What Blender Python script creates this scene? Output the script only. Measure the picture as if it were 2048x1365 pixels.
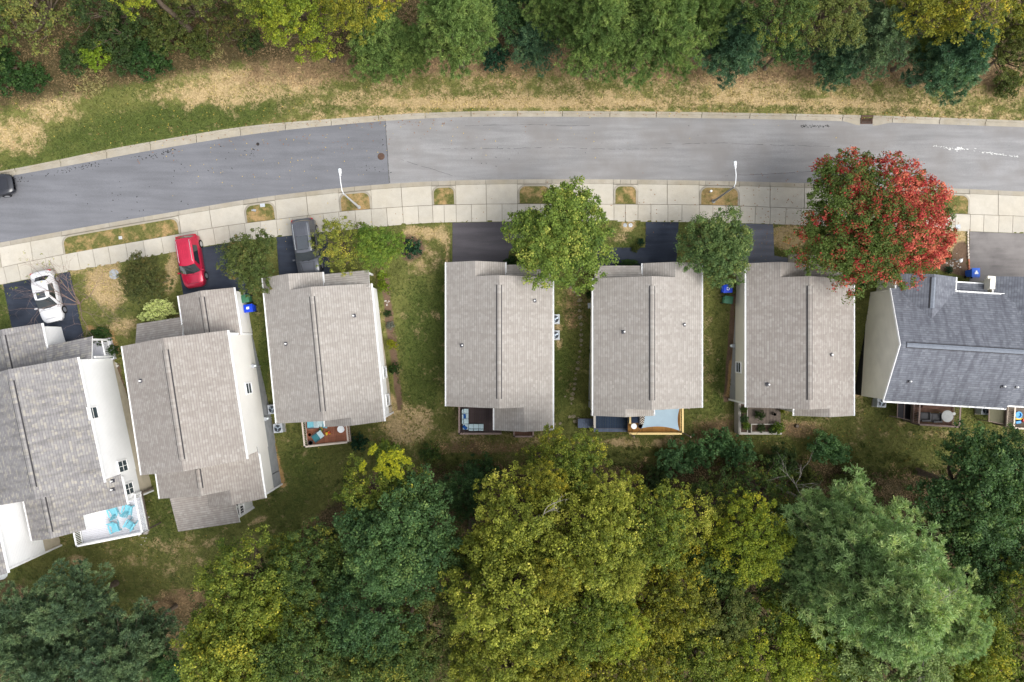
import bpy, math, random
import numpy as np
from mathutils import Vector, Matrix

for _o in list(bpy.data.objects):
    bpy.data.objects.remove(_o)
scene = bpy.context.scene
COL = scene.collection
R = math.radians

# ------------------------------------------------------------------ camera, sky, sun, exposure
CAM_H = 58.0                     # a drone looking straight down
FPX = 24.0 / 36.0 * 2048.0       # focal length in photograph pixels
cam_d = bpy.data.cameras.new('camera')
cam_d.lens = 24.0
cam_d.sensor_width = 36.0
cam_d.clip_start = 0.5
cam_d.clip_end = 4000.0
cam = bpy.data.objects.new('camera', cam_d)
cam.location = (0, 0, CAM_H)
cam.rotation_euler = (0, 0, 0)
COL.objects.link(cam)
scene.camera = cam

SUN_EL, SUN_AZ = 52.0, 120.0     # azimuth clockwise from image-up (north)
world = bpy.data.worlds.new('World')
scene.world = world
world.use_nodes = True
wn, wl = world.node_tree.nodes, world.node_tree.links
wn.clear()
w_out = wn.new('ShaderNodeOutputWorld')
w_bg = wn.new('ShaderNodeBackground')
w_sky = wn.new('ShaderNodeTexSky')
w_sky.sky_type = 'NISHITA'
w_sky.sun_disc = False
w_sky.sun_elevation = R(SUN_EL)
w_sky.sun_rotation = R(SUN_AZ)
w_sky.air_density = 1.0
w_sky.dust_density = 3.0
w_sky.ozone_density = 1.0
w_hs = wn.new('ShaderNodeHueSaturation')          # thin overcast: the blue is mostly washed out
w_hs.inputs['Saturation'].default_value = 0.30
w_bg.inputs['Strength'].default_value = 0.15
wl.new(w_sky.outputs[0], w_hs.inputs['Color'])
wl.new(w_hs.outputs[0], w_bg.inputs['Color'])
wl.new(w_bg.outputs[0], w_out.inputs[0])

sun_d = bpy.data.lights.new('sun', 'SUN')
sun_d.energy = 1.3
sun_d.angle = R(48.0)
sun_d.color = (1.0, 0.97, 0.925)
sun = bpy.data.objects.new('sun', sun_d)
COL.objects.link(sun)
_az, _el = R(SUN_AZ), R(SUN_EL)
_to_sun = Vector((math.sin(_az) * math.cos(_el), math.cos(_az) * math.cos(_el), math.sin(_el)))
sun.rotation_euler = _to_sun.to_track_quat('Z', 'Y').to_euler()

scene.view_settings.view_transform = 'Standard'
scene.view_settings.look = 'None'
scene.view_settings.gamma = 1.0
scene.view_settings.use_curve_mapping = False
scene.view_settings.exposure = 1.08
scene.render.engine = 'CYCLES'
scene.cycles.max_bounces = 6
scene.cycles.diffuse_bounces = 3
scene.cycles.glossy_bounces = 3
scene.cycles.transmission_bounces = 4
scene.cycles.transparent_max_bounces = 6
scene.cycles.use_denoising = True
scene.render.film_transparent = False

# ------------------------------------------------------------------ helpers: surveying
def smooth(a, b, t):
    t = np.clip((np.asarray(t, float) - a) / (b - a), 0, 1)
    return t * t * (3 - 2 * t)

def curve(pts, sig=45.0):
    """A kerb line surveyed as points along the street, smoothed; returns y(x), slope(x)."""
    xs = np.array([p[0] for p in pts], float)
    ys = np.array([p[1] for p in pts], float)
    m0 = (ys[1] - ys[0]) / (xs[1] - xs[0])
    m1 = (ys[-1] - ys[-2]) / (xs[-1] - xs[-2])
    xs = np.concatenate([[xs[0] - 1500], xs, [xs[-1] + 1500]])
    ys = np.concatenate([[ys[0] - 1500 * m0], ys, [ys[-1] + 1500 * m1]])
    g = np.arange(-1400, 3450, 4.0)
    v = np.interp(g, xs, ys)
    k = np.exp(-0.5 * (np.arange(-40, 41) * 4.0 / sig) ** 2)
    k /= k.sum()
    v = np.convolve(np.pad(v, 40, mode='edge'), k, mode='valid')
    def f(x):
        return np.interp(x, g, v)
    return f

c_kerb_n = curve([(0, 343), (68, 331), (137, 316), (205, 301), (273, 289), (342, 277), (410, 265), (478, 254), (547, 247), (615, 242),
                  (708, 235), (777, 230), (845, 226), (913, 224), (982, 222), (1153, 223), (1340, 224), (1519, 227), (1690, 230), (1861, 235), (2048, 242)])
c_road_n = curve([(0, 355), (20, 351), (137, 331), (273, 305), (410, 282), (478, 271), (581, 258), (700, 247), (770, 241), (913, 233), (1118, 233),
                  (1340, 235), (1587, 239), (1785, 245), (2048, 254)])
c_road_s = curve([(0, 485), (168, 454), (337, 425), (512, 395), (640, 380), (713, 372), (782, 367), (860, 362), (970, 359), (1140, 358), (1335, 359.5),
                  (1405, 361), (1540, 364), (1700, 369), (1871, 375), (1939, 378), (2048, 383)])
c_walk_n = curve([(0, 536), (125, 509), (216, 493), (323, 475), (400, 460), (489, 446), (552, 440), (677, 423), (803, 414), (863, 410), (1031, 408),
                  (1227, 409), (1335, 409.5), (1399, 410), (1480, 412), (1540, 415), (1911, 428), (2048, 433)])
c_walk_s = curve([(0, 570), (60, 557), (140, 543), (219, 530), (323, 509), (404, 493), (470, 483), (555, 474), (583, 471), (799, 450), (860, 445),
                  (1050, 443), (1224, 443.5), (1357, 444), (1507, 447), (1540, 448.5), (1939, 463), (2048, 467)])

def P(px, py, z=0.0):
    k = (CAM_H - z) / FPX
    return Vector(((px - 1024.0) * k, (682.5 - py) * k, z))

def ground_z(x, y):
    """Lots are level at the street and fall about two metres towards the wood behind; the bank rises beyond the street."""
    x = np.asarray(x, float); y = np.asarray(y, float)
    k0 = FPX / CAM_H
    px = x * k0 + 1024.0
    py = 682.5 - y * k0
    d = (py - c_walk_s(px)) / k0
    z = -2.1 * smooth(3.8, 17.0, d) - 0.9 * smooth(17, 40, d)
    dn = (c_kerb_n(px) - py) / k0
    z = z + 1.3 * smooth(2.0, 14.0, dn)
    return z

def G(px, py, dz=0.0):
    z = 0.0
    for _ in range(8):
        p = P(px, py, z + dz)
        z = float(ground_z(p.x, p.y))
    p = P(px, py, z + dz)
    return p

# ------------------------------------------------------------------ helpers: meshes
class MB:
    """Collects faces; build() links them as ONE mesh object."""
    def __init__(self):
        self.v, self.f, self.m, self.uv = [], [], [], []
    def face(self, pts, mat=0, uv=None):
        b = len(self.v)
        self.v += [tuple(p) for p in pts]
        self.f.append(tuple(range(b, b + len(pts))))
        self.m.append(mat)
        self.uv.append(uv if uv else [(0, 0)] * len(pts))
    def prism(self, top, bot, mat=0, mside=None, uv=None, cap=True):
        """A closed solid between two rings of equal length (top ring counter-clockwise from above)."""
        n = len(top)
        ms = mat if mside is None else mside
        b = len(self.v)
        self.v += [tuple(p) for p in top] + [tuple(p) for p in bot]
        self.f.append(tuple(range(b, b + n))); self.m.append(mat); self.uv.append(uv if uv else [(0, 0)] * n)
        if cap:
            self.f.append(tuple(range(b + 2 * n - 1, b + n - 1, -1))); self.m.append(ms); self.uv.append([(0, 0)] * n)
        for i in range(n):
            j = (i + 1) % n
            self.f.append((b + j, b + i, b + n + i, b + n + j)); self.m.append(ms); self.uv.append([(0, 0)] * 4)
    def box(self, c, s, rz=0.0, mat=0, taper=1.0, M=None):
        hx, hy, hz = s[0] / 2, s[1] / 2, s[2] / 2
        ca, sa = math.cos(rz), math.sin(rz)
        def t(x, y, z):
            q = Vector((c[0] + x * ca - y * sa, c[1] + x * sa + y * ca, c[2] + z))
            return M @ q if M is not None else q
        top = [t(-hx * taper, -hy * taper, hz), t(hx * taper, -hy * taper, hz), t(hx * taper, hy * taper, hz), t(-hx * taper, hy * taper, hz)]
        bot = [t(-hx, -hy, -hz), t(hx, -hy, -hz), t(hx, hy, -hz), t(-hx, hy, -hz)]
        self.prism(top, bot, mat)
    def bar(self, a, b, w, h=None, mat=0):
        """A beam of rectangular section between two points."""
        a, b = Vector(a), Vector(b)
        h = w if h is None else h
        d = (b - a).normalized()
        s = d.cross(Vector((0, 0, 1)))
        s = Vector((1, 0, 0)) if s.length < 1e-4 else s.normalized()
        u = s.cross(d).normalized()
        r1 = [a + s * w / 2 + u * h / 2, a - s * w / 2 + u * h / 2, a - s * w / 2 - u * h / 2, a + s * w / 2 - u * h / 2]
        r2 = [q + (b - a) for q in r1]
        self.prism(r2, r1, mat)
    def tube(self, pts, rad, n=6, mat=0, caps=True):
        pts = [Vector(p) for p in pts]
        if not hasattr(rad, '__len__'):
            rad = [rad] * len(pts)
        b0 = len(self.v)
        for i, p in enumerate(pts):
            d = (pts[min(i + 1, len(pts) - 1)] - pts[max(i - 1, 0)]).normalized()
            s = d.cross(Vector((0.31, 0.17, 0.93)))
            s = d.cross(Vector((1, 0, 0))) if s.length < 0.05 else s
            s.normalize(); u = d.cross(s)
            for k in range(n):
                a = 2 * math.pi * k / n
                self.v.append(tuple(p + (s * math.cos(a) + u * math.sin(a)) * rad[i]))
        for i in range(len(pts) - 1):
            for k in range(n):
                a, b = b0 + i * n + k, b0 + i * n + (k + 1) % n
                self.f.append((a, b, b + n, a + n)); self.m.append(mat); self.uv.append([(0, 0)] * 4)
        if caps:
            self.f.append(tuple(b0 + k for k in range(n))[::-1]); self.m.append(mat); self.uv.append([(0, 0)] * n)
            e = b0 + (len(pts) - 1) * n
            self.f.append(tuple(e + k for k in range(n))); self.m.append(mat); self.uv.append([(0, 0)] * n)
    def lathe(self, c, prof, n=20, mat=0):
        """Revolves (radius, z) pairs about the vertical through c."""
        b0 = len(self.v)
        for r, z in prof:
            for k in range(n):
                a = 2 * math.pi * k / n
                self.v.append((c[0] + r * math.cos(a), c[1] + r * math.sin(a), c[2] + z))
        for i in range(len(prof) - 1):
            for k in range(n):
                a, b = b0 + i * n + k, b0 + i * n + (k + 1) % n
                self.f.append((a, b, b + n, a + n)); self.m.append(mat); self.uv.append([(0, 0)] * 4)
        self.f.append(tuple(b0 + k for k in range(n))[::-1]); self.m.append(mat); self.uv.append([(0, 0)] * n)
        e = b0 + (len(prof) - 1) * n
        self.f.append(tuple(e + k for k in range(n))); self.m.append(mat); self.uv.append([(0, 0)] * n)
    def grid(self, rows, mat=0, close=False):
        """Faces between rows of points."""
        b0 = len(self.v); n = len(rows[0])
        for r in rows:
            self.v += [tuple(p) for p in r]
        for i in range(len(rows) - 1):
            for k in range(n if close else n - 1):
                a, b = b0 + i * n + k, b0 + i * n + (k + 1) % n
                self.f.append((a, b, b + n, a + n)); self.m.append(mat); self.uv.append([(0, 0)] * 4)
    def mesh(self, name, mats, smooth_deg=None, origin=None):
        me = bpy.data.meshes.new(name)
        v = self.v if origin is None else [(p[0] - origin[0], p[1] - origin[1], p[2] - origin[2]) for p in self.v]
        me.from_pydata(v, [], self.f)
        for m in (mats if isinstance(mats, (list, tuple)) else [mats]):
            me.materials.append(m)
        me.polygons.foreach_set('material_index', self.m)
        ul = me.uv_layers.new(name='UVMap')
        flat = np.array([c for uv in self.uv for c in uv], dtype=np.float32).ravel()
        if len(flat) == len(ul.data) * 2:
            ul.data.foreach_set('uv', flat)
        if smooth_deg:
            me.polygons.foreach_set('use_smooth', [True] * len(me.polygons))
            try:
                me.set_sharp_from_angle(angle=R(smooth_deg))
            except Exception:
                pass
        me.update()
        return me
    def build(self, name, mats, parent=None, smooth_deg=None, origin=None):
        """World coordinates in; the object hangs under its parent (an unrotated Empty) or stands at origin."""
        o0 = origin
        if parent is not None and origin is None:
            q = parent; o0 = Vector((0, 0, 0))
            while q is not None:
                o0 = o0 + Vector(q.location); q = q.parent
        ob = bpy.data.objects.new(name, self.mesh(name, mats, smooth_deg, o0))
        COL.objects.link(ob)
        if parent is not None:
            ob.parent = parent
        elif origin is not None:
            ob.location = origin
        return ob

def tag(o, label=None, cat=None, group=None, kind=None):
    if label: o['label'] = label
    if cat: o['category'] = cat
    if group: o['group'] = group
    if kind: o['kind'] = kind
    return o

def empty(name, loc, label=None, cat=None, group=None, kind=None, rz=0.0):
    o = bpy.data.objects.new(name, None)
    o.empty_display_size = 0.3
    o.location = loc
    o.rotation_euler = (0, 0, rz)
    COL.objects.link(o)
    return tag(o, label, cat, group, kind)

def inst(name, me, parent=None, loc=(0, 0, 0), rz=0.0, scale=1.0):
    o = bpy.data.objects.new(name, me)
    COL.objects.link(o)
    o.parent = parent
    o.location = loc
    o.rotation_euler = (0, 0, rz)
    o.scale = (scale,) * 3 if not hasattr(scale, '__len__') else scale
    return o

def copy_tree(o, parent=None):
    c = o.copy(); COL.objects.link(c); c.parent = parent
    for ch in list(o.children):
        copy_tree(ch, c)
    return c

# ------------------------------------------------------------------ helpers: materials
def lin(r, g, b, k=1.0):
    """A colour noted as 8-bit sRGB, as a linear base colour times k."""
    out = []
    for c in (r, g, b):
        c /= 255.0
        c = c / 12.92 if c <= 0.04045 else ((c + 0.055) / 1.055) ** 2.4
        out.append(c * k)
    return (*out, 1.0)

class NT:
    def __init__(self, name, rough=0.8, spec=0.25, metal=0.0):
        self.mat = bpy.data.materials.new(name)
        self.mat.use_nodes = True
        self.n, self.l = self.mat.node_tree.nodes, self.mat.node_tree.links
        self.b = self.n['Principled BSDF']
        self.b.inputs['Roughness'].default_value = rough
        self.b.inputs['Specular IOR Level'].default_value = spec
        self.b.inputs['Metallic'].default_value = metal
        self.tc = None
    def new(self, t, **kw):
        x = self.n.new(t)
        for k, v in kw.items():
            setattr(x, k, v)
        return x
    def put(self, sock, val):
        if hasattr(val, 'is_linked') or hasattr(val, 'links'):
            self.l.new(val, sock)
        else:
            sock.default_value = val
    def coord(self, which='Object'):
        if which == 'World':
            g = self.new('ShaderNodeNewGeometry'); return g.outputs['Position']
        if self.tc is None:
            self.tc = self.new('ShaderNodeTexCoord')
        return self.tc.outputs[which]
    def mapping(self, vec, scale=(1, 1, 1), rot=(0, 0, 0), loc=(0, 0, 0)):
        m = self.new('ShaderNodeMapping')
        m.inputs['Scale'].default_value = scale
        m.inputs['Rotation'].default_value = rot
        m.inputs['Location'].default_value = loc
        self.l.new(vec, m.inputs['Vector'])
        return m.outputs[0]
    def noise(self, vec, scale, detail=3.0, rough=0.55, out='Fac', dist=0.0):
        t = self.new('ShaderNodeTexNoise')
        t.inputs['Scale'].default_value = scale
        t.inputs['Detail'].default_value = detail
        t.inputs['Roughness'].default_value = rough
        t.inputs['Distortion'].default_value = dist
        self.l.new(vec, t.inputs['Vector'])
        return t.outputs[out]
    def voronoi(self, vec, scale, out='Distance', feature='F1', rnd=1.0):
        t = self.new('ShaderNodeTexVoronoi', feature=feature)
        t.inputs['Scale'].default_value = scale
        t.inputs['Randomness'].default_value = rnd
        self.l.new(vec, t.inputs['Vector'])
        return t.outputs[out]
    def ramp(self, fac, stops, interp='LINEAR'):
        r = self.new('ShaderNodeValToRGB')
        r.color_ramp.interpolation = interp
        el = r.color_ramp.elements
        while len(el) < len(stops):
            el.new(0.5)
        for e, (p, c) in zip(el, stops):
            e.position = p
            e.color = c if hasattr(c, '__len__') else (c, c, c, 1)
        self.put(r.inputs[0], fac)
        return r.outputs[0]
    def mix(self, fac, a, b, mode='MIX'):
        m = self.new('ShaderNodeMix', data_type='RGBA', blend_type=mode)
        self.put(m.inputs[0], fac)
        self.put(m.inputs[6], a)
        self.put(m.inputs[7], b)
        return m.outputs[2]
    def math(self, op, a, b=0.0, clamp=False):
        m = self.new('ShaderNodeMath', operation=op, use_clamp=clamp)
        self.put(m.inputs[0], a); self.put(m.inputs[1], b)
        return m.outputs[0]
    def attr(self, name, out='Fac', typ='GEOMETRY'):
        a = self.new('ShaderNodeAttribute', attribute_name=name, attribute_type=typ)
        return a.outputs[out]
    def scale_col(self, col, fac):
        """Multiplies a colour by a grey factor."""
        return self.mix(1.0, col, fac, 'MULTIPLY')
    def bump(self, h, strength=0.3, dist=0.02):
        b = self.new('ShaderNodeBump')
        b.inputs['Strength'].default_value = strength
        b.inputs['Distance'].default_value = dist
        self.put(b.inputs['Height'], h)
        self.l.new(b.outputs[0], self.b.inputs['Normal'])
    def base(self, c):
        self.put(self.b.inputs['Base Color'], c)
        return self.mat

def plain(name, col, rough=0.6, spec=0.3, metal=0.0, var=0.12, scale=6.0, coat=0.0):
    t = NT(name, rough, spec, metal)
    v = t.coord()
    f = t.ramp(t.noise(v, scale, 4), [(0.25, 1 - var), (0.75, 1 + var)])
    if coat:
        t.b.inputs['Coat Weight'].default_value = coat
        t.b.inputs['Coat Roughness'].default_value = 0.06
    return t.base(t.scale_col(col, f))

def shingle(name, cols, stain=None, stain_amt=0.0):
    """Asphalt shingles in courses along the eave; UVs are metres (along the eave, up the slope)."""
    t = NT(name, 0.92, 0.15)
    uv = t.coord('UV')
    wob = t.mix(0.006, uv, t.noise(uv, 2.5, 2, out='Color'))
    sep = t.new('ShaderNodeSeparateXYZ'); t.l.new(wob, sep.inputs[0])
    rid = t.math('FLOOR', t.math('DIVIDE', sep.outputs[1], 0.19))
    rn1 = t.new('ShaderNodeTexWhiteNoise', noise_dimensions='1D'); t.l.new(rid, rn1.inputs['W'])
    cid = t.math('FLOOR', t.math('ADD', t.math('DIVIDE', sep.outputs[0], 0.22), t.math('MULTIPLY', rn1.outputs['Value'], 7.0)))
    wn_ = t.new('ShaderNodeTexWhiteNoise', noise_dimensions='2D')
    cmb = t.new('ShaderNodeCombineXYZ'); t.l.new(cid, cmb.inputs[0]); t.l.new(rid, cmb.inputs[1]); t.l.new(cmb.outputs[0], wn_.inputs['Vector'])
    col = t.ramp(wn_.outputs['Value'], [(0.0, cols[0]), (0.35, cols[1]), (0.7, cols[2]), (1.0, cols[3])])
    n1 = t.noise(uv, 0.35, 4)
    col = t.scale_col(col, t.ramp(n1, [(0.3, 0.93), (0.7, 1.05)]))
    n2 = t.noise(uv, 28, 2)
    col = t.scale_col(col, t.ramp(n2, [(0.3, 0.88), (0.7, 1.10)]))
    # each course overlaps the one below: a dark butt joint
    row = t.math('FRACT', t.math('DIVIDE', sep.outputs[1], 0.19))
    butt = t.ramp(row, [(0.0, 0.58), (0.14, 0.70), (0.22, 1.0), (1.0, 1.0)])
    col = t.scale_col(col, butt)
    if stain is not None:
        sv = t.mapping(uv, (1.6, 0.22, 1))
        s = t.ramp(t.noise(sv, 1.3, 5), [(0.45, 0.0), (0.68, stain_amt)])
        col = t.mix(s, col, stain)
    t.bump(t.math('ADD', row, t.noise(uv, 40, 2)), 0.5, 0.012)
    return t.base(col)

def siding(name, col, pitch=0.17, grime=0.06):
    """Horizontal vinyl clapboards."""
    t = NT(name, 0.5, 0.35)
    pos = t.coord('World')
    sep = t.new('ShaderNodeSeparateXYZ'); t.l.new(pos, sep.inputs[0])
    row = t.math('FRACT', t.math('DIVIDE', sep.outputs[2], pitch))
    line = t.ramp(row, [(0.0, 0.78), (0.14, 0.9), (0.24, 1.0), (1.0, 1.0)])
    g = t.ramp(t.noise(pos, 0.8, 5), [(0.3, 1 - grime), (0.7, 1.0)])
    t.bump(row, 0.5, 0.012)
    return t.base(t.scale_col(t.scale_col(col, line), g))

def asphalt(name, col, tint=None, speck=0.18, wear=0.12, crack=0.0):
    t = NT(name, 0.88, 0.2)
    p = t.coord('World')
    c = t.scale_col(col, t.ramp(t.noise(p, 0.16, 5, 0.6), [(0.3, 1 - wear), (0.7, 1 + wear)]))
    c = t.scale_col(c, t.ramp(t.noise(t.mapping(p, (0.25, 2.2, 1)), 0.9, 5), [(0.35, 1 - wear * 1.1), (0.65, 1 + wear * 0.7)]))
    c = t.scale_col(c, t.ramp(t.noise(p, 22, 3), [(0.3, 1 - speck), (0.7, 1 + speck)]))
    if tint:
        c = t.mix(t.ramp(t.noise(p, 0.32, 4), [(0.42, 0.0), (0.66, 0.75)]), c, tint)
    # small dark spots
    d = t.voronoi(t.mix(0.05, p, t.noise(p, 3, 2, out='Color')), 1.1)
    sp = t.ramp(d, [(0.035, 1.0), (0.06, 0.0)])
    gate = t.ramp(t.noise(p, 0.22, 2), [(0.55, 0.0), (0.62, 1.0)])
    c = t.mix(t.math('MULTIPLY', t.math('MULTIPLY', sp, gate), 0.7), c, (0.02, 0.02, 0.024, 1))
    # worn-off pale flecks
    d2 = t.voronoi(p, 2.3)
    c = t.mix(t.ramp(d2, [(0.02, 0.5), (0.045, 0.0)]), c, (0.36, 0.34, 0.30, 1))
    if crack:
        e = t.voronoi(t.mix(0.25, p, t.noise(p, 0.8, 3, out='Color')), 0.22, feature='DISTANCE_TO_EDGE')
        c = t.mix(t.math('MULTIPLY', t.ramp(e, [(0.0, 1.0), (0.012, 0.0)]), crack), c, (0.03, 0.03, 0.035, 1))
    t.bump(t.noise(p, 35, 3), 0.25, 0.01)
    return t.base(c)

def concrete(name, col, var=0.1, warm=None):
    t = NT(name, 0.85, 0.25)
    p = t.coord('World')
    oi = t.new('ShaderNodeObjectInfo')
    c = t.scale_col(col, t.ramp(oi.outputs['Random'], [(0, 0.9), (1, 1.06)]))
    if warm:
        c = t.mix(t.ramp(t.noise(p, 0.5, 4), [(0.4, 0.0), (0.7, 0.6)]), c, warm)
    c = t.scale_col(c, t.ramp(t.noise(p, 1.4, 6, 0.65), [(0.3, 1 - var), (0.7, 1 + var * 0.5)]))
    c = t.scale_col(c, t.ramp(t.noise(p, 18, 2), [(0.3, 0.94), (0.7, 1.04)]))
    d = t.voronoi(p, 1.7)
    c = t.mix(t.ramp(d, [(0.03, 0.6), (0.055, 0.0)]), c, (0.10, 0.085, 0.07, 1))
    t.bump(t.noise(p, 30, 3), 0.15, 0.01)
    return t.base(c)

def wood(name, col, var=0.2, axis_scale=(1, 1, 1)):
    t = NT(name, 0.75, 0.2)
    p = t.coord('Object')
    oi = t.new('ShaderNodeObjectInfo')
    c = t.scale_col(col, t.ramp(oi.outputs['Random'], [(0, 1 - var), (1, 1 + var)]))
    c = t.scale_col(c, t.ramp(t.noise(t.mapping(p, axis_scale), 4.0, 5), [(0.3, 1 - var), (0.7, 1 + var * 0.8)]))
    return t.base(c)

def leafmat(name, c0, c1, c2, trans=0.34, var=0.36, lo=0.42, hi=0.72, sharp=0.25):
    """Foliage: c0 the main leaf colour, c1 a second one, c2 turned leaves; 'mixv' and 'rnd' are stored per leaf."""
    t = NT(name, 0.62, 0.22)
    mv, rn = t.attr('mixv'), t.attr('rnd')
    c = t.mix(t.ramp(mv, [(lo - sharp, 0.0), (hi - 0.12, 1.0)]), c0, c1)
    c = t.mix(t.ramp(mv, [(hi, 0.0), (min(hi + 0.16, 1.0), 1.0)]), c, c2)
    c = t.scale_col(c, t.ramp(rn, [(0.0, 1 - var), (1.0, 1 + var)]))
    t.base(c)
    tr = t.new('ShaderNodeBsdfTranslucent')
    t.put(tr.inputs['Color'], t.mix(1.0, c, (1.0, 1.15, 0.55, 1), 'MULTIPLY'))
    ms = t.new('ShaderNodeMixShader')
    ms.inputs[0].default_value = trans
    t.l.new(t.b.outputs[0], ms.inputs[1]); t.l.new(tr.outputs[0], ms.inputs[2])
    out = t.n['Material Output']
    t.l.new(ms.outputs[0], out.inputs['Surface'])
    return t.mat

# ------------------------------------------------------------------ shared materials
M = {}
def build_materials():
    k = 0.60
    M['road_old'] = asphalt('asphalt_old', lin(168, 167, 167, k * 0.98), tint=lin(152, 148, 145, k * 0.94), speck=0.13, wear=0.13, crack=0.0)
    M['road_new'] = asphalt('asphalt_new', lin(139, 140, 145, k * 0.94), speck=0.13, wear=0.10)
    M['drive_sealed'] = asphalt('driveway_sealed', lin(62, 69, 83, k), tint=lin(84, 90, 102, k), speck=0.16, wear=0.26)
    M['drive_plain'] = asphalt('driveway_plain', lin(104, 100, 104, k), speck=0.16, wear=0.16)
    M['drive_pale'] = asphalt('driveway_pale', lin(140, 135, 133, k), tint=lin(165, 160, 156, k), speck=0.14, wear=0.2)
    M['drive_grey'] = asphalt('driveway_grey', lin(128, 130, 140, k), speck=0.14, wear=0.2)
    M['concrete'] = concrete('concrete_walk', lin(214, 207, 192, k * 1.1), 0.10, warm=lin(210, 200, 180, k * 1.1))
    M['gutter'] = concrete('concrete_gutter', lin(196, 188, 172, k), 0.14, warm=lin(178, 166, 140, k))
    M['joint'] = plain('joint_bed', lin(146, 138, 122, 0.6), 0.95)
    t_w = lin(196, 187, 179, k); tt = lambda s: tuple(c * s for c in t_w[:3]) + (1,)
    M['sh_taupe'] = shingle('shingle_taupe', [lin(181, 174, 166, k), lin(186, 179, 171, k), lin(190, 184, 176, k), lin(198, 192, 184, k)], stain=lin(160, 152, 145, k), stain_amt=0.45)
    M['sh_grey'] = shingle('shingle_grey', [lin(156, 153, 153, k), lin(166, 163, 162, k), lin(174, 171, 168, k), lin(192, 186, 174, k)],
                           stain=lin(112, 108, 106, k), stain_amt=0.55)
    M['sh_blue'] = shingle('shingle_slate', [lin(126, 129, 138, k), lin(132, 135, 144, k), lin(138, 142, 151, k), lin(147, 151, 159, k)],
                           stain=lin(86, 87, 96, k), stain_amt=0.6)
    M['sh_dark'] = shingle('shingle_mixed_brown', [lin(173, 165, 157, k), lin(179, 171, 163, k), lin(184, 177, 169, k), lin(192, 186, 178, k)], stain=lin(156, 146, 139, k), stain_amt=0.5)
    M['trim'] = plain('white_trim', (0.82, 0.82, 0.81, 1), 0.45, 0.4, var=0.06)
    M['soffit'] = plain('soffit_white', (0.72, 0.72, 0.70, 1), 0.6, 0.2, var=0.05)
    M['side_white'] = siding('siding_white', (0.88, 0.88, 0.875, 1))
    M['side_cream'] = siding('siding_cream', (0.80, 0.78, 0.73, 1))
    M['side_beige'] = siding('siding_beige', (0.66, 0.63, 0.54, 1))
    M['side_tan'] = siding('siding_pale_tan', (0.74, 0.71, 0.62, 1), 0.2, 0.14)
    M['found'] = plain('foundation_grey', (0.30, 0.31, 0.32, 1), 0.9, 0.15, var=0.14, scale=2)
    M['found_tan'] = plain('foundation_parged', (0.50, 0.44, 0.34, 1), 0.9, 0.15, var=0.14, scale=2)
    M['found_black'] = plain('foundation_damp_proofed', (0.012, 0.012, 0.014, 1), 0.7, 0.3, var=0.2)
    M['vent_dark'] = plain('ridge_vent_dark', (0.035, 0.033, 0.036, 1), 0.8)
    M['vent_slate'] = plain('ridge_cap_slate', lin(140, 147, 158, 0.6), 0.8, var=0.15)
    M['flash'] = plain('flashing_dark', (0.05, 0.05, 0.06, 1), 0.5, 0.4)
    M['pipe'] = plain('pipe_white', (0.75, 0.75, 0.74, 1), 0.5)
    g = NT('window_glass', 0.06, 0.6); M['glass'] = g.base((0.045, 0.06, 0.07, 1))
    g = NT('lamp_lens', 0.2, 0.5); M['lens'] = g.base((0.7, 0.76, 0.78, 1))
    M['galv'] = plain('galvanised_steel', (0.42, 0.43, 0.45, 1), 0.45, 0.5, 0.6, var=0.2)
    M['grey_metal'] = plain('painted_grey_metal', (0.36, 0.38, 0.40, 1), 0.5, 0.4, 0.2)
    M['lamp_grey'] = plain('lamp_post_grey', (0.50, 0.51, 0.52, 1), 0.5, 0.4, 0.2)
    M['lamp_dull'] = plain('lamp_post_dull_grey', (0.24, 0.24, 0.24, 1), 0.55, 0.4, 0.2)
    M['lamp_white'] = plain('lamp_head_white', (0.72, 0.74, 0.75, 1), 0.4, 0.4)
    M['ac'] = plain('condenser_grey', (0.40, 0.43, 0.46, 1), 0.5, 0.3)
    M['ac_dark'] = plain('condenser_fan_dark', (0.025, 0.03, 0.04, 1), 0.5, 0.4)
    M['ac_fan'] = plain('condenser_blade', (0.30, 0.36, 0.42, 1), 0.35, 0.5, 0.4)
    M['bin_green'] = plain('bin_green', (0.035, 0.13, 0.07, 1), 0.55, 0.3)
    M['bin_blue'] = plain('bin_blue', (0.004, 0.045, 0.52, 1), 0.5, 0.3)
    M['bin_skyblue'] = plain('bin_mid_blue', (0.03, 0.12, 0.55, 1), 0.5, 0.3)
    M['white'] = plain('white_plastic', (0.78, 0.80, 0.80, 1), 0.4, 0.4, var=0.04)
    M['black'] = plain('black_plastic', (0.02, 0.02, 0.022, 1), 0.5, 0.35)
    M['rubber'] = plain('tyre_rubber', (0.018, 0.018, 0.02, 1), 0.85, 0.2)
    M['rim'] = plain('alloy_rim', (0.55, 0.56, 0.58, 1), 0.3, 0.5, 0.7)
    M['manhole'] = plain('rusty_iron', (0.10, 0.062, 0.045, 1), 0.8, 0.3, 0.3, var=0.3)
    M['iron'] = plain('dark_iron', (0.035, 0.03, 0.028, 1), 0.7, 0.3, 0.3, var=0.3)
    M['bark'] = plain('bark', (0.11, 0.085, 0.062, 1), 0.95, 0.1, var=0.35, scale=9)
    M['bark_pale'] = plain('bark_pale', (0.36, 0.33, 0.29, 1), 0.95, 0.1, var=0.3, scale=9)
    M['bark_red'] = plain('twig_reddish', (0.20, 0.14, 0.12, 1), 0.95, 0.1, var=0.3, scale=9)
    M['stone'] = plain('stepping_stone', (0.22, 0.19, 0.13, 1), 0.95, 0.1, var=0.25)
    M['stone_white'] = plain('stone_white', (0.62, 0.60, 0.56, 1), 0.95, 0.1, var=0.2)
    M['wood_red'] = wood('deck_red_cedar', lin(164, 108, 84, 0.78), 0.16)
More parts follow.
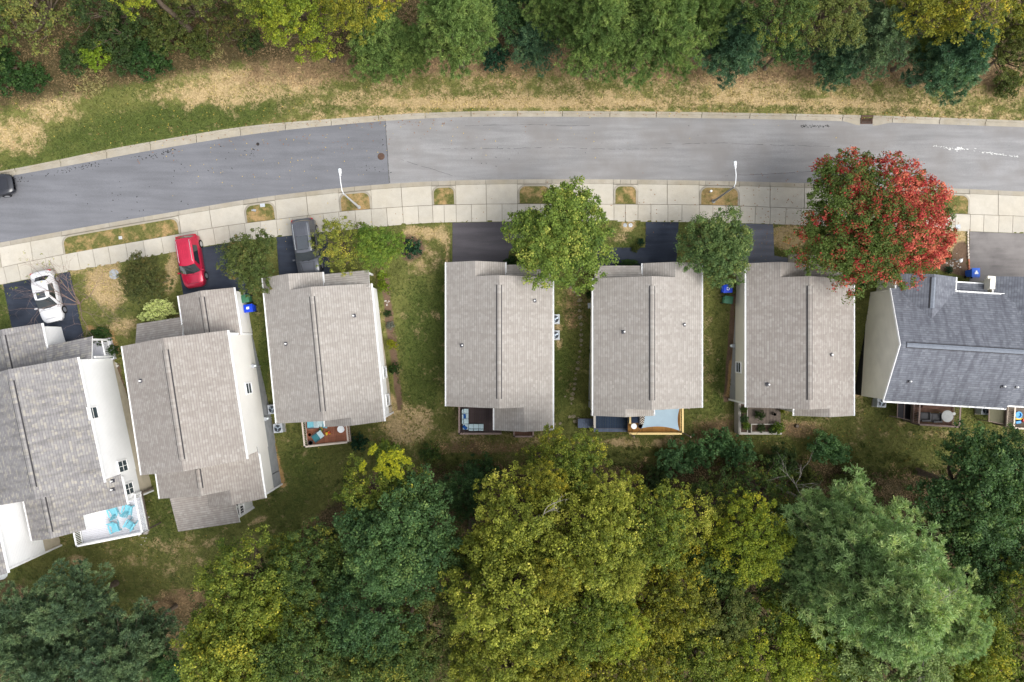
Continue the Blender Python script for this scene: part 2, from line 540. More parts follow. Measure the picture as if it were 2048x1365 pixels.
    M['wood_dark'] = wood('deck_dark_brown', lin(96, 82, 82, 0.70), 0.14)
    M['wood_navy'] = wood('deck_navy', lin(54, 70, 92, 0.62), 0.12)
    M['wood_navy_pale'] = wood('deck_slate_blue', lin(104, 116, 138, 0.7), 0.12)
    M['wood_gold'] = wood('deck_new_pine', lin(186, 134, 72, 0.8), 0.2)
    M['wood_yellow'] = wood('rail_new_pine', lin(236, 208, 146, 0.82), 0.05)
    M['wood_grey'] = wood('deck_weathered', lin(118, 106, 96, 0.7), 0.16)
    M['wood_brown'] = wood('deck_brown', lin(112, 82, 70, 0.75), 0.16)
    M['rail_brown'] = wood('rail_taupe', lin(158, 138, 130, 0.75), 0.06)
    M['rail_cream'] = wood('rail_cream', lin(222, 208, 192, 0.75), 0.06)
    M['rail_pale'] = wood('rail_weathered_pale', lin(196, 190, 180, 0.75), 0.06)
    M['deck_white'] = wood('deck_white_composite', lin(222, 222, 228, 0.82), 0.03)
    M['teal'] = plain('teal_plastic', lin(128, 200, 216, 0.8), 0.5)
    M['teal_dark'] = plain('teal_fabric', lin(70, 140, 150, 0.7), 0.8)
    M['cushion'] = plain('cushion_pale_aqua', lin(206, 228, 232, 0.85), 0.85)
    M['pillow_blue'] = plain('pillow_blue', lin(28, 92, 168, 0.8), 0.85)
    M['terracotta'] = plain('terracotta', lin(206, 128, 96, 0.75), 0.85)
    M['toy_red'] = plain('toy_red', (0.60, 0.05, 0.03, 1), 0.4)
    M['toy_yellow'] = plain('toy_yellow', (0.70, 0.50, 0.03, 1), 0.4)
    M['toy_blue'] = plain('toy_blue', (0.05, 0.30, 0.62, 1), 0.4)
    M['sail'] = plain('sail_cloth_grey_blue', lin(158, 178, 190, 0.80), 0.8, 0.15, var=0.05, scale=1.5)
    M['fabric_grey'] = plain('fabric_grey', (0.10, 0.10, 0.105, 1), 0.9, 0.1)
    M['fabric_navy'] = plain('fabric_navy', (0.03, 0.045, 0.08, 1), 0.9, 0.1)
    M['table_grey'] = plain('table_top_grey', (0.34, 0.35, 0.35, 1), 0.5, 0.35)
    M['soil'] = plain('soil', (0.075, 0.052, 0.038, 1), 0.95, 0.1, var=0.4, scale=14)
    M['tarp'] = plain('tarp_olive', lin(112, 110, 88, 0.7), 0.7, 0.2)
    M['screen'] = plain('insect_screen', (0.03, 0.028, 0.034, 1), 0.7, 0.3)
    M['chip_cream'] = plain('pale_paint', (0.66, 0.66, 0.63, 1), 0.8, 0.2)
    M['tar'] = plain('tar_black', (0.022, 0.021, 0.022, 1), 0.8, 0.2)
    M['seam'] = plain('seam_grey', (0.085, 0.085, 0.09, 1), 0.9, 0.15)
    M['leaf_yellow'] = plain('fallen_leaf_yellow', lin(214, 184, 86, 0.75), 0.8)
    M['leaf_brown'] = plain('fallen_leaf_brown', lin(150, 104, 66, 0.75), 0.8)
    # rug: bold black and white zigzags
    t = NT('rug_zigzag', 0.95, 0.1)
    sep = t.new('ShaderNodeSeparateXYZ'); t.l.new(t.coord('Object'), sep.inputs[0])
    tri = t.math('PINGPONG', sep.outputs[0], 0.21)
    w = t.math('FRACT', t.math('DIVIDE', t.math('ADD', sep.outputs[1], tri), 0.2))
    t.base(t.mix(t.ramp(w, [(0.45, 0.0), (0.5, 1.0)]), (0.03, 0.027, 0.026, 1), (0.6, 0.54, 0.46, 1)))
    M['rug'] = t.mat
    # car paints
    def paint(name, col, metal=0.0, rough=0.32):
        t = NT(name, rough, 0.5, metal)
        t.b.inputs['Coat Weight'].default_value = 0.7
        t.b.inputs['Coat Roughness'].default_value = 0.08
        f = t.ramp(t.noise(t.coord(), 2.2, 4), [(0.3, 0.93), (0.7, 1.04)])
        return t.base(t.scale_col(col, f))
    M['paint_white'] = paint('car_paint_white', (0.62, 0.62, 0.63, 1))
    M['paint_red'] = paint('car_paint_red', (0.46, 0.010, 0.045, 1), 0.35)
    M['paint_grey'] = paint('car_paint_grey', (0.095, 0.10, 0.115, 1), 0.4)
    M['paint_black'] = paint('car_paint_black', (0.012, 0.013, 0.018, 1), 0.0)
    g = NT('car_glass', 0.03, 0.8); g.b.inputs['IOR'].default_value = 2.0; M['car_glass'] = g.base((0.012, 0.018, 0.022, 1))
    M['light_clear'] = plain('headlight_clear', (0.62, 0.66, 0.68, 1), 0.12, 0.6)
    M['light_red'] = plain('tail_light_red', (0.35, 0.01, 0.012, 1), 0.15, 0.6)
build_materials()

# leaf palettes: main, second, turned
def LM(name, a, b, c, **kw):
    k = kw.pop('k', 0.80)
    M[name] = leafmat('leaf_' + name, lin(*a, k), lin(*b, k), lin(*c, k), **kw)
LM('street', (78, 102, 44), (120, 140, 58), (176, 178, 84), k=0.86)
LM('street_dark', (76, 100, 58), (106, 128, 72), (146, 152, 84), k=0.88)
LM('myrtle', (76, 92, 46), (98, 108, 54), (134, 112, 66), k=0.88)
LM('myrtle_pale', (116, 128, 56), (146, 150, 62), (196, 182, 76))
LM('lime', (92, 120, 46), (126, 148, 56), (170, 174, 68), k=0.86)
LM('olive_dark', (72, 82, 44), (92, 96, 50), (114, 100, 54), k=0.86)
LM('maple', (92, 112, 48), (182, 54, 56), (224, 126, 98), lo=0.51, hi=0.76, sharp=0.14, k=0.76)
LM('poplar', (106, 118, 46), (156, 160, 62), (212, 204, 96), k=0.9)
LM('poplar_green', (88, 108, 44), (130, 140, 54), (190, 180, 66), k=0.88)
LM('forest', (70, 96, 50), (98, 118, 56), (150, 148, 58))
LM('forest_dark', (58, 88, 52), (84, 114, 64), (116, 138, 74))
LM('gold', (98, 108, 42), (146, 144, 48), (206, 182, 58), k=0.88)
LM('bright', (108, 128, 44), (152, 162, 50), (204, 194, 58))
LM('olive', (92, 106, 54), (120, 128, 64), (156, 148, 76))
LM('pale_green', (118, 142, 84), (148, 166, 100), (172, 180, 112))
LM('pine', (116, 144, 92), (146, 170, 110), (182, 194, 128), trans=0.25, k=1.0)
LM('pine_green', (92, 118, 62), (122, 146, 78), (152, 170, 92), trans=0.25, k=0.85)
LM('pine_blue', (72, 104, 78), (98, 132, 96), (128, 156, 108), trans=0.25, k=0.85)
LM('pine_grey', (78, 100, 74), (104, 126, 88), (132, 150, 104), trans=0.25, k=1.0)
LM('shrub_dark', (44, 72, 34), (60, 88, 40), (78, 104, 48))
LM('shrub_pine', (36, 70, 48), (52, 90, 62), (68, 106, 72))
LM('shrub_lime', (108, 134, 36), (134, 156, 44), (160, 172, 56))
LM('shrub_gold', (122, 138, 40), (164, 166, 44), (192, 186, 62))
LM('shrub_pale', (186, 196, 122), (202, 208, 136), (216, 218, 152), k=1.0)
LM('shrub_grey', (112, 118, 104), (140, 144, 128), (160, 150, 150))
LM('weeds', (74, 88, 40), (98, 106, 50), (140, 128, 62))
LM('weeds_dark', (54, 74, 38), (72, 92, 46), (104, 108, 56))
LM('dry_grass', (158, 150, 100), (176, 164, 112), (190, 178, 130))
LM('branch_yellow', (150, 160, 44), (196, 192, 46), (226, 216, 60))
LM('bush_green', (82, 118, 74), (112, 146, 92), (142, 170, 108), k=0.95)
LM('branch_orange', (190, 138, 40), (206, 150, 44), (214, 166, 60))

# ------------------------------------------------------------------ the ground
def ell(X, Y, cx, cy, rx, ry, rot=0.0, soft=0.5):
    a = R(rot)
    dx, dy = X - cx, Y - cy
    u = (dx * math.cos(a) + dy * math.sin(a)) / rx
    v = (-dx * math.sin(a) + dy * math.cos(a)) / ry
    r = np.sqrt(u * u + v * v)
    return 1 - smooth(1 - soft, 1 + soft, r)

def seg(X, Y, x0, y0, x1, y1, w, soft=0.35):
    dx, dy = x1 - x0, y1 - y0
    t = np.clip(((X - x0) * dx + (Y - y0) * dy) / (dx * dx + dy * dy), 0, 1)
    r = np.hypot(X - x0 - t * dx, Y - y0 - t * dy) / w
    return 1 - smooth(1 - soft, 1 + soft, r)

GA = {}
PAVED = []
def build_ground():
    xi = np.arange(-48, 48.01, 0.25); yi = np.arange(-33, 33.01, 0.25)
    far = np.array([50, 55, 65, 85, 130, 250, 600, 1500.0])
    xs = np.concatenate([-far[::-1], xi, far]); ys = np.concatenate([-far[::-1], yi, far])
    nx, ny = len(xs), len(ys)
    X, Y = np.meshgrid(xs, ys)
    k0 = FPX / CAM_H
    PX, PY = X * k0 + 1024, 682.5 - Y * k0
    lim = np.clip(PX, -900, 2950)
    Z = ground_z(np.clip(X, -60, 60), np.clip(Y, -60, 60))
    kz = FPX / (CAM_H - Z)
    kn, ws = c_kerb_n(lim), c_walk_s(lim)
    inside = smooth(3, 8, PY - kn) * smooth(3, 8, ws - PY)
    Z = Z - 0.45 * inside
    rng = np.random.default_rng(4)
    Z += rng.normal(0, 0.012, Z.shape) * (1 - inside)
    # where each kind of ground cover lies (surveyed from above at street level)
    PX, PY = X * kz + 1024, 682.5 - Y * kz
    dn = kn - PY                     # beyond the far kerb
    ds = PY - ws                     # this side of the walk
    lush = np.zeros_like(X); dry = np.zeros_like(X); brown = np.zeros_like(X); mulch = np.zeros_like(X); gravel = np.zeros_like(X); dirt = np.zeros_like(X)
    north = dn > -4
    def mx(a, b): np.maximum(a, b, out=a)
    brown[:] = np.where(north, smooth(48, 110, dn + (PX - 500) * 0.015) * smooth(350, 620, PX) * 0.85 + smooth(120, 170, dn) * 0.9, 0)
    dry[:] = np.where(north, 0.05 + 0.42 * smooth(380, 700, PX), 0)
    mx(dry, north * 0.95 * ell(PX, PY, 1040, 205, 420, 13, 0, 0.6))
    mx(dry, north * 0.85 * ell(PX, PY, 1640, 205, 330, 10, 2, 0.6))
    mx(dry, north * 0.8 * ell(PX, PY, 500, 165, 190, 45, -6, 0.6))
    mx(dry, north * 0.9 * ell(PX, PY, 470, 203, 75, 6, -4, 0.5))
    mx(dry, north * 0.8 * ell(PX, PY, 100, 200, 60, 45, 0, 0.7))
    mx(dry, north * 0.75 * ell(PX, PY, 40, 270, 60, 40, 0, 0.6))
    mx(dry, north * 0.75 * ell(PX, PY, 1500, 175, 150, 45, 0, 0.6))
    mx(dry, north * 0.8 * ell(PX, PY, 130, 100, 90, 16, 0, 0.7))
    mx(lush, north * 0.9 * ell(PX, PY, 330, 250, 260, 42, -9, 0.5))
    mx(lush, north * 0.7 * ell(PX, PY, 660, 215, 70, 16, -5, 0.5))
    mx(lush, north * 0.6 * ell(PX, PY, 1260, 212, 90, 9, 0, 0.6))
    mx(lush, north * 0.55 * ell(PX, PY, 1800, 222, 200, 8, 3, 0.6))
    mx(lush, north * 0.7 * ell(PX, PY, 120, 310, 140, 20, -12, 0.6))
    brown *= 1 - 0.7 * lush
    s = ds > -4
    # lots: lawn with worn and dry places
    for (cx, cy, rx, ry, rot, a) in [(215, 570, 45, 50, 0, 0.9), (345, 545, 14, 45, 8, 0.9), (240, 655, 40, 18, -20, 0.6), (160, 540, 30, 12, 0, 0.5),
                                     (845, 465, 40, 14, 0, 0.8), (850, 520, 35, 30, 0, 0.55), (815, 845, 55, 40, 0, 0.85), (780, 815, 26, 26, 0, 0.8),
                                     (885, 470, 14, 24, 0, 0.7), (895, 500, 5, 45, 0, 0.9), (1230, 470, 22, 14, 0, 0.6), (1257, 452, 17, 10, 0, 1.0),
                                     (1580, 475, 36, 30, 0, 1.0), (1905, 480, 30, 30, 0, 0.95), (1118, 655, 9, 8, 0, 0.8), (1118, 690, 8, 12, 0, 0.8),
                                     (1410, 680, 20, 120, 0, 0.30), (1715, 800, 14, 60, 0, 0.5), (1440, 845, 60, 20, 0, 0.4), (1600, 850, 60, 14, 0, 0.6),
                                     (330, 1110, 150, 40, -8, 0.30), (155, 1120, 18, 12, 0, 0.7), (520, 1040, 24, 6, -25, 0.8), (1300, 885, 160, 10, 0, 0.6),
                                     (950, 880, 200, 18, 0, 0.4), (1800, 850, 10, 8, 0, 0.6), (560, 880, 20, 8, 0, 0.4), (60, 1080, 8, 40, 0, 0.6), (1900, 870, 140, 10, 0, 0.35)]:
        mx(dry, s * a * ell(PX, PY, cx, cy, rx, ry, rot, 0.5))
    mx(dry, s * 0.10)
    for (cx, cy, rx, ry, rot, a) in [(845, 700, 42, 150, 0, 0.9), (880, 640, 18, 120, 0, 0.9), (1120, 745, 34, 80, 0, 0.8), (525, 740, 14, 110, 6, 0.9), (1440, 770, 14, 80, 0, 0.8),
                                     (1240, 480, 40, 18, 0, 0.7), (590, 960, 50, 90, 20, 0.6), (330, 1030, 40, 80, 0, 0.6), (10, 620, 12, 80, 0, 0.9), (850, 800, 40, 60, 0, 0.4)]:
        mx(lush, s * a * ell(PX, PY, cx, cy, rx, ry, rot, 0.5))
    # leaf litter under the wood behind, bare earth
    wood_line = np.interp(PX, [-400, 0, 150, 330, 480, 620, 700, 860, 1000, 1200, 1400, 1600, 1800, 2048, 2400], [1150, 1150, 1220, 1235, 1165, 1050, 960, 930, 925, 930, 915, 915, 945, 910, 910])
    litter = s * smooth(-30, 30, PY - wood_line) * 0.95 + north * smooth(95, 150, dn) * 0.9
    for (cx, cy, rx, ry, rot, a) in [(960, 895, 110, 14, 0, 0.6), (1430, 860, 60, 26, 0, 0.7), (1600, 860, 50, 18, 0, 0.6), (640, 1050, 40, 26, 0, 0.5), (370, 1215, 70, 40, 0, 0.9), (1150, 620, 26, 50, 0, 0.5)]:
        mx(brown, s * a * ell(PX, PY, cx, cy, rx, ry, rot, 0.5))
    for (x0, y0, x1, y1, w, a) in [(232, 735, 290, 965, 9, 1.0), (770, 560, 785, 690, 8, 1.0), (785, 690, 800, 815, 7, 0.9), (1470, 590, 1452, 800, 6, 0.9), (1912, 530, 1925, 500, 18, 1.0), (1890, 530, 1930, 540, 14, 1.0)]:
        mx(mulch, s * a * seg(PX, PY, x0, y0, x1, y1, w, 0.5))
    mx(mulch, s * 0.9 * ell(PX, PY, 823, 498, 26, 26, 0, 0.5))
    mx(dirt, s * seg(PX, PY, 484, 620, 525, 800, 6, 0.6)); mx(dirt, s * seg(PX, PY, 525, 800, 566, 970, 6, 0.6))
    mx(dirt, s * seg(PX, PY, 26, 1000, 52, 1120, 7, 0.6)); mx(dirt, s * seg(PX, PY, 222, 664, 236, 705, 5, 0.5)); mx(dirt, s * seg(PX, PY, 175, 655, 222, 664, 4, 0.5))
    mx(dirt, s * seg(PX, PY, 1480, 620, 1455, 790, 4, 0.5))
    mx(gravel, s * seg(PX, PY, 279, 1000, 291, 1062, 8, 0.4)); mx(gravel, s * seg(PX, PY, 1189, 640, 1186, 830, 5, 0.5))
    co = np.stack([X, Y, Z], -1).reshape(-1, 3)
    i = np.arange(nx * ny).reshape(ny, nx)
    F = np.stack([i[:-1, :-1], i[:-1, 1:], i[1:, 1:], i[1:, :-1]], -1).reshape(-1, 4)
    me = bpy.data.meshes.new('ground')
    me.vertices.add(len(co)); me.vertices.foreach_set('co', co.ravel().astype(np.float32))
    me.loops.add(F.size); me.loops.foreach_set('vertex_index', F.ravel().astype(np.int32))
    me.polygons.add(len(F))
    me.polygons.foreach_set('loop_start', np.arange(0, F.size, 4, dtype=np.int32))
    me.update(calc_edges=True)
    me.polygons.foreach_set('use_smooth', np.ones(len(F), bool))
    for nm, arr in (('lush', lush), ('dry', dry), ('brown', brown), ('mulch', mulch), ('gravel', gravel), ('dirt', dirt), ('litter', litter)):
        a = me.attributes.new(nm, 'FLOAT', 'POINT'); a.data.foreach_set('value', arr.ravel().astype(np.float32))
    t = NT('lawn_and_litter', 0.95, 0.08)
    p = t.coord('World')
    n_big, n_mid, n_fine, n_vf = t.noise(p, 0.35, 5, 0.6), t.noise(p, 1.6, 6, 0.65), t.noise(p, 7.0, 5, 0.7), t.noise(p, 26, 3, 0.7)
    n_wild = t.noise(p, 0.75, 8, 0.74)
    def mask(nm, w=0.28, amp=2.0, src=None):
        v = t.math('ADD', t.attr(nm), t.math('MULTIPLY', t.math('SUBTRACT', src or n_wild, 0.5), amp))
        return t.ramp(v, [(0.5 - w, 0.0), (0.5 + w, 1.0)])
    k = 0.80
    grass = t.mix(t.ramp(n_big, [(0.35, 0.0), (0.65, 1.0)]), lin(96, 104, 52, k), lin(118, 120, 66, k))
    grass = t.mix(t.ramp(n_fine, [(0.45, 0.0), (0.68, 0.35)]), grass, lin(140, 130, 84, k))
    lushc = t.mix(t.ramp(n_fine, [(0.35, 0.0), (0.65, 1.0)]), lin(66, 84, 38, k), lin(98, 106, 54, k))
    c = t.mix(t.math('MULTIPLY', mask('lush'), 0.9), grass, lushc)
    dryc = t.mix(t.ramp(n_fine, [(0.35, 0.0), (0.68, 1.0)]), lin(158, 138, 100, k), lin(218, 190, 144, k))
    c = t.mix(t.math('MULTIPLY', mask('dry', 0.2, 3.0), 0.92), c, dryc)
    br = t.mix(t.ramp(n_fine, [(0.3, 0.0), (0.7, 1.0)]), lin(104, 86, 64, k), lin(158, 130, 98, k))
    br = t.mix(t.ramp(t.noise(p, 3.6, 6, 0.75), [(0.54, 0.0), (0.68, 0.85)]), br, lin(204, 168, 124, k))
    br = t.mix(t.ramp(t.noise(p, 2.0, 5, 0.7), [(0.56, 0.0), (0.68, 0.7)]), br, lin(108, 104, 62, k))
    c = t.mix(t.math('MULTIPLY', mask('brown'), 0.95), c, br)
    lit = t.mix(t.ramp(n_fine, [(0.3, 0.0), (0.7, 1.0)]), lin(58, 60, 36, k), lin(98, 82, 58, k))
    c = t.mix(mask('litter', 0.28, 1.4), c, lit)
    c = t.mix(mask('mulch', 0.18, 1.2), c, t.mix(n_fine, lin(92, 74, 60, k), lin(140, 116, 96, k)))
    c = t.mix(mask('dirt', 0.18, 1.2), c, t.mix(n_fine, lin(150, 116, 74, k), lin(206, 172, 120, k)))
    grv = t.ramp(t.voronoi(p, 9.0, 'Color'), [(0.2, lin(140, 128, 120, k)), (0.8, lin(236, 230, 222, k))])
    c = t.mix(mask('gravel', 0.15, 1.0), c, grv)
    c = t.scale_col(c, t.ramp(n_vf, [(0.28, 0.70), (0.72, 1.24)]))
    c = t.scale_col(c, t.ramp(n_mid, [(0.3, 0.86), (0.7, 1.10)]))
    hgt = t.math('ADD', t.math('MULTIPLY', n_fine, 0.7), n_vf)
    t.bump(hgt, 0.7, 0.06)
    GA.update(xs=xs, ys=ys, PX=PX, PY=PY, lush=lush, dry=dry, brown=brown, bare=np.maximum.reduce([mulch, gravel, dirt]), litter=litter)
    me.materials.append(t.base(c))
    M['lawn'] = t.mat
    o = bpy.data.objects.new('ground', me); COL.objects.link(o)
    tag(o, 'lawns, dry grass bank and leaf litter around the houses', kind='structure')
build_ground()

# ------------------------------------------------------------------ street
XS = np.arange(-420, 2480, 24.0)
Z_ROAD, Z_WALK = -0.115, 0.012

def strip_world(x, fa, za, fb, zb, n=1):
    """Points across a strip at street position x: perpendicular to the kerb line fa."""
    m = float(fa(x + 12) - fa(x - 12)) / 24.0
    y0 = float(fa(x))
    dy = float(fb(x)) - y0
    x1 = x - m * dy
    y1 = float(fb(x1))
    return P(x, y0, 0) + Vector((0, 0, za)), P(x1, y1, 0) + Vector((0, 0, zb)), (x1, y1)

def build_street():
    def road_part(name, xa, xb, mat, label):
        mb = MB()
        xs = [x for x in np.linspace(xa, xb, int((xb - xa) / 24) + 2)]
        rows = []
        for x in xs:
            sk = 8.0 * (1 if False else 0)
            a = P(x, float(c_road_n(x)) - 1.5, 0); b = P(x + 8, float(c_road_s(x + 8)) + 1.5, 0)
            cr = 0.05
            rows.append([Vector((*(a.lerp(b, q)).xy, Z_ROAD + cr * (1 - (2 * q - 1) ** 2))) for q in np.linspace(0, 1, 9)])
        mb.grid([r[::-1] for r in rows])
        for i, f in enumerate(mb.f):
            mb.f[i] = tuple(f)
        o = mb.build(name, mat, smooth_deg=40, origin=(0, 0, 0))
        return tag(o, label, kind='structure')
    road_part('road', 770.0, 2420.0, M['road_old'], 'older pale grey asphalt of the street')
    road_part('road', -400.0, 769.6, M['road_new'], 'newer darker asphalt of the street beside the joint')

    # far kerb and gutter: cast in lengths
    kerb = empty('kerb', (0, 0, 0), kind='structure')
    js = [-420, -330, -240, -150, -60, 30, 120, 212, 300, 392, 480, 570, 662, 757, 850, 942, 1035, 1125, 1220, 1313, 1404, 1500, 1592, 1686, 1722, 1746, 1786, 1880, 1972, 2064, 2160, 2250, 2340, 2430]
    for a, b in zip(js[:-1], js[1:]):
        if a == 1722:
            continue
        mb = MB(); g = 0.6
        n = 5
        top, rows = [], []
        for x in np.linspace(a + g, b - g, n):
            y0, y1 = float(c_kerb_n(x)), float(c_road_n(x))
            if 1686 <= a < 1786:      # widens to the drain inlet
                y1 += 7.5 * float(smooth(1686, 1722, x)) * float(1 - smooth(1746, 1786, x))
            q = [P(x, y0 - 1, 0) + Vector((0, 0, -0.2)), P(x, y0, 0) + Vector((0, 0, 0.03)), P(x, y0 + 3.6, 0) + Vector((0, 0, 0.03)), P(x, y0 + 5.2, 0) + Vector((0, 0, -0.085)),
                 P(x, y1, 0) + Vector((0, 0, Z_ROAD + 0.012)), P(x, y1 + 0.3, 0) + Vector((0, 0, -0.25))]
            rows.append(q)
        mb.grid([r[::-1] for r in rows])
        mb.face([p for p in rows[0]]); mb.face([p for p in rows[-1]][::-1])
        mb.build('kerb_stone', M['gutter'], kerb)

    # near side: gutter pan, verge plots, aprons, walk
    verges = [(-60, -4), (121, 356), (486, 549), (676, 741), (863, 911), (1035, 1104), (1227, 1276), (1399, 1480), (1680, 1941)]
    gutter = empty('gutter', (0, 0, 0), kind='structure')
    PAN = 9.0
    gj = sorted(set([-420, -300, -180, -120, 18, 60, 121, 216, 286, 356, 417, 486, 514, 549, 611, 676, 708, 741, 801, 863, 876, 900, 911, 971, 1035, 1048, 1092, 1104, 1165, 1227, 1241, 1262, 1276, 1335, 1399, 1412, 1459, 1480, 1541, 1610, 1680, 1760, 1850, 1941, 1998, 2080, 2180, 2300, 2430]))
    def slab(fa, fb, xa, xb, za, zb, parent, mat, name, gap=0.7, thick=0.14, ga=0.0, gb=0.0):
        mb = MB()
        n = max(2, int((xb - xa) / 16) + 1)
        A, B = [], []
        for x in np.linspace(xa + gap, xb - gap, n):
            m = float(fa(x + 12) - fa(x - 12)) / 24.0
            y0 = float(fa(x)) + ga
            y1 = float(fb(x)) - gb
            dx = -m * (y1 - y0)
            y1 = float(fb(x + dx)) - gb
            a, b = P(x, y0), P(x + dx, y1)
            a.z, b.z = za, zb
            A.append(a); B.append(b)
        ring = A[::-1] + B       # counter-clockwise seen from above
        low = [Vector((p.x, p.y, p.z - thick)) for p in ring]
        mb.prism(ring, low)
        return mb.build(name, mat, parent)
    fpan = lambda x: c_road_s(x) + PAN
    for a, b in zip(gj[:-1], gj[1:]):
        slab(c_road_s, fpan, a, b, Z_ROAD + 0.012, Z_ROAD + 0.035, gutter, M['gutter'], 'gutter_slab', gap=0.35)
    # driveway aprons
    apron = empty('driveway_apron', (0, 0, 0), kind='structure')
    ends = [-420] + [v for ab in verges for v in ab] + [2430]
    mids = {(-420, -60): [-300, -180], (-4, 121): [59], (356, 486): [418], (549, 676): [612], (741, 863): [802], (911, 1035): [972], (1104, 1227): [1165],
            (1276, 1399): [1335], (1480, 1680): [1541, 1610], (1941, 2430): [1998, 2080, 2180, 2300]}
    for (a, b), ms in mids.items():
        ee = [a] + ms + [b]
        for p, q in zip(ee[:-1], ee[1:]):
            slab(fpan, c_walk_n, p, q, Z_ROAD + 0.04, Z_WALK - 0.002, apron, M['concrete'], 'apron_slab', gap=0.55, ga=0.5, gb=0.4)
    # walk slabs
    walk = empty('sidewalk', (0, 0, 0), kind='structure')
    wj = [-405, -374, -342, -310, -278, -246, -214, -182, -150, -118, -86, -55, -24, 7, 35, 60, 90, 122, 154, 185, 216, 251, 286, 322, 360, 394, 426, 457, 489, 520, 552, 584, 615, 646, 677, 710, 742, 773, 805, 836, 865, 888, 912,
          943, 973, 1004, 1035, 1058, 1081, 1104, 1135, 1166, 1197, 1228, 1251, 1276, 1302, 1336, 1364, 1399, 1426, 1453, 1481, 1511, 1541, 1572, 1603, 1634, 1665, 1696, 1727, 1758, 1789, 1820,
          1850, 1880, 1911, 1941, 1968, 1998, 2026, 2055, 2085, 2115, 2145, 2176, 2207, 2238, 2270, 2301, 2332, 2364, 2396, 2428]
    for a, b in zip(wj[:-1], wj[1:]):
        slab(c_walk_n, c_walk_s, a, b, Z_WALK, Z_WALK - 0.006, walk, M['concrete'], 'walk_slab', gap=0.4, ga=0.5, gb=0.0)
    # bedding seen in the joints
    mb = MB()
    xs = np.arange(-418, 2428, 22.0)
    rows = []
    for x in xs:
        a, b, c = P(x, float(c_road_s(x)) + 1), P(x, float(c_road_s(x)) + PAN), P(x, float(c_walk_n(x)))
        d = P(x, float(c_walk_s(x)) - 1.5)
        a.z, b.z, c.z, d.z = Z_ROAD - 0.05, Z_ROAD - 0.02, Z_WALK - 0.06, Z_WALK - 0.06
        rows.append([d, c, b, a])
    mb.grid(rows)
    bed = mb.build('joint_bed', M['joint'], origin=(0, 0, 0)); tag(bed, 'dark bedding seen in the joints of the paving', kind='structure')

    # grass plots between gutter and walk, each with a rounded kerb
    names = {1: 'long grass verge plot beside the white sedan driveway', 2: 'small grass verge plot with a pale blue utility lid', 3: 'dry grass verge plot under the street lamp by the asphalt joint',
             4: 'small grass verge plot by the plain brown driveway', 5: 'grass verge plot half hidden by the street tree', 6: 'square green verge plot by the navy sealed driveway',
             7: 'straw-coloured verge plot under the dull street lamp', 8: 'verge plot beside the red maple', 0: 'verge plot at the street end'}
    for i, (xa, xb) in enumerate(verges):
        pts = []
        rc = min(17.0, (xb - xa) * 0.30)
        def top(x): return float(c_road_s(x)) + PAN + 1.5
        def sk(x): return -float(c_road_s(x + 12) - c_road_s(x - 12)) / 24.0
        ks, inner = [], []
        m = sk((xa + xb) / 2)
        H = [float(c_walk_n(x)) - top(x) for x in (xa, xb)]
        def pt(u, v):                 # u along, v down from the gutter line (pixels)
            x = u + m * v
            return x, top(u) + v
        ringo = [pt(xa, H[0] - 1), pt(xa, rc)]
        for a in np.linspace(0, 90, 7)[1:-1]:
            ringo.append(pt(xa + rc - rc * math.cos(R(a)), rc - rc * math.sin(R(a))))
        for u in np.linspace(xa + rc, xb - rc, max(2, int((xb - xa) / 30))):
            ringo.append(pt(u, 0))
        for a in np.linspace(90, 0, 7)[1:-1]:
            ringo.append(pt(xb - rc + rc * math.cos(R(a)), rc - rc * math.sin(R(a))))
        ringo += [pt(xb, rc), pt(xb, H[1] - 1)]
        cx = sum(p[0] for p in ringo) / len(ringo); cy = sum(p[1] for p in ringo) / len(ringo)
        o3 = [P(*p) for p in ringo]
        base = P(cx, cy)
        root = empty('grass_verge', base, names[i], kind='structure')
        # kerb lip
        mb = MB()
        w = 0.17
        inn = []
        for j, p in enumerate(o3):
            a_, b_ = o3[max(j - 1, 0)], o3[min(j + 1, len(o3) - 1)]
            d = (b_ - a_).normalized(); nrm = Vector((d.y, -d.x, 0))
            inn.append(p + nrm * w)
        rows = [[Vector((p.x, p.y, -0.2)) for p in o3], [Vector((p.x, p.y, -0.004)) for p in o3], [Vector((p.x, p.y, 0.022)) for p in [a.lerp(b, 0.3) for a, b in zip(o3, inn)]],
                [Vector((p.x, p.y, 0.022)) for p in inn], [Vector((p.x, p.y, -0.1)) for p in inn]]
        mb.grid(rows)
        mb.build('kerb_lip', M['gutter'], root, smooth_deg=35)
        # concrete corners outside the rounded kerb
        na = 7
        for side in (0, 1):
            arc = o3[1:1 + na] if side == 0 else o3[-1 - na:-1]
            cp = P(*pt(xa, 0)) if side == 0 else P(*pt(xb, 0))
            poly = ([Vector((cp.x, cp.y, 0))] + list(arc)) if side == 0 else ([Vector((cp.x, cp.y, 0))] + list(arc))
            zz = [Z_ROAD + 0.05] + [Z_ROAD + 0.05 + 0.07 * (1 - abs((j / (na - 1)) - (0 if side == 0 else 1))) for j in range(na)]
            poly = [Vector((p.x, p.y, z_)) for p, z_ in zip(poly, zz)]
            mb = MB(); mb.face(poly); mb.build('corner_fillet', M['concrete'], root)
        # turf
        mb = MB()
        ring = [Vector((p.x, p.y, 0.006)) for p in inn][::-1]
        low = [Vector((p.x, p.y, -0.2)) for p in ring]
        mb.prism(ring, low)
        me_o = mb.build('turf', M['turf_dry' if i in (3, 7) else 'turf'], root)
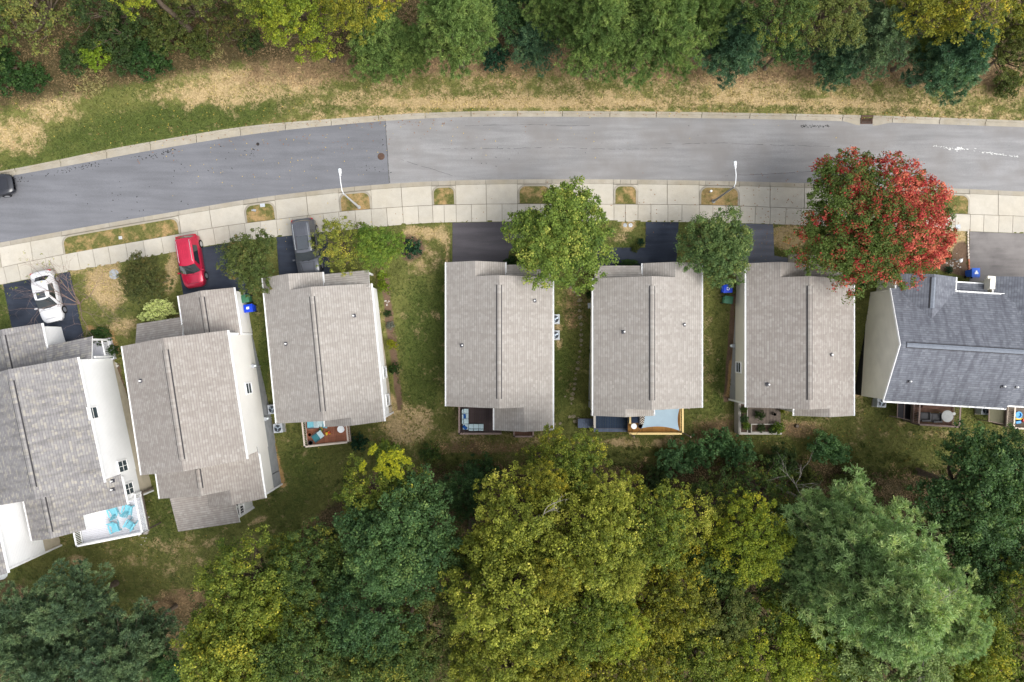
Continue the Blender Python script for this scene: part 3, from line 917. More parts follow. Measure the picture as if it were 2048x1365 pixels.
def turf_mat(name, dryness):
    t = NT(name, 0.95, 0.08); p = t.coord('World'); k = 0.74
    c = t.mix(t.ramp(t.noise(p, 5, 5, 0.7), [(0.35, 0), (0.65, 1)]), lin(84, 92, 46, k), lin(126, 122, 72, k))
    c = t.mix(t.ramp(t.noise(p, 0.9, 6, 0.7), [(0.60 - dryness, 0), (0.70 - dryness * 0.6, 0.92)]), c, t.mix(t.noise(p, 8, 4), lin(150, 124, 84, k), lin(216, 180, 130, k)))
    c = t.scale_col(c, t.ramp(t.noise(p, 26, 3, 0.7), [(0.28, 0.72), (0.72, 1.22)]))
    t.bump(t.noise(p, 22, 4), 0.7, 0.05)
    return t.base(c)
M['turf'] = turf_mat('verge_turf', 0.13); M['turf_dry'] = turf_mat('verge_turf_dry', 0.22)
build_street()

def sheet(name, pts, mat, z=0.05, thick=0.05, label=None, kind='structure', parent=None, sub=1.2):
    """A paved sheet draped on the lot; pts are its outline."""
    import mathutils.geometry as mg
    PAVED.append(pts)
    w = [P(*p) for p in pts]
    area = sum(w[i].x * w[(i + 1) % len(w)].y - w[(i + 1) % len(w)].x * w[i].y for i in range(len(w)))
    if area < 0: w = w[::-1]
    ring = []
    for i, a in enumerate(w):
        b = w[(i + 1) % len(w)]
        n = max(1, int((b - a).length / sub))
        ring += [a.lerp(b, q / n) for q in range(n)]
    import bmesh
    bm = bmesh.new()
    vs = [bm.verts.new((p.x, p.y, 0)) for p in ring]
    bm.faces.new(vs)
    bmesh.ops.triangulate(bm, faces=bm.faces[:])
    for _ in range(2):
        bmesh.ops.subdivide_edges(bm, edges=[e for e in bm.edges if e.calc_length() > 0.8], cuts=1, use_grid_fill=False)
        bmesh.ops.triangulate(bm, faces=bm.faces[:])
    for v in bm.verts:
        v.co.z = float(ground_z(v.co.x, v.co.y)) + z
    ex = bmesh.ops.extrude_edge_only(bm, edges=[e for e in bm.edges if e.is_boundary])
    for v in [g for g in ex['geom'] if isinstance(g, bmesh.types.BMVert)]:
        v.co.z -= thick + 0.1
    me = bpy.data.meshes.new(name); bm.to_mesh(me); bm.free(); me.materials.append(mat)
    o = bpy.data.objects.new(name, me); COL.objects.link(o)
    return tag(o, label, kind=kind)

ws = lambda x: float(c_walk_s(x)) + 0.8
sheet('driveway', [(7, ws(7)), (140, ws(140)), (150, 590), (172, 700), (40, 735)], M['drive_sealed'], label='dark sealed driveway under the white sedan')
sheet('driveway', [(353, ws(353)), (478, ws(478)), (492, 560), (500, 600), (372, 620)], M['drive_sealed'], label='dark sealed driveway beside the red car')
sheet('driveway', [(553, ws(553)), (654, ws(654)), (662, 560), (560, 570)], M['drive_sealed'], label='dark sealed driveway under the grey car')
sheet('driveway', [(905, ws(905)), (1046, ws(1046)), (1046, 500), (1018, 502), (1014, 540), (905, 540)], M['drive_plain'], label='plain brownish grey driveway')
sheet('driveway', [(1291.5, ws(1291)), (1357, ws(1357)), (1352, 545), (1194, 545), (1194, 495.5), (1290.5, 496)], M['drive_sealed'], label='navy sealed driveway with its side path')
sheet('driveway', [(1462, ws(1462)), (1546, ws(1546)), (1548, 512), (1575, 516), (1575, 545), (1466, 552)], M['drive_grey'], label='grey driveway by the round street tree')
sheet('garden_path', [(1576, 508), (1640, 512), (1640, 560), (1576, 556)], M['gutter'], label='pale concrete path under the red maple')
sheet('driveway', [(1938.5, ws(1938)), (2240, ws(2240)), (2240, 575), (1938.5, 575)], M['drive_pale'], label='wide pale grey driveway by the blue bin')

def build_street_details():
    # drain inlet
    root = empty('storm_drain', P(1734, 240), 'rusty barred storm drain inlet in the far gutter', 'drain')
    mb = MB()
    c = P(1734, 240)
    mb.box((c.x, c.y + 0.30, -0.02), (1.0, 0.14, 0.16)); mb.box((c.x, c.y - 0.30, -0.10), (1.0, 0.06, 0.06))
    mb.box((c.x - 0.48, c.y, -0.08), (0.05, 0.54, 0.08)); mb.box((c.x + 0.48, c.y, -0.08), (0.05, 0.54, 0.08))
    mb.build('frame', M['manhole'], root)
    mb = MB(); mb.box((c.x, c.y, -0.22), (0.9, 0.54, 0.02)); mb.build('pit', M['iron'], root)
    bar = MB(); bar.box((0, 0, 0), (0.05, 0.52, 0.05)); bm_ = bar.mesh('bar', M['manhole'])
    for q in range(9):
        inst('bar', bm_, root, (-0.4 + q * 0.1, 0, -0.09))
    # covers in the carriageway
    def cover(px, py, r, mat, name, label, cat):
        p = P(px, py); p.z = Z_ROAD + 0.03
        k = (682.5 - py)
        q = (py - float(c_road_n(px))) / max(1.0, float(c_road_s(px) - c_road_n(px)))
        p.z = Z_ROAD + 0.05 * (1 - (2 * q - 1) ** 2)
        rt = empty(name, p, label, cat)
        mb = MB(); mb.lathe((p.x, p.y, p.z), [(r, -0.05), (r, 0.012), (r * 0.9, 0.014)], 28); mb.build('rim', mat, rt)
        mb = MB(); mb.lathe((p.x, p.y, p.z), [(r * 0.86, -0.03), (r * 0.86, 0.018), (r * 0.5, 0.022), (r * 0.48, 0.016), (r * 0.2, 0.016)], 28); mb.build('lid', mat, rt)
    cover(762, 313, 0.30, M['manhole'], 'manhole_cover', 'round rusty manhole cover beside the asphalt joint', 'manhole cover')
    cover(515, 288, 0.13, M['iron'], 'valve_cover', 'small black valve cover in the newer asphalt', 'valve cover')
    # lids in the grass
    def lid(px, py, sx, sy, mat, label, rz=0.0, rnd=False):
        p = G(px, py)
        rt = empty('meter_box', p, label, 'meter box')
        mb = MB()
        if rnd:
            mb.lathe(p, [(sx / 2, -0.05), (sx / 2, 0.02), (sx * 0.42, 0.035)], 18)
        else:
            mb.box((p.x, p.y, p.z), (sx, sy, 0.06), rz, taper=0.94)
        mb.build('lid', mat, rt)
        mb = MB(); mb.box((p.x, p.y, p.z + 0.035), (0.05, 0.02, 0.012)); mb.build('finger_slot', M['iron'], rt)
    lid(525, 411, 0.42, 0.30, M['ac'], 'pale blue utility lid in the small grass verge', 0.1)
    lid(228, 549, 0.85, 0.45, M['grey_metal'], 'grey oval meter lid in the dry front lawn', 0.1, True)
    lid(1250, 451, 0.34, 0.34, M['grey_metal'], 'grey meter lid nearer the street tree', 0, True)
    lid(1261, 451, 0.36, 0.36, M['lamp_grey'], 'paler meter lid nearer the navy driveway', 0, True)
    lid(1916, 454, 0.42, 0.36, M['grey_metal'], 'grey meter lid in dry grass beside the red maple', 0.1)
    lid(241, 476, 0.3, 0.26, M['lamp_grey'], 'pale lid in the long grass verge', 0.1)
    # hydrant-like stub with two caps in the small verge
    p = G(510, 422)
    rt = empty('water_standpipe', p, 'stubby grey standpipe in the small grass verge', 'standpipe')
    mb = MB(); mb.lathe(p, [(0.10, 0), (0.10, 0.3), (0.07, 0.36), (0.03, 0.38)], 12); mb.build('barrel', M['grey_metal'], rt, 40)
    mb = MB(); mb.tube([(p.x - 0.2, p.y, p.z + 0.22), (p.x + 0.16, p.y + 0.02, p.z + 0.22)], 0.06, 10); mb.build('outlet', M['lamp_grey'], rt, 40)
    # marker post in the dry verge
    p = G(1419, 385)
    rt = empty('marker_post', p, 'short white-topped marker post in the straw-coloured verge', 'post')
    mb = MB(); mb.lathe(p, [(0.05, 0), (0.05, 0.45)], 10); mb.build('post', M['grey_metal'], rt)
    mb = MB(); mb.lathe((p.x, p.y, p.z + 0.45), [(0.10, 0), (0.10, 0.05), (0.04, 0.09)], 12); mb.build('cap', M['white'], rt)
    # spilt paint and tar on the street
    rng = random.Random(5)
    def zr(px, py):
        q = (py - float(c_road_n(px))) / max(1.0, float(c_road_s(px) - c_road_n(px)))
        return Z_ROAD + 0.05 * (1 - (2 * q - 1) ** 2) + 0.006
    def blobs(name, label, specs, mat):
        mb = MB()
        for (px, py, rx, ry, rot) in specs:
            c = P(px, py); z = zr(px, py)
            n = 9; pts = []
            for k in range(n):
                a = 2 * math.pi * k / n
                q = rng.uniform(0.6, 1.15)
                x, y = rx * q * math.cos(a), ry * q * math.sin(a)
                pts.append((c.x + x * math.cos(rot) - y * math.sin(rot), c.y + x * math.sin(rot) + y * math.cos(rot), z))
            mb.face(pts)
        tag(mb.build(name, mat, origin=(0, 0, 0)), label, kind='stuff')
    sp = []
    for _ in range(60):
        q = rng.random()
        px = 1868 + 170 * q
        py = 292 + 21 * q + rng.gauss(0, 1.0)
        sp.append((px, py, rng.uniform(0.03, 0.13), rng.uniform(0.010, 0.035), -0.12 + rng.gauss(0, 0.3)))
    for _ in range(14):
        sp.append((1920 + rng.gauss(0, 9), 298 + rng.gauss(0, 2.2), rng.uniform(0.05, 0.16), rng.uniform(0.02, 0.06), -0.1))
    blobs('paint_spill', 'dashed streak of white paint spilt on the street by the red maple', sp, M['chip_cream'])
    sp = [(1600 + 62 * rng.random(), 252 + rng.gauss(0, 1.6), rng.uniform(0.02, 0.09), rng.uniform(0.012, 0.04), rng.gauss(0, 0.4)) for _ in range(70)]
    for (cx, cy, n, sx, sy, s) in [(150, 337, 40, 28, 4, -0.19), (185, 328, 36, 26, 4, -0.19), (300, 312, 40, 26, 5, -0.19), (330, 303, 16, 10, 4, 0), (500, 300, 16, 8, 6, 0), (45, 360, 22, 12, 6, 0), (745, 340, 9, 14, 3, 0), (985, 320, 8, 22, 6, 0), (770, 260, 8, 6, 14, 0), (240, 400, 24, 60, 20, -0.1), (430, 330, 20, 60, 20, -0.1)]:
        for _ in range(n):
            dx = rng.gauss(0, sx)
            sp.append((cx + dx, cy + s * dx + rng.gauss(0, sy), rng.uniform(0.02, 0.09), rng.uniform(0.015, 0.05), rng.uniform(0, 3)))
    sp = [q for q in sp if float(c_road_n(q[0])) + 3 < q[1] < float(c_road_s(q[0])) - 3]
    blobs('tar_spots', 'black tar spots and oil drips scattered on the street', sp, M['tar'])
    mb = MB()   # an irregular seam where the two surfacings meet
    c0, c1 = P(770, 241), P(779, 366)
    for i in range(26):
        a, b = c0.lerp(c1, i / 26), c0.lerp(c1, (i + 1) / 26)
        w0, w1 = 0.022 * rng.uniform(0.3, 1.7), 0.022 * rng.uniform(0.3, 1.7)
        qa, qb = i / 26, (i + 1) / 26
        za, zb = Z_ROAD + 0.05 * (1 - (2 * qa - 1) ** 2) + 0.004, Z_ROAD + 0.05 * (1 - (2 * qb - 1) ** 2) + 0.004
        mb.face([(a.x - w0, a.y, za), (b.x - w1, b.y, zb), (b.x + w1, b.y, zb), (a.x + w0, a.y, za)])
    tag(mb.build('asphalt_seam', M['seam'], origin=(0, 0, 0)), 'dark seam across the street between two asphalts', kind='structure')
build_street_details()

# ------------------------------------------------------------------ houses
PITCH = 0.42
OV = 0.10          # eaves hardly overhang the side walls

class Frame:
    """A house's own axes: u across the ridge, d along it (away from u by a right turn), metres from corner A."""
    def __init__(self, A, ze, th):
        self.o = P(A[0], A[1], ze); self.o.z = 0
        a = R(th); self.th = a
        self.u = Vector((math.cos(a), math.sin(a), 0)); self.d = Vector((math.sin(a), -math.cos(a), 0))
    def w(self, u, d, z=0.0):
        p = self.o + self.u * u + self.d * d
        return Vector((p.x, p.y, z))
    def loc(self, p):
        q = Vector((p.x, p.y, 0)) - self.o
        return q.dot(self.u), q.dot(self.d)

class House:
    def __init__(self, name, label, A, ze, th, sh, wall, found, floor=-0.25, base=-3.0, cat='house'):
        self.f = Frame(A, ze, th)
        self.k = (CAM_H - ze) / FPX
        self.sh, self.wallm, self.foundm, self.floor, self.basez = sh, wall, found, floor, base
        c = self.f.w(4, 6)
        self.root = empty(name, (c.x, c.y, float(ground_z(c.x, c.y))), label, cat, 'houses along the street')
        self.planes = []
    def slope(self, poly, u_e, ze, sgn, pitch=PITCH, name='roof_slope', th=0.13, frame=None):
        """A roof plane rising from the eave line u=u_e in direction sgn; poly is (u, d) in metres."""
        f = frame or self.f
        zf = lambda u: ze + (u - u_e) * sgn * pitch
        c = math.sqrt(1 + pitch * pitch)
        area = sum(poly[i][0] * poly[(i + 1) % len(poly)][1] - poly[(i + 1) % len(poly)][0] * poly[i][1] for i in range(len(poly)))
        if area > 0:
            poly = poly[::-1]
        top = [f.w(u, d, zf(u)) for u, d in poly]
        bot = [p - Vector((0, 0, th)) for p in top]
        uv = [(d, (u - u_e) * sgn * c) for u, d in poly]
        mb = MB(); mb.prism(top, bot, 0, 1, uv)
        self.planes.append((f, poly, zf))
        return mb.build(name, [self.sh, M['trim']], self.root)
    def shed(self, u0, u1, d_hi, d_lo, z_hi, z_lo, name='porch_roof', th=0.12):
        """A plane falling along d from z_hi to z_lo."""
        f = self.f
        pts = [(u0, d_hi, z_hi), (u0, d_lo, z_lo), (u1, d_lo, z_lo), (u1, d_hi, z_hi)]
        if d_lo < d_hi:
            pts = pts[::-1]
        top = [f.w(*p) for p in pts]; bot = [p - Vector((0, 0, th)) for p in top]
        uv = [(p[0], (p[1] - d_lo) * (1 if d_hi > d_lo else -1) * 1.06) for p in pts]
        mb = MB(); mb.prism(top, bot, 0, 1, uv)
        lo, hi = min(d_lo, d_hi), max(d_lo, d_hi)
        self.planes.append((f, [(u0, lo), (u1, lo), (u1, hi), (u0, hi)], None))
        return mb.build(name, [self.sh, M['trim']], self.root)
    def walls(self, u0, u1, d0, d1, ze, pitch=PITCH, over=OV, rake=0.22, floor=None, frame=None, name='wall', base=None, gable=True, peak=None):
        """House-shaped wall block under a gable, with its foundation below."""
        f = frame or self.f
        a, b, e0, e1 = u0 + over, u1 - over, d0 + rake, d1 - rake
        zf = self.floor if floor is None else floor
        zt = ze + over * pitch - 0.15
        um = (u0 + u1) / 2 if peak is None else peak
        sec = [(a, zf), (b, zf), (b, zt)] + ([(um, ze + (u1 - u0) / 2 * pitch - 0.15)] if gable else []) + [(a, zt)]
        front = [f.w(u, e0, z) for u, z in sec]; back = [f.w(u, e1, z) for u, z in sec]
        mb = MB(); mb.prism(back, front, 0)
        w = mb.build(name, self.wallm, self.root)
        bz = self.basez if base is None else base
        i = 0.035
        r = [f.w(a + i, e0 + i, zf), f.w(b - i, e0 + i, zf), f.w(b - i, e1 - i, zf), f.w(a + i, e1 - i, zf)]
        mb = MB(); mb.prism(r[::-1], [Vector((p.x, p.y, bz)) for p in r[::-1]], 0)
        mb.build('foundation', self.foundm, self.root)
        return w
    def gutter(self, u, d0, d1, z, side, frame=None):
        """An open white trough along the eave with its straps; side is the outward u direction."""
        f = frame or self.f
        mb = MB()
        W_ = 0.115
        def bx(ua, ub, za, zb, da, db):
            top = [f.w(ua, da, zb), f.w(ua, db, zb), f.w(ub, db, zb), f.w(ub, da, zb)]
            mb.prism(top, [p - Vector((0, 0, zb - za)) for p in top])
        s = side
        bx(u, u + s * W_, z - 0.15, z - 0.13, d0, d1)
        bx(u + s * (W_ - 0.028), u + s * (W_ + 0.012), z - 0.1301, z - 0.02, d0, d1)
        bx(u, u + s * W_, z - 0.13, z - 0.02, d0, d0 + 0.02); bx(u, u + s * W_, z - 0.13, z - 0.02, d1 - 0.02, d1)
        n = max(2, int((d1 - d0) / 0.62))
        for i in range(n):
            d = d0 + (i + 0.5) * (d1 - d0) / n
            bx(u, u + s * W_, z - 0.045, z - 0.018, d - 0.03, d + 0.03)
        mb.build('gutter', M['trim'], self.root)
    def ridge_vent(self, u, d0, d1, z, cap=None, w=0.34, frame=None, pitch=PITCH):
        f = frame or self.f
        mb = MB()
        h = w / 2
        def v(ww, lift):
            return [(u - ww, z - ww * pitch + lift), (u, z + lift), (u + ww, z - ww * pitch + lift)]
        for ww, lift, m in ((h + 0.045, 0.045, 1), (h - 0.02, 0.075, 0)):
            s = v(ww, lift)
            for (a, b) in ((s[0], s[1]), (s[1], s[2])):
                top = [f.w(a[0], d0, a[1]), f.w(a[0], d1, a[1]), f.w(b[0], d1, b[1]), f.w(b[0], d0, b[1])]
                mb.prism(top, [p - Vector((0, 0, 0.06)) for p in top], m, m, [(d0, 0), (d1, 0), (d1, 0.18), (d0, 0.18)])
        mb.build('ridge_vent', [cap or self.sh, M['vent_dark']], self.root)
    def roof_z(self, x, y):
        best = -9
        for f, poly, zf in self.planes:
            if zf is None: continue
            u, d = f.loc(Vector((x, y, 0)))
            us = [p[0] for p in poly]; dd = [p[1] for p in poly]
            if min(us) <= u <= max(us) and min(dd) <= d <= max(dd):
                best = max(best, zf(u))
        return best
    def vent_pipe(self, px, py, h=0.34, kind=0):
        z = 3.5
        for _ in range(10):
            p = P(px, py, z); zz = self.roof_z(p.x, p.y)
            if zz > -5: z = zz
        p = P(px, py, z)
        mb = MB()
        mb.box((p.x - 0.02, p.y, p.z + 0.01), (0.34, 0.30, 0.05), 0.2, taper=0.8); mb.lathe((p.x, p.y, p.z), [(0.10, 0.0), (0.075, 0.14)], 10)
        vp = mb.build('roof_vent', M['flash'], self.root)
        mb = MB(); mb.lathe((p.x, p.y, p.z), [(0.06, 0.05), (0.06, h), (0.035, h)], 10); mb.build('pipe', M['pipe'], vp)
    def wall_hit(self, px, py, u, frame=None):
        """Where the line of sight meets the vertical wall plane at u."""
        f = frame or self.f
        c = Vector((0, 0, CAM_H)); q = P(px, py, 0)
        a = (c - f.o).dot(f.u); b = (q - f.o).dot(f.u)
        t = (u - a) / (b - a)
        p = c + (q - c) * t
        return f.loc(p)[1], p.z
    def window(self, u, d, z, w, h, side, frame=None, rails=1):
        """A framed window on the wall plane at u facing side."""
        f = frame or self.f
        def slab_(da, db, za, zb, t0, t1, mat, name, parent):
            a = [f.w(u + side * t1, da, za), f.w(u + side * t1, db, za), f.w(u + side * t1, db, zb), f.w(u + side * t1, da, zb)]
            b = [f.w(u + side * t0, da, za), f.w(u + side * t0, db, za), f.w(u + side * t0, db, zb), f.w(u + side * t0, da, zb)]
            mb = MB(); mb.prism(a, b); return mb.build(name, mat, parent)
        e = 0.09
        mb = MB()
        for (da, db, za, zb) in ((d - w / 2 - e, d - w / 2, z - h / 2 - e, z + h / 2 + e), (d + w / 2, d + w / 2 + e, z - h / 2 - e, z + h / 2 + e),
                                 (d - w / 2, d + w / 2, z + h / 2, z + h / 2 + e), (d - w / 2, d + w / 2, z - h / 2 - e, z - h / 2)):
            a = [f.w(u + side * 0.07, da, za), f.w(u + side * 0.07, db, za), f.w(u + side * 0.07, db, zb), f.w(u + side * 0.07, da, zb)]
            b = [f.w(u - side * 0.02, da, za), f.w(u - side * 0.02, db, za), f.w(u - side * 0.02, db, zb), f.w(u - side * 0.02, da, zb)]
            mb.prism(a, b)
        win = mb.build('window', M['trim'], self.root)
        slab_(d - w / 2, d + w / 2, z + 0.02, z + h / 2, 0.0, 0.035, M['glass'], 'pane', win)
        slab_(d - w / 2, d + w / 2, z - h / 2, z - 0.02, 0.0, 0.02, M['glass'], 'pane', win)
        slab_(d - w / 2, d + w / 2, z - 0.02, z + 0.02, 0.0, 0.055, M['trim'], 'meeting_rail', win)
        if rails > 1:
            slab_(d - 0.02, d + 0.02, z - h / 2, z + h / 2, 0.0, 0.05, M['trim'], 'mullion', win)
    def panel_d(self, d, u, z, w, h, out, mat, name, frame=None, thick=0.05):
        """A flat panel (door, garage door) on a wall across d, facing out (+1 rear, -1 front)."""
        f = frame or self.f
        a = [f.w(u - w / 2, d + out * thick, z), f.w(u + w / 2, d + out * thick, z), f.w(u + w / 2, d + out * thick, z + h), f.w(u - w / 2, d + out * thick, z + h)]
        b = [f.w(u - w / 2, d, z), f.w(u + w / 2, d, z), f.w(u + w / 2, d, z + h), f.w(u - w / 2, d, z + h)]
        mb = MB(); mb.prism(a, b); return mb.build(name, mat, self.root)

def cottage(label, A, th, mirror, bb_end, sh, wall, found, W=214, bump=118, d_main=30, d_back=289, bb_w=118, ze=2.75, porch_to=None, floor=-0.3):
    """One-storey gable house: a garage gable forward on one side, a bay gable to the rear on the other, both sharing a main slope."""
    H = House('house', label, A, ze, th, sh, wall, found, floor)
    k = H.k
    W, bump, dm, db, bbe, bbw = [v * k for v in (W, bump, d_main, d_back, bb_end, bb_w)]
    mu = (lambda u: W - u) if mirror else (lambda u: u)
    sg = -1 if mirror else 1
    hw, hb, h2 = W / 2, bump / 2, bbw / 2
    ridge = ze + hw * PITCH
    # slope that carries the garage gable
    H.slope([(mu(u), d) for u, d in [(0, 0), (hb, 0), (hb, dm), (hw, dm), (hw, db), (0, db)]], mu(0), ze, sg)
    H.slope([(mu(u), d) for u, d in [(hw, dm), (W, dm), (W, bbe), (W - h2, bbe), (W - h2, db), (hw, db)]], mu(W), ze, -sg)
    H.slope([(mu(u), d) for u, d in [(hb, 0), (bump, 0), (bump, dm + 0.1), (hb, dm + 0.1)]], mu(bump), ze, -sg)
    H.slope([(mu(u), d) for u, d in [(W - bbw, db - 0.1), (W - h2, db - 0.1), (W - h2, bbe), (W - bbw, bbe)]], mu(W - bbw), ze, sg)
    lo, hi = (0, W)
    H.walls(0, W, dm, db, ze)
    H.walls(min(mu(0), mu(bump)), max(mu(0), mu(bump)), 0, dm + 0.42, ze, name='wall')
    H.walls(min(mu(W - bbw), mu(W)), max(mu(W - bbw), mu(W)), db - 0.42, bbe, ze, name='wall')
    # entry porch beside the garage
    pz = ze - 0.1
    po = 4 * k
    ua, ub = mu(bump + 0.06), mu((porch_to * k) if porch_to else W - 0.1)
    H.shed(min(ua, ub), max(ua, ub), dm + 0.3, po, pz + 0.28, pz - 0.12)
    H.planes_porch = True
    for q in (0.06, 0.94):
        u = ua + (ub - ua) * q
        p = H.f.w(u, po + 0.15)
        mb = MB(); mb.box((p.x, p.y, (pz - 0.2 - 0.3) / 2), (0.14, 0.14, pz - 0.2 + 0.3), H.f.th)
        mb.build('porch_post', M['trim'], H.root)
    H.gutter(mu(0), 0.0, db, ze, -sg); H.gutter(mu(W), dm, bbe, ze, sg)
    H.gutter(mu(bump), 0.0, dm, ze, sg); H.gutter(mu(W - bbw), db, bbe, ze, -sg)
    H.ridge_vent(mu(hw), dm + 0.75, db - 0.75, ridge)
    # openings towards street and garden
    H.panel_d(0.22, mu(bump / 2), -0.02, min(3.2, bump - 1.0), 2.15, -1, M['trim'], 'garage_door')
    H.panel_d(dm + 0.22, mu(bump + 1.0), -0.02, 0.95, 2.05, -1, M['found'], 'front_door')
    H.panel_d(db - 0.22, mu((W - bbw) * 0.5), floor, 1.7, 2.05, 1, M['glass'], 'patio_door')
    H.panel_d(bbe - 0.22, mu(W - h2), floor + 0.8, 1.3, 1.2, 1, M['glass'], 'rear_window')
    H.W, H.mu, H.sg, H.ze, H.dims = W, mu, sg, ze, (bump, dm, db, bbe, bbw)
    return H

h4 = cottage('taupe-roofed house behind the plain brown driveway', (893, 525), 0, False, 336, M['sh_taupe'], M['side_beige'], M['found'], W=212, bump=117, d_back=288, bb_w=116)
h5 = cottage('taupe-roofed house behind the navy driveway', (1187, 527), 0, True, 305, M['sh_taupe'], M['side_beige'], M['found'], W=216, bump=117, d_back=289, bb_w=120)
h6 = cottage('taupe-roofed house with beige side wall beside the red maple', (1493, 527), 0, False, 305, M['sh_dark'], M['side_beige'], M['found'], W=214, bump=117, d_back=288, bb_w=118, porch_to=205)
h3 = cottage('taupe-roofed house behind the grey car', (525.5, 556), 5.5, False, 309, M['sh_taupe'], M['side_white'], M['found_tan'], W=214, bump=119, d_main=32, d_back=293, bb_w=118)
for H, vs in ((h3, [(708, 632), (573, 688)]), (h4, [(1069, 602), (925, 691)]), (h5, [(1248, 664), (1368, 650)]), (h6, [(1662, 710), (1536, 769)])):
    for v in vs:
        H.vent_pipe(*v)
def corner_boards(H, u, d, z0, z1, side):
    mb = MB()
    p = H.f.w(u, d)
    mb.box((p.x, p.y, (z0 + z1) / 2), (0.14, 0.14, z1 - z0), H.f.th)
    mb.build('corner_board', M['trim'], H.root)
for (px, py) in ((769, 745), (775, 800)):
    d, z = h3.wall_hit(px, py, h3.W - OV)
    h3.window(h3.W - OV, d, z, 0.85, 1.25, 1)
d, z = h6.wall_hit(1477.5, 735, OV)
h6.window(OV, d, z, 0.8, 1.15, -1)
corner_boards(h3, h3.W - OV, h3.dims[3] - 0.24, -2.4, 2.6, 1)
corner_boards(h6, OV, h6.dims[2] - 0.24, -2.4, 2.6, -1)
corner_boards(h6, OV, 0.24, -0.3, 2.6, -1)
# white frieze board under the eave of the beige wall
for H, u, s, d0, d1 in ((h6, OV, -1, 0.25, h6.dims[2] - 0.25), (h3, h3.W - OV, 1, h3.dims[1] + 0.3, h3.dims[3] - 0.25)):
    mb = MB()
    a = [H.f.w(u, d0, 2.68), H.f.w(u, d1, 2.68), H.f.w(u + s * 0.03, d1, 2.68), H.f.w(u + s * 0.03, d0, 2.68)]
    mb.prism(a, [p - Vector((0, 0, 0.32)) for p in a]); mb.build('frieze_board', M['trim'], H.root)
    mb = MB()
    a = [H.f.w(u + s * 0.03, d0, 2.72), H.f.w(u + s * 0.03, d1, 2.72), H.f.w(u + s * 0.08, d1, 2.72), H.f.w(u + s * 0.08, d0, 2.72)]
    mb.prism(a, [p - Vector((0, 0, 0.03)) for p in a]); mb.build('soffit', M['soffit'], H.root)

def tall_house(label, C, th, ze, W_px, L_px, sh, wall, found, mirror, garage, rear, rear2, wins, frame_shift=0):
    """House with a taller main gable; C is the front eave corner on the side that faces the lens (east)."""
    k = (CAM_H - ze) / FPX
    W, L = W_px * k, L_px * k
    a = R(th)
    ux, uy = math.cos(a), -math.sin(a)
    A = (C[0] - W_px * ux, C[1] - W_px * uy)
    H = House('house', label, A, ze, th, sh, wall, found, -0.2)
    hw = W / 2
    H.slope([(0, 0), (hw, 0), (hw, L), (0, L)], 0, ze, 1)
    H.slope([(hw, 0), (W, 0), (W, L), (hw, L)], W, ze, -1)
    H.walls(0, W, 0, L, ze)
    H.gutter(0, 0, L, ze, -1); H.gutter(W, 0, L, ze, 1)
    H.ridge_vent(hw, 0.9, L - 0.9, ze + hw * PITCH, w=0.40)
    H.W, H.L, H.ze = W, L, ze
    H.mu = lambda u: u
    return H

def wing(H, u0, u1, d0, d1, ze, peak_vent=True, base=None, floor=None, gut=(1, 1), pitch=PITCH):
    """A lower gable wing in the house's frame."""
    um = (u0 + u1) / 2
    H.slope([(u0, d0), (um, d0), (um, d1), (u0, d1)], u0, ze, 1, pitch)
    H.slope([(um, d0), (u1, d0), (u1, d1), (um, d1)], u1, ze, -1, pitch)
    H.walls(u0, u1, d0, d1, ze, pitch, base=base, floor=floor)
    if gut[0]: H.gutter(u0, d0, d1, ze, -1)
    if gut[1]: H.gutter(u1, d0, d1, ze, 1)
    if peak_vent:
        H.ridge_vent(um, d0 + 0.5, d1 - 0.5, ze + (u1 - u0) / 2 * pitch, w=0.36, pitch=pitch)

def uvat(H, px, py, z):
    return H.f.loc(P(px, py, z))

# house with the pale hedge (second from the sedan)
h2 = tall_house('taupe-roofed house with cream wall between the red car and green bins', (454, 661), 8.6, 4.9, 212, 261, M['sh_dark'], M['side_cream'], M['found'], False, None, None, None, [])
g0, g1 = uvat(h2, 357, 592, 2.6), uvat(h2, 466.8, 576, 2.6)
wing(h2, g0[0], g1[0], g0[1], 0.35, 2.6)
p0, p1 = uvat(h2, 273.7, 648, 2.3), uvat(h2, 360.6, 633.7, 2.3)
h2.shed(p0[0], g0[0] - 0.02, 0.25, p0[1], 3.15, 2.3)
r0, r1 = uvat(h2, 320, 998, 2.3), uvat(h2, 530, 997, 2.3)
um = uvat(h2, 470, 990, 2.3)[0]
rb = uvat(h2, 418, 1011, 2.3)
um = (r0[0] + r1[0]) / 2; ub = (rb[0] + r1[0]) / 2; dA, dB, dS = r0[1], r1[1], h2.L - 0.6
h2.slope([(r0[0], dS), (um, dS), (um, dA), (r0[0], dA)], r0[0], 2.3, 1)
h2.slope([(um, dS), (r1[0], dS), (r1[0], dB), (ub, dB), (ub, dA), (um, dA)], r1[0], 2.3, -1)
h2.slope([(rb[0], dA - 0.1), (ub, dA - 0.1), (ub, dB), (rb[0], dB)], rb[0], 2.3, 1)
h2.walls(r0[0], r1[0], dS, dA, 2.3)
h2.walls(rb[0], r1[0], dA - 0.44, dB, 2.3)
h2.gutter(r0[0], h2.L, dA, 2.3, -1)
h2.ridge_vent(um, h2.L + 0.3, dA - 0.6, 2.3 + (um - r0[0]) * PITCH, w=0.36)
h2.gutter(r1[0], h2.L, r1[1], 2.3, 1)
q0, q1 = uvat(h2, 356.5, 1064, 1.75), uvat(h2, 479.5, 1044, 1.75)
h2.shed(q0[0], q1[0], r0[1] - 0.3, q0[1], 2.35, 1.75, name='rear_porch_roof')
h2.vent_pipe(283, 762)
d, z = h2.wall_hit(497, 777, h2.W - OV); h2.window(h2.W - OV, d, z, 0.8, 1.1, 1)
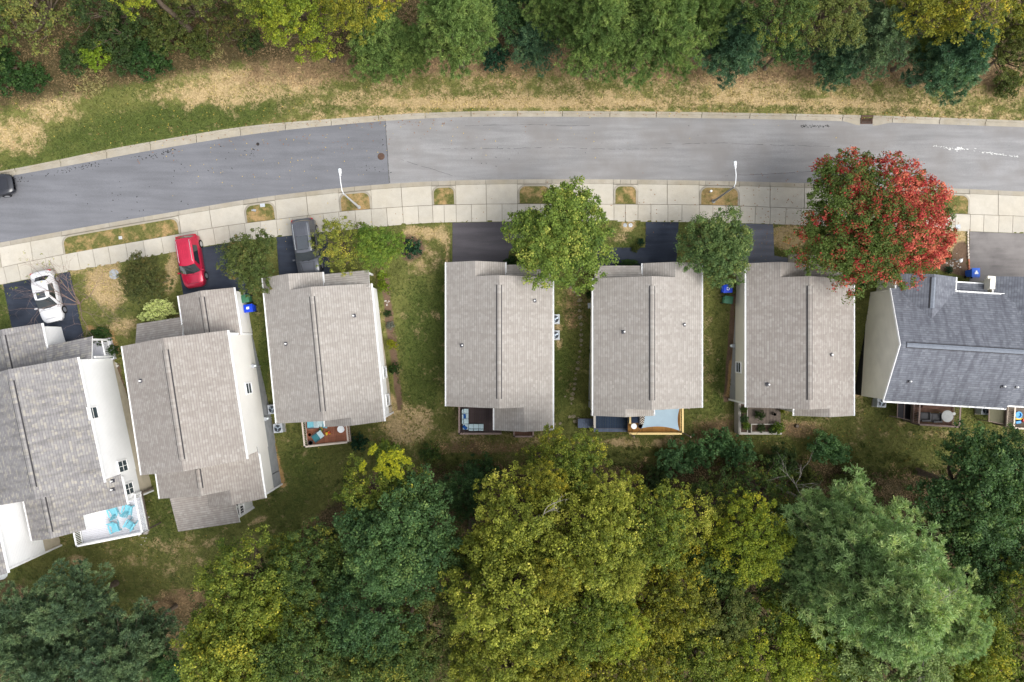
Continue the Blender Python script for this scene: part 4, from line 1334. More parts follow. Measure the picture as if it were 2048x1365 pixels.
corner_boards(h2, h2.W - OV, 0.24, -0.3, 4.7, 1)
corner_boards(h2, r1[0] - OV, r1[1] - 0.24, -3, 2.2, 1)
# screened porch below the rear roof: white frame, dark screens
def screened_porch(H, u, d0, d1, ztop, zfl, zbase):
    f = H.f
    def bx(da, db, za, zb, t=0.10, off=0.0, mat='trim', name='porch_frame'):
        a = [f.w(u + off, da, zb), f.w(u + off, db, zb), f.w(u + off + t, db, zb), f.w(u + off + t, da, zb)]
        mb = MB(); mb.prism(a, [p - Vector((0, 0, zb - za)) for p in a]); mb.build(name, M[mat], H.root)
    bx(d0, d1, zfl, ztop, 0.02, -0.06, 'screen', 'insect_screen')
    n = 3
    for i in range(n + 1):
        dd = d0 + (d1 - d0) * i / n
        bx(dd - 0.06, dd + 0.06, zbase, ztop - 0.05)
    for zz in (ztop - 0.12, zfl + 0.95, zfl):
        bx(d0, d1, zz - 0.06, zz + 0.06, 0.112)
    nb = 12
    for i in range(nb):
        dd = d0 + (d1 - d0) * (i + 0.5) / nb
        bx(dd - 0.022, dd + 0.022, zfl, zfl + 0.9, 0.05, 0.02, 'trim', 'baluster')
    bx(d0, d1, zbase, zfl - 0.07, 0.03, -0.05, 'soffit', 'skirting')
s0 = uvat(h2, 479.5, 1044, 1.75)
screened_porch(h2, q1[0] - 0.35, r0[1] + 0.05, q1[1] - 0.25, 1.72, -0.2, -2.6)
f = h2.f
mb = MB()
a = [f.w(q0[0] + 0.3, q0[1] - 0.4, 1.6), f.w(q0[0] + 0.3, q0[1] - 0.28, 1.6), f.w(q1[0] - 0.3, q1[1] - 0.28, 1.6), f.w(q1[0] - 0.3, q1[1] - 0.4, 1.6)]
mb.prism(a[::-1], [Vector((p.x, p.y, -2.6)) for p in a[::-1]]); mb.build('porch_wall', M['trim'], h2.root)

# grey-roofed house behind the white sedan
h1 = tall_house('grey-roofed house with long white wall behind the white sedan', (154, 715), 12.1, 4.6, 214, 257, M['sh_grey'], M['side_white'], M['found_tan'], False, None, None, None, [])
g1 = uvat(h1, 82, 647, 2.6)
wing(h1, g1[0] - 5.0, g1[0], g1[1], 0.3, 2.6)
pe = uvat(h1, 182.6, 673, 2.6); pl = uvat(h1, 92, 694, 2.6)
h1.shed(g1[0] + 0.02, pe[0], 0.2, pe[1], 3.2, 2.5)
r0, r1 = uvat(h1, 65, 1083.6, 2.2), uvat(h1, 254, 1010, 2.2)
rm = uvat(h1, 170, 1060, 2.2)
wing(h1, r0[0], rm[0] + 0.1, h1.L - 0.6, rm[1], 2.2, gut=(1, 0))
h1.slope([(rm[0] - 1.2, h1.L - 0.3), (r1[0], h1.L - 0.3), (r1[0], r1[1]), (rm[0] - 1.2, r1[1])], r1[0], 2.2, -1, 0.26)
h1.walls(rm[0] - 0.4, r1[0], h1.L - 0.6, r1[1], 2.2, 0.26, gable=False)
h1.gutter(r1[0], h1.L, r1[1], 2.2, 1)
for v in ((226, 962), (226, 979)):
    h1.vent_pipe(*v)
d, z = h1.wall_hit(185.5, 826.5, h1.W - OV); h1.window(h1.W - OV, d, z, 0.85, 1.15, 1)
d, z = h1.wall_hit(246, 936, h1.W - OV); h1.window(h1.W - OV, min(d, h1.L - 0.8), z, 0.85, 1.2, 1, rails=2)
d, z = h1.wall_hit(257.5, 978, r1[0] - OV); h1.window(r1[0] - OV, d, z, 0.85, 1.2, 1, rails=2)
corner_boards(h1, h1.W - OV, 0.24, -0.3, 4.4, 1)
corner_boards(h1, r1[0] - OV, r1[1] - 0.24, -3, 2.1, 1)
# entry porch with a white railing
f = h1.f
def porch_rail(H, u, d0, d1, z0):
    f = H.f
    def bx(ua, ub, da, db, za, zb, name='porch_rail'):
        a = [f.w(ua, da, zb), f.w(ua, db, zb), f.w(ub, db, zb), f.w(ub, da, zb)]
        mb = MB(); mb.prism(a, [p - Vector((0, 0, zb - za)) for p in a]); return mb.build(name, M['trim'], H.root)
    r = bx(u - 0.05, u + 0.05, d0, d1, z0 + 0.9, z0 + 0.97)
    bx(u - 0.04, u + 0.04, d0, d1, z0 + 0.1, z0 + 0.15)
    n = int((d1 - d0) / 0.14)
    for i in range(n):
        dd = d0 + (i + 0.5) * (d1 - d0) / n
        bx(u - 0.02, u + 0.02, dd - 0.02, dd + 0.02, z0 + 0.15, z0 + 0.9, 'baluster')
    for dd in (d0, d1):
        bx(u - 0.07, u + 0.07, dd - 0.07, dd + 0.07, z0 - 0.4, 2.5, 'porch_post')
porch_rail(h1, pe[0] - 0.15, pe[1] + 0.25, 0.05, 0.1)
mb = MB()
a = [f.w(g1[0] + 0.1, pe[1] + 0.1, 0.08), f.w(g1[0] + 0.1, 0.3, 0.08), f.w(pe[0] - 0.02, 0.3, 0.08), f.w(pe[0] - 0.02, pe[1] + 0.1, 0.08)]
mb.prism(a, [p - Vector((0, 0, 0.35)) for p in a]); mb.build('porch_floor', M['deck_white'], h1.root)

# white-walled house at the corner
h0 = tall_house('white-walled house cut by the frame near the dark pines', (-40, 900), 12.5, 4.4, 214, 253, M['sh_grey'], M['side_white'], M['found_tan'], False, None, None, None, [])
corner_boards(h0, h0.W - OV, h0.L - 0.24, -3, 4.2, 1)

# slate-roofed duplex
h7 = House('duplex_house', 'slate blue-roofed duplex with pale gable wall by the red maple', (1767, 802), 3.2, 86.5, M['sh_blue'], M['side_tan'], M['found_black'], -0.55, cat='house')
fA = h7.f
W7, D7 = uvat(h7, 1783, 576.5, 3.2)[0], uvat(h7, 2027, 587, 3.2)[1]
hw = W7 / 2
h7.slope([(0, 0), (hw, 0), (hw, D7), (0, D7)], 0, 3.2, 1)
h7.slope([(hw, 0), (W7, 0), (W7, D7), (hw, D7)], W7, 3.2, -1)
h7.walls(0, W7, 0, D7, 3.2, rake=0.12)
h7.gutter(0, 0, D7, 3.2, -1); h7.gutter(W7, uvat(h7, 1912, 579, 3.2)[1], D7, 3.2, 1)
h7.ridge_vent(hw, 0.5, D7 - 0.3, 3.2 + hw * PITCH, cap=M['vent_slate'], w=0.38)
# second unit, a little lower
E7 = D7 + 9.0
h7.slope([(0.25, D7 - 0.02), (hw, D7 - 0.02), (hw, E7), (0.25, E7)], 0.25, 3.1, 1)
h7.slope([(hw, D7 - 0.02), (W7 + 0.6, D7 - 0.02), (W7 + 0.6, E7), (hw, E7)], hw, 3.1 + (hw - 0.25) * PITCH, -1)
h7.walls(0.25, W7 + 0.25, D7, E7, 2.95)
h7.gutter(0.25, D7, E7, 3.1, -1)
# its front gable, seen over the driveway
f2 = Frame((1990, 553), 2.9, -3.5)
w2 = 5.2
def sub_gable(f, u0, u1, d0, d1, ze, vent=True, cap=None):
    um = (u0 + u1) / 2
    h7.slope([(u0, d0), (um, d0), (um, d1), (u0, d1)], u0, ze, 1, frame=f)
    h7.slope([(um, d0), (u1, d0), (u1, d1), (um, d1)], u1, ze, -1, frame=f)
    h7.walls(u0, u1, d0, d1, ze, frame=f)
    h7.gutter(u0, d0, d0 + 1.6, ze, -1, frame=f)
    if vent:
        h7.ridge_vent(um, d0 + 0.25, d1 - 1.6, ze + (u1 - u0) / 2 * PITCH, cap=cap, w=0.4, frame=f)
sub_gable(f2, 0, w2, 0, 5.0, 2.9, False)
f1 = Frame((1795, 550), 3.2, -3.5)
wg = 117 * (CAM_H - 3.2) / FPX
sub_gable(f1, 0, wg, -0.1, 4.2, 3.2, True, M['vent_slate'])
h7.gutter(wg, -0.1, 1.2, 3.2, 1, frame=f1)
# low entry roof between the two gables
u0, u1 = wg + 0.12, 74 * 0.0401 + wg
top = [f1.w(u0, 0.25, 2.55), f1.w(u0, 1.9, 2.95), f1.w(u1, 1.9, 2.95), f1.w(u1, 0.25, 2.55)]
mb = MB(); mb.prism(top, [p - Vector((0, 0, 0.12)) for p in top], 0, 1, [(0, 0), (0, 1.7), (3, 1.7), (3, 0)]); mb.build('entry_roof', [M['sh_blue'], M['trim']], h7.root)
top = [f1.w(u0, 0.14, 2.5), f1.w(u0, 0.24, 2.5), f1.w(u1, 0.24, 2.5), f1.w(u1, 0.14, 2.5)]
mb = MB(); mb.prism(top, [p - Vector((0, 0, 0.1)) for p in top]); mb.build('gutter', M['trim'], h7.root)
p = P(1983, 568, 3.2)
mb = MB(); mb.box((p.x, p.y, 3.0), (0.42, 0.85, 0.7), R(-3.5)); mb.box((p.x - 0.05, p.y + 0.5, 3.2), (0.62, 0.22, 0.2), R(-3.5)); mb.build('flue_box', M['side_beige'], h7.root)
for v in ((1818, 763), (2005, 773), (2030.5, 774.5)):
    h7.vent_pipe(*v)
# rake boards on the pale gable wall
for a, b in (((0, 3.2), (hw, 3.2 + hw * PITCH)), ((hw, 3.2 + hw * PITCH), (W7, 3.2))):
    mb = MB()
    q = [fA.w(a[0], -0.025, a[1] + 0.015), fA.w(a[0], 0.02, a[1] + 0.015), fA.w(b[0], 0.02, b[1] + 0.015), fA.w(b[0], -0.025, b[1] + 0.015)]
    mb.prism(q[::-1], [p - Vector((0, 0, 0.2)) for p in q[::-1]]); mb.build('rake_board', M['trim'], h7.root)

def satellite_dish(px, py, z, mat, label, az, r=0.42):
    p = P(px, py, z)
    rt = empty('satellite_dish', p, label, 'satellite dish')
    Mx = Matrix.Translation(p) @ Matrix.Rotation(az, 4, 'Z') @ Matrix.Rotation(R(50), 4, 'X')
    mb = MB(); rows = []
    for i in range(6):
        q = i / 5 * r
        rows.append([Mx @ Vector((q * math.cos(a), q * 0.92 * math.sin(a), 0.45 * q * q / r)) for a in np.linspace(0, 2 * math.pi, 21)[:-1]])
    mb.grid(rows, close=True)
    rows2 = [[q + Mx.to_3x3() @ Vector((0, 0, -0.02)) for q in rw] for rw in rows[::-1]]
    mb.grid(rows2, close=True)
    mb.build('reflector', mat, rt, 50)
    mb = MB(); e = Mx @ Vector((0, -0.1, r * 0.95)); mb.tube([Mx @ Vector((0, -r * 0.9, 0.18)), e], 0.018, 6); mb.box(e, (0.08, 0.08, 0.1)); mb.build('feed_arm', M['grey_metal'], rt)
    mb = MB(); mb.tube([p - Vector((0, 0, 0.05)), p - Vector((0, 0.05, 0.7))], 0.03, 8); mb.build('mast', M['grey_metal'], rt)
    return rt
satellite_dish(1861, 527, 3.6, M['black'], 'black satellite dish half under the red maple at the slate roof peak', R(200), 0.55)
satellite_dish(2, 1152, 0.5, M['white'], 'white satellite dish beside the white-walled corner house', R(150), 0.5)

# meters on walls
def wall_meter(H, px, py, u, side, label):
    d, z = H.wall_hit(px, py, u)
    p = H.f.w(u + side * 0.1, d, z)
    rt = empty('utility_meter', p, label, 'meter')
    mb = MB(); mb.box(p, (0.2, 0.3, 0.5), H.f.th); mb.build('box', M['grey_metal'], rt)
    q = H.f.w(u + side * 0.26, d, z + 0.05)
    mb = MB(); mb.box(q, (0.16, 0.16, 0.16), H.f.th); mb.lathe((q.x, q.y, q.z + 0.05), [(0.09, 0), (0.09, 0.1), (0.05, 0.13)], 10); mb.build('dial', M['lens'], rt)
    mb = MB(); a = H.f.w(u + side * 0.06, d + 0.05, z - 0.25); mb.tube([a, Vector((a.x, a.y, -1.9))], 0.03, 6); mb.build('conduit', M['grey_metal'], rt)
wall_meter(h6, 1468, 692, OV, -1, 'grey utility meter on the beige side wall')
wall_meter(h2, 505, 733, h2.W - OV, 1, 'grey utility meter on the cream side wall')
wall_meter(h2, 530, 838, h2.W - OV, 1, 'pair of pale meters low on the cream side wall')

# ------------------------------------------------------------------ vegetation
def soup(name, verts, nv, mats, attrs):
    """A mesh of separate faces with nv corners each; attrs are per-face floats stored per corner point."""
    n = len(verts) // nv
    me = bpy.data.meshes.new(name)
    me.vertices.add(len(verts)); me.vertices.foreach_set('co', verts.astype(np.float32).ravel())
    me.loops.add(len(verts)); me.loops.foreach_set('vertex_index', np.arange(len(verts), dtype=np.int32))
    me.polygons.add(n); me.polygons.foreach_set('loop_start', np.arange(0, len(verts), nv, dtype=np.int32))
    me.update(calc_edges=True)
    for k, a in attrs.items():
        at = me.attributes.new(k, 'FLOAT', 'POINT')
        at.data.foreach_set('value', np.repeat(a, nv).astype(np.float32))
    for m in (mats if isinstance(mats, (list, tuple)) else [mats]):
        me.materials.append(m)
    return me

def unit(v):
    return v / np.maximum(np.linalg.norm(v, axis=-1, keepdims=True), 1e-9)

def leaves(rng, C, Rr, n_per, size, flat=0.7, up=0.5, jit=0.45, lowcut=-0.35, aspect=0.62, shell=(0.3, 1.05)):
    """Leaf-sized diamonds over clumps (centres C, radii Rr). Returns corners, clump index, per-leaf random."""
    idx = np.repeat(np.arange(len(C)), n_per)
    n = len(idx)
    z = rng.uniform(lowcut, 1, n); a = rng.uniform(0, 2 * np.pi, n); s = np.sqrt(1 - z * z)
    D = np.stack([s * np.cos(a), s * np.sin(a), z], -1)
    r = Rr[idx] * rng.uniform(shell[0], shell[1], n)
    pos = C[idx] + D * r[:, None] * np.array([1, 1, flat])
    N = unit(D * 0.55 + np.array([0, 0, up]) + rng.normal(0, jit, (n, 3)))
    T = unit(np.cross(N, rng.normal(0, 1, (n, 3)))); B = np.cross(N, T)
    L = size * rng.uniform(0.65, 1.3, n)[:, None]; Wd = L * aspect
    fold = N * (L * 0.12)
    q = np.stack([pos - T * L / 2, pos + B * Wd / 2 + fold, pos + T * L / 2, pos - B * Wd / 2 + fold], 1)
    return q.reshape(-1, 3), idx, rng.random(n)

def value_noise(rng, pts, cell):
    """Smooth random value per point, for patches of turned leaves."""
    g = rng.random((14, 14, 14))
    q = pts / cell + 100.0
    i = np.floor(q).astype(int); f = q - i; f = f * f * (3 - 2 * f)
    out = 0
    for dx in (0, 1):
        for dy in (0, 1):
            for dz in (0, 1):
                w = (f[:, 0] if dx else 1 - f[:, 0]) * (f[:, 1] if dy else 1 - f[:, 1]) * (f[:, 2] if dz else 1 - f[:, 2])
                out = out + w * g[(i[:, 0] + dx) % 14, (i[:, 1] + dy) % 14, (i[:, 2] + dz) % 14]
    return out

def limb_tubes(mb, rng, a, b, r0, r1, bend=0.12, n=4, sides=5):
    a, b = np.asarray(a, float), np.asarray(b, float)
    L = np.linalg.norm(b - a)
    pts = []
    off = rng.normal(0, bend * L, 3) * np.array([1, 1, 0.5])
    for i in range(n + 1):
        t = i / n
        pts.append(tuple(a + (b - a) * t + off * math.sin(math.pi * t)))
    mb.tube(pts, [r0 + (r1 - r0) * i / n for i in range(n + 1)], sides, caps=False)

def crown_mesh(seed, Rc, Hc, leaf=0.17, lobes=13, per_m2=2.3, n_leaf=34, clump=0.42, zb=0.0, lobe_r=(0.26, 0.42), mixer=None, spread=0.66, lowcut=-0.2, ragged=0.2):
    """A broad-leaved crown: lobes carried by limbs, clumps of leaves over each lobe. z=0 at the crown's foot, top near Hc."""
    rng = np.random.default_rng(seed)
    C, Rr, LB = [], [], []
    limbs = MB()
    cent = []
    for i in range(lobes):
        ph = i * 2.39996 + rng.normal(0, 0.25)
        q = math.sqrt((i + 0.4) / lobes)
        rho = Rc * spread * q * rng.uniform(0.9, 1.1)
        lr = Rc * rng.uniform(*lobe_r) * (1.05 - 0.25 * q)
        zc = max((Hc - lr * 0.9) * (1 - 0.62 * q ** 1.8) * rng.uniform(0.82, 1.06), lr * 0.5)
        cent.append((np.array([rho * math.cos(ph), rho * math.sin(ph), zc]), lr))
    for c, lr in cent:
        n = max(10, int(2 * math.pi * lr * lr * 1.35 * per_m2))
        z = rng.uniform(lowcut, 1, n); a = rng.uniform(0, 2 * np.pi, n); s = np.sqrt(1 - z * z)
        D = np.stack([s * np.cos(a), s * np.sin(a), z * 0.85], -1)
        rr = lr * (rng.uniform(0.6, 1.0, n) + np.abs(rng.normal(0, ragged, n)))
        pts = c + D * rr[:, None]
        pts[:, 2] = np.maximum(pts[:, 2], 0.05)
        C.append(pts); Rr.append((0.5 + 1.1 * rng.random(n) ** 1.5) * clump)
        LB.append(np.full(n, rng.random()))
        limb_tubes(limbs, rng, (0, 0, 0.0), c * np.array([0.92, 0.92, 0.8]), 0.05 * Rc ** 0.6, 0.02, 0.10)
        for _ in range(3):
            e = pts[rng.integers(len(pts))]
            limb_tubes(limbs, rng, c * np.array([0.9, 0.9, 0.78]), e, 0.03, 0.010, 0.08, 3, 4)
    C, Rr, LB = np.concatenate(C), np.concatenate(Rr), np.concatenate(LB)
    V, idx, rn = leaves(rng, C, Rr, n_leaf, leaf, lowcut=-0.3)
    if mixer is not None:
        mv = mixer(rng, C, LB)
    else:
        mv = 0.5 + 1.35 * (0.16 * LB + 0.26 * value_noise(rng, C, 1.2) + 0.22 * value_noise(rng, C, 3.0) + 0.36 * rng.random(len(C)) - 0.5)
    mv = np.clip(mv[idx] + rng.normal(0, 0.12, len(idx)), 0, 1)
    return soup('crown', V, 4, M['forest'], {'mixv': mv, 'rnd': rn}), limbs.mesh('limbs', M['bark'])

def pine_mesh(seed, Rc, Hc, tuft=0.34, whorls=11, per=7, blades=13, width=0.05, droop=0.10, density=1.0):
    """A soft-needled pine: whorls of branches, sprays of needles along each."""
    rng = np.random.default_rng(seed)
    mb = MB()
    T, Dr = [], []
    for w in range(whorls):
        q = w / (whorls - 1)
        z0 = Hc * (0.06 + 0.90 * q)
        L = Rc * (1 - q) ** 0.75 * rng.uniform(0.85, 1.1) + 0.3
        nb = max(4, int(per * (1.15 - 0.45 * q)))
        for b in range(nb):
            ph = 2 * math.pi * b / nb + w * 0.9 + rng.normal(0, 0.18)
            l = L * rng.uniform(0.72, 1.12)
            end = np.array([l * math.cos(ph), l * math.sin(ph), z0 + l * (0.10 + 0.5 * q) - droop * l * l * 0.12])
            a0 = np.array([0, 0, z0])
            limb_tubes(mb, rng, a0, end, 0.05, 0.012, 0.04, 3, 4)
            nt = int((l * 7 + 6) * density)
            for t in np.linspace(0.22, 1.0, nt):
                side = (rng.random() - 0.5) * 2
                wd = (0.18 + 0.34 * l * (1 - abs(t - 0.55))) * 0.62
                d = np.array([math.cos(ph), math.sin(ph), 0]); s = np.array([-math.sin(ph), math.cos(ph), 0])
                p = a0 + (end - a0) * t + s * side * wd + np.array([0, 0, rng.normal(0.02, 0.09)])
                T.append(p); Dr.append(unit(d * 0.8 + s * side * 0.9 + np.array([0, 0, 0.55])))
    T, Dr = np.array(T), np.array(Dr)
    n = len(T); idx = np.repeat(np.arange(n), blades)
    N = len(idx)
    dirs = unit(Dr[idx] * 0.75 + unit(rng.normal(0, 1, (N, 3))) * 0.95 + np.array([0, 0, 0.15]))
    L = tuft * rng.uniform(0.6, 1.15, N)[:, None]
    S = unit(np.cross(dirs, rng.normal(0, 1, (N, 3)))) * width * rng.uniform(0.7, 1.3, N)[:, None]
    p0 = T[idx] + rng.normal(0, 0.04, (N, 3))
    V = np.stack([p0 - S * 0.4, p0 + S * 0.4, p0 + dirs * L + S * 0.35, p0 + dirs * L - S * 0.35], 1).reshape(-1, 3)
    mv = np.clip((0.5 + 1.4 * (0.6 * value_noise(rng, T, 1.3) + 0.4 * rng.random(n) - 0.5))[idx] + rng.normal(0, 0.06, N), 0, 1)
    return soup('crown', V, 4, M['pine'], {'mixv': mv, 'rnd': rng.random(N)}), mb.mesh('limbs', M['bark'])

def set_mat(o, m):
    o.material_slots[0].link = 'OBJECT'
    o.material_slots[0].material = m

TREES = {}
def tree(name, label, cat, px, py, r_px, z_top, meshes, mat, rz=0.0, hscale=None, group=None, bark='bark', trunk=True, tilt=None, zmid=0.55, sx=1.0):
    """px,py,r_px: middle and radius of the crown as surveyed at mid-crown height; z_top above the street."""
    cm, lm, Rc, Hc = meshes
    gz = float(ground_z(*P(px, py, z_top * 0.6).xy))
    h_crown = None
    # crown foot so that the top reaches z_top with the mesh's own proportions
    zc = z_top
    for _ in range(4):
        k = (CAM_H - zc) / FPX
        s = r_px * k / Rc
        hs = s if hscale is None else s * hscale
        foot = z_top - hs * Hc
        foot = max(foot, gz + 0.15)
        hs = (z_top - foot) / Hc
        zc = foot + (z_top - foot) * zmid
    p = P(px, py, zc)
    gz = float(ground_z(p.x, p.y))
    root = empty(name, (p.x, p.y, gz), label, cat, group)
    c = inst('crown', cm, root, (0, 0, foot - gz), rz, (s * sx, s, hs)); set_mat(c, mat)
    l = inst('limbs', lm, root, (0, 0, foot - gz), rz, (s * sx, s, hs)); set_mat(l, M[bark])
    if trunk:
        mb = MB(); r0 = 0.06 + 0.035 * (z_top - gz) * 0.55
        h = foot - gz + 0.25 * (z_top - foot)
        rng = random.Random(hash(label) % 1000 if False else len(label) * 7 + int(px))
        pts = [(rng.gauss(0, 0.03) * i, rng.gauss(0, 0.03) * i, -0.3 + (h + 0.3) * i / 5) for i in range(6)]
        pts = [(x, y, z) for x, y, z in pts]
        mb.tube(pts, [r0 * (1.35 if i == 0 else 1 - 0.1 * i) for i in range(6)], 8)
        o = bpy.data.objects.new('trunk', mb.mesh('trunk', M[bark], 50)); COL.objects.link(o); o.parent = root
    return root

def pack(ms, Rc, Hc):
    n = len(ms[0].vertices); co = np.empty(n * 3, np.float32); ms[0].vertices.foreach_get('co', co); co = co.reshape(-1, 3)
    return (ms[0], ms[1], float(np.percentile(np.hypot(co[:, 0], co[:, 1]), 97)), float(np.percentile(co[:, 2], 99.5)))
B_A = pack(crown_mesh(11, 5.0, 6.0, leaf=0.165, lobes=25, per_m2=2.6, n_leaf=50, clump=0.39, lobe_r=(0.20, 0.38), ragged=0.2), 5.0, 6.0)
B_B = pack(crown_mesh(12, 5.0, 5.6, leaf=0.165, lobes=30, per_m2=2.4, n_leaf=46, clump=0.36, lobe_r=(0.14, 0.30), spread=0.78, ragged=0.28), 5.0, 5.6)
B_C = pack(crown_mesh(13, 5.0, 7.4, leaf=0.17, lobes=38, per_m2=2.3, n_leaf=44, clump=0.37, lobe_r=(0.11, 0.26), spread=0.80, ragged=0.34), 5.0, 7.4)
B_D = pack(crown_mesh(14, 3.4, 4.2, leaf=0.14, lobes=17, per_m2=3.3, n_leaf=40, clump=0.29, lobe_r=(0.20, 0.38), ragged=0.24), 3.4, 4.2)
B_E = pack(crown_mesh(15, 3.4, 3.8, leaf=0.125, lobes=22, per_m2=3.9, n_leaf=50, clump=0.28, lobe_r=(0.24, 0.36), ragged=0.12, spread=0.72), 3.4, 3.8)
B_F = pack(crown_mesh(16, 3.4, 4.4, leaf=0.15, lobes=18, per_m2=1.9, n_leaf=30, clump=0.30, lobe_r=(0.19, 0.34), spread=0.74, ragged=0.36), 3.4, 4.4)
S_A = pack(crown_mesh(17, 1.3, 1.7, leaf=0.11, lobes=8, per_m2=8, n_leaf=30, clump=0.17, lobe_r=(0.36, 0.52), ragged=0.06), 1.3, 1.7)
S_B = pack(crown_mesh(18, 1.3, 1.5, leaf=0.13, lobes=11, per_m2=7, n_leaf=26, clump=0.17, lobe_r=(0.28, 0.46), ragged=0.26), 1.3, 1.5)
P_A = pack(pine_mesh(21, 5.0, 10.0, tuft=0.29, whorls=17, per=11, blades=24, width=0.042, density=1.6), 5.0, 10.0)
P_B = pack(pine_mesh(22, 3.2, 6.5, tuft=0.27, whorls=13, per=9, blades=24, width=0.042, density=1.6), 3.2, 6.5)
P_C = pack(pine_mesh(23, 4.2, 6.0, tuft=0.23, whorls=10, per=9, blades=26, width=0.045, density=1.8), 4.2, 6.0)

def maple_mix(rng, C, LB):
    x, y = C[:, 0], C[:, 1]
    v = 0.40 + 0.066 * x + 0.026 * y + (value_noise(rng, C, 0.7) - 0.5) * 1.1 + (LB - 0.5) * 0.30 + (rng.random(len(C)) - 0.5) * 0.5
    v -= 0.12 * ((x < -1.5) & (y > -2.5))
    v += 0.28 * ((x < -3.0) & (y > -1.2) & (y < 0.6))
    return v
MAPLE = pack(crown_mesh(31, 5.6, 6.4, leaf=0.14, lobes=42, per_m2=3.3, n_leaf=44, clump=0.35, lobe_r=(0.19, 0.30), spread=0.76, mixer=maple_mix, ragged=0.15), 5.6, 6.4)

def build_trees():
    T = tree
    # street trees
    T('street_tree', 'round yellow-green street tree between the plain and navy driveways', 'tree', 1122, 469, 108, 7.2, B_A, M['street'], 0.4, 0.75, 'trees in the front yards')
    T('street_tree', 'compact dark green street tree beside the navy driveway', 'tree', 1436, 494, 79, 6.0, B_E, M['street_dark'], 1.2, 1.0, 'trees in the front yards')
    T('red_maple', 'large maple turning red on one side', 'tree', 1754, 443, 142, 9.0, MAPLE, M['maple'], 0.0, 0.8, 'trees in the front yards', sx=1.17)
    T('crape_myrtle', 'dark green tree with brownish tips between the red and grey cars', 'tree', 499, 520, 65, 5.0, B_D, M['myrtle'], 0.7, 0.85, 'trees in the front yards')
    T('street_tree', 'sparse yellowing tree leaning over the grey car', 'tree', 678, 488, 60, 5.0, B_F, M['myrtle_pale'], 0.2, 0.9, 'trees in the front yards')
    T('street_tree', 'fuller lime-green tree touching the sparse yellowing one', 'tree', 755, 492, 52, 5.2, B_D, M['lime'], 2.2, 0.9, 'trees in the front yards')
    T('ornamental_tree', 'small dark olive tree in the dry lawn beside the sidewalk', 'tree', 286, 557, 50, 4.2, B_E, M['olive_dark'], 2.0, 0.95, 'trees in the front yards')
    # wood beyond the street
    n = 'wood beyond the street'
    for (px, py, r, z, ms, m, rz, lb) in [
        (60, 20, 95, 5.5, B_F, 'olive', 0.1, 'thin olive tree with bare twigs at the top corner of the bank'),
        (-60, 60, 90, 6, B_B, 'forest', 0.9, 'green tree partly out of frame above the parked black car'),
        (215, 30, 85, 5.0, B_F, 'weeds_dark', 1.3, 'dark understorey tree behind the bank shrubs'),
        (262, -38, 78, 11, B_B, 'bright', 0.3, 'yellow-green crown hanging in over the bank shrubs'),
        (370, 20, 75, 5.0, B_F, 'weeds', 2.3, 'low olive tree beside the bright crown'),
        (400, -40, 70, 9, B_C, 'olive', 2.9, 'olive crown at the top edge before the bright yellow tree'),
        (470, 60, 50, 3.4, B_F, 'weeds', 0.3, 'small olive tree between shrubs and the bright yellow tree'),
        (605, 40, 98, 11, B_C, 'bright', 0.6, 'bright yellow-green tree reaching down the dry bank'),
        (520, -30, 85, 10, B_B, 'poplar_green', 1.6, 'green tree just behind the bright yellow-green one'),
        (715, 5, 84, 12, B_B, 'gold', 1.9, 'golden olive crown above the pine row'),
        (755, 85, 72, 8, P_B, 'pine_green', 0.2, 'green pine under the golden crown'),
        (812, 105, 44, 6, P_B, 'pine_green', 1.9, 'smaller green pine tucked between two larger pines'),
        (905, 45, 82, 12, P_B, 'pine_green', 1.1, 'soft green pine left of the dark gap'),
        (1010, 35, 68, 6, B_D, 'forest_dark', 2.1, 'dark tree in the gap between the pines'),
        (1068, 92, 56, 5.5, P_C, 'pine_blue', 0.5, 'dark blue-green conifer reaching furthest down the bank'),
        (1130, -10, 80, 11, P_A, 'pine_green', 0.3, 'tall green pine at the top edge behind the pale one'),
        (1205, 55, 92, 13, P_A, 'pine_green', 0.9, 'tall pine above the gap between two driveways'),
        (1318, 40, 112, 13.5, P_A, 'pine_green', 2.4, 'broad pale green pine above the dry bank'),
        (1420, 0, 80, 11, P_A, 'pine_green', 1.7, 'green pine behind the broad pale one'),
        (1478, 85, 72, 8.5, P_B, 'pine_blue', 2.6, 'blue-green pine above the square green verge'),
        (1560, 40, 82, 11, B_B, 'forest', 0.4, 'grey-green broadleaf crown beside the blue-green pine'),
        (1575, 105, 48, 6, B_D, 'forest_dark', 1.4, 'small dark tree at the bank edge by the broadleaf crown'),
        (1660, 40, 84, 10, B_B, 'olive', 2.8, 'olive broadleaf crown above the storm drain'),
        (1695, 115, 56, 6.5, P_B, 'pine_blue', 0.8, 'blue-green pine leaning out to the storm drain'),
        (1775, 75, 74, 9, P_C, 'pine_grey', 0.1, 'grey-green conifer before the golden crowns'),
        (1860, 20, 84, 11, B_C, 'gold', 1.0, 'golden crown above the maple'),
        (1850, 110, 34, 5.5, B_D, 'poplar_green', 0.6, 'small yellow-green tree before the last blue pine'),
        (1960, 20, 92, 12, B_F, 'gold', 2.2, 'open golden crown at the top corner'),
        (1925, 118, 74, 9.5, P_B, 'pine_blue', 1.5, 'dark blue-green pine nearest the street corner'),
        (2040, 110, 70, 8, B_C, 'olive', 0.2, 'olive tree cut by the frame beside the last blue pine'),
        (2110, 20, 100, 11, B_B, 'gold', 0.7, 'golden tree out at the corner of the wood')]:
        T('pine_tree' if ms in (P_A, P_B, P_C) else 'woodland_tree', lb, 'tree', px, py - 16, r * 0.98, z, ms, M[m], rz, None, n)
    # wood behind the houses
    n = 'wood behind the houses'
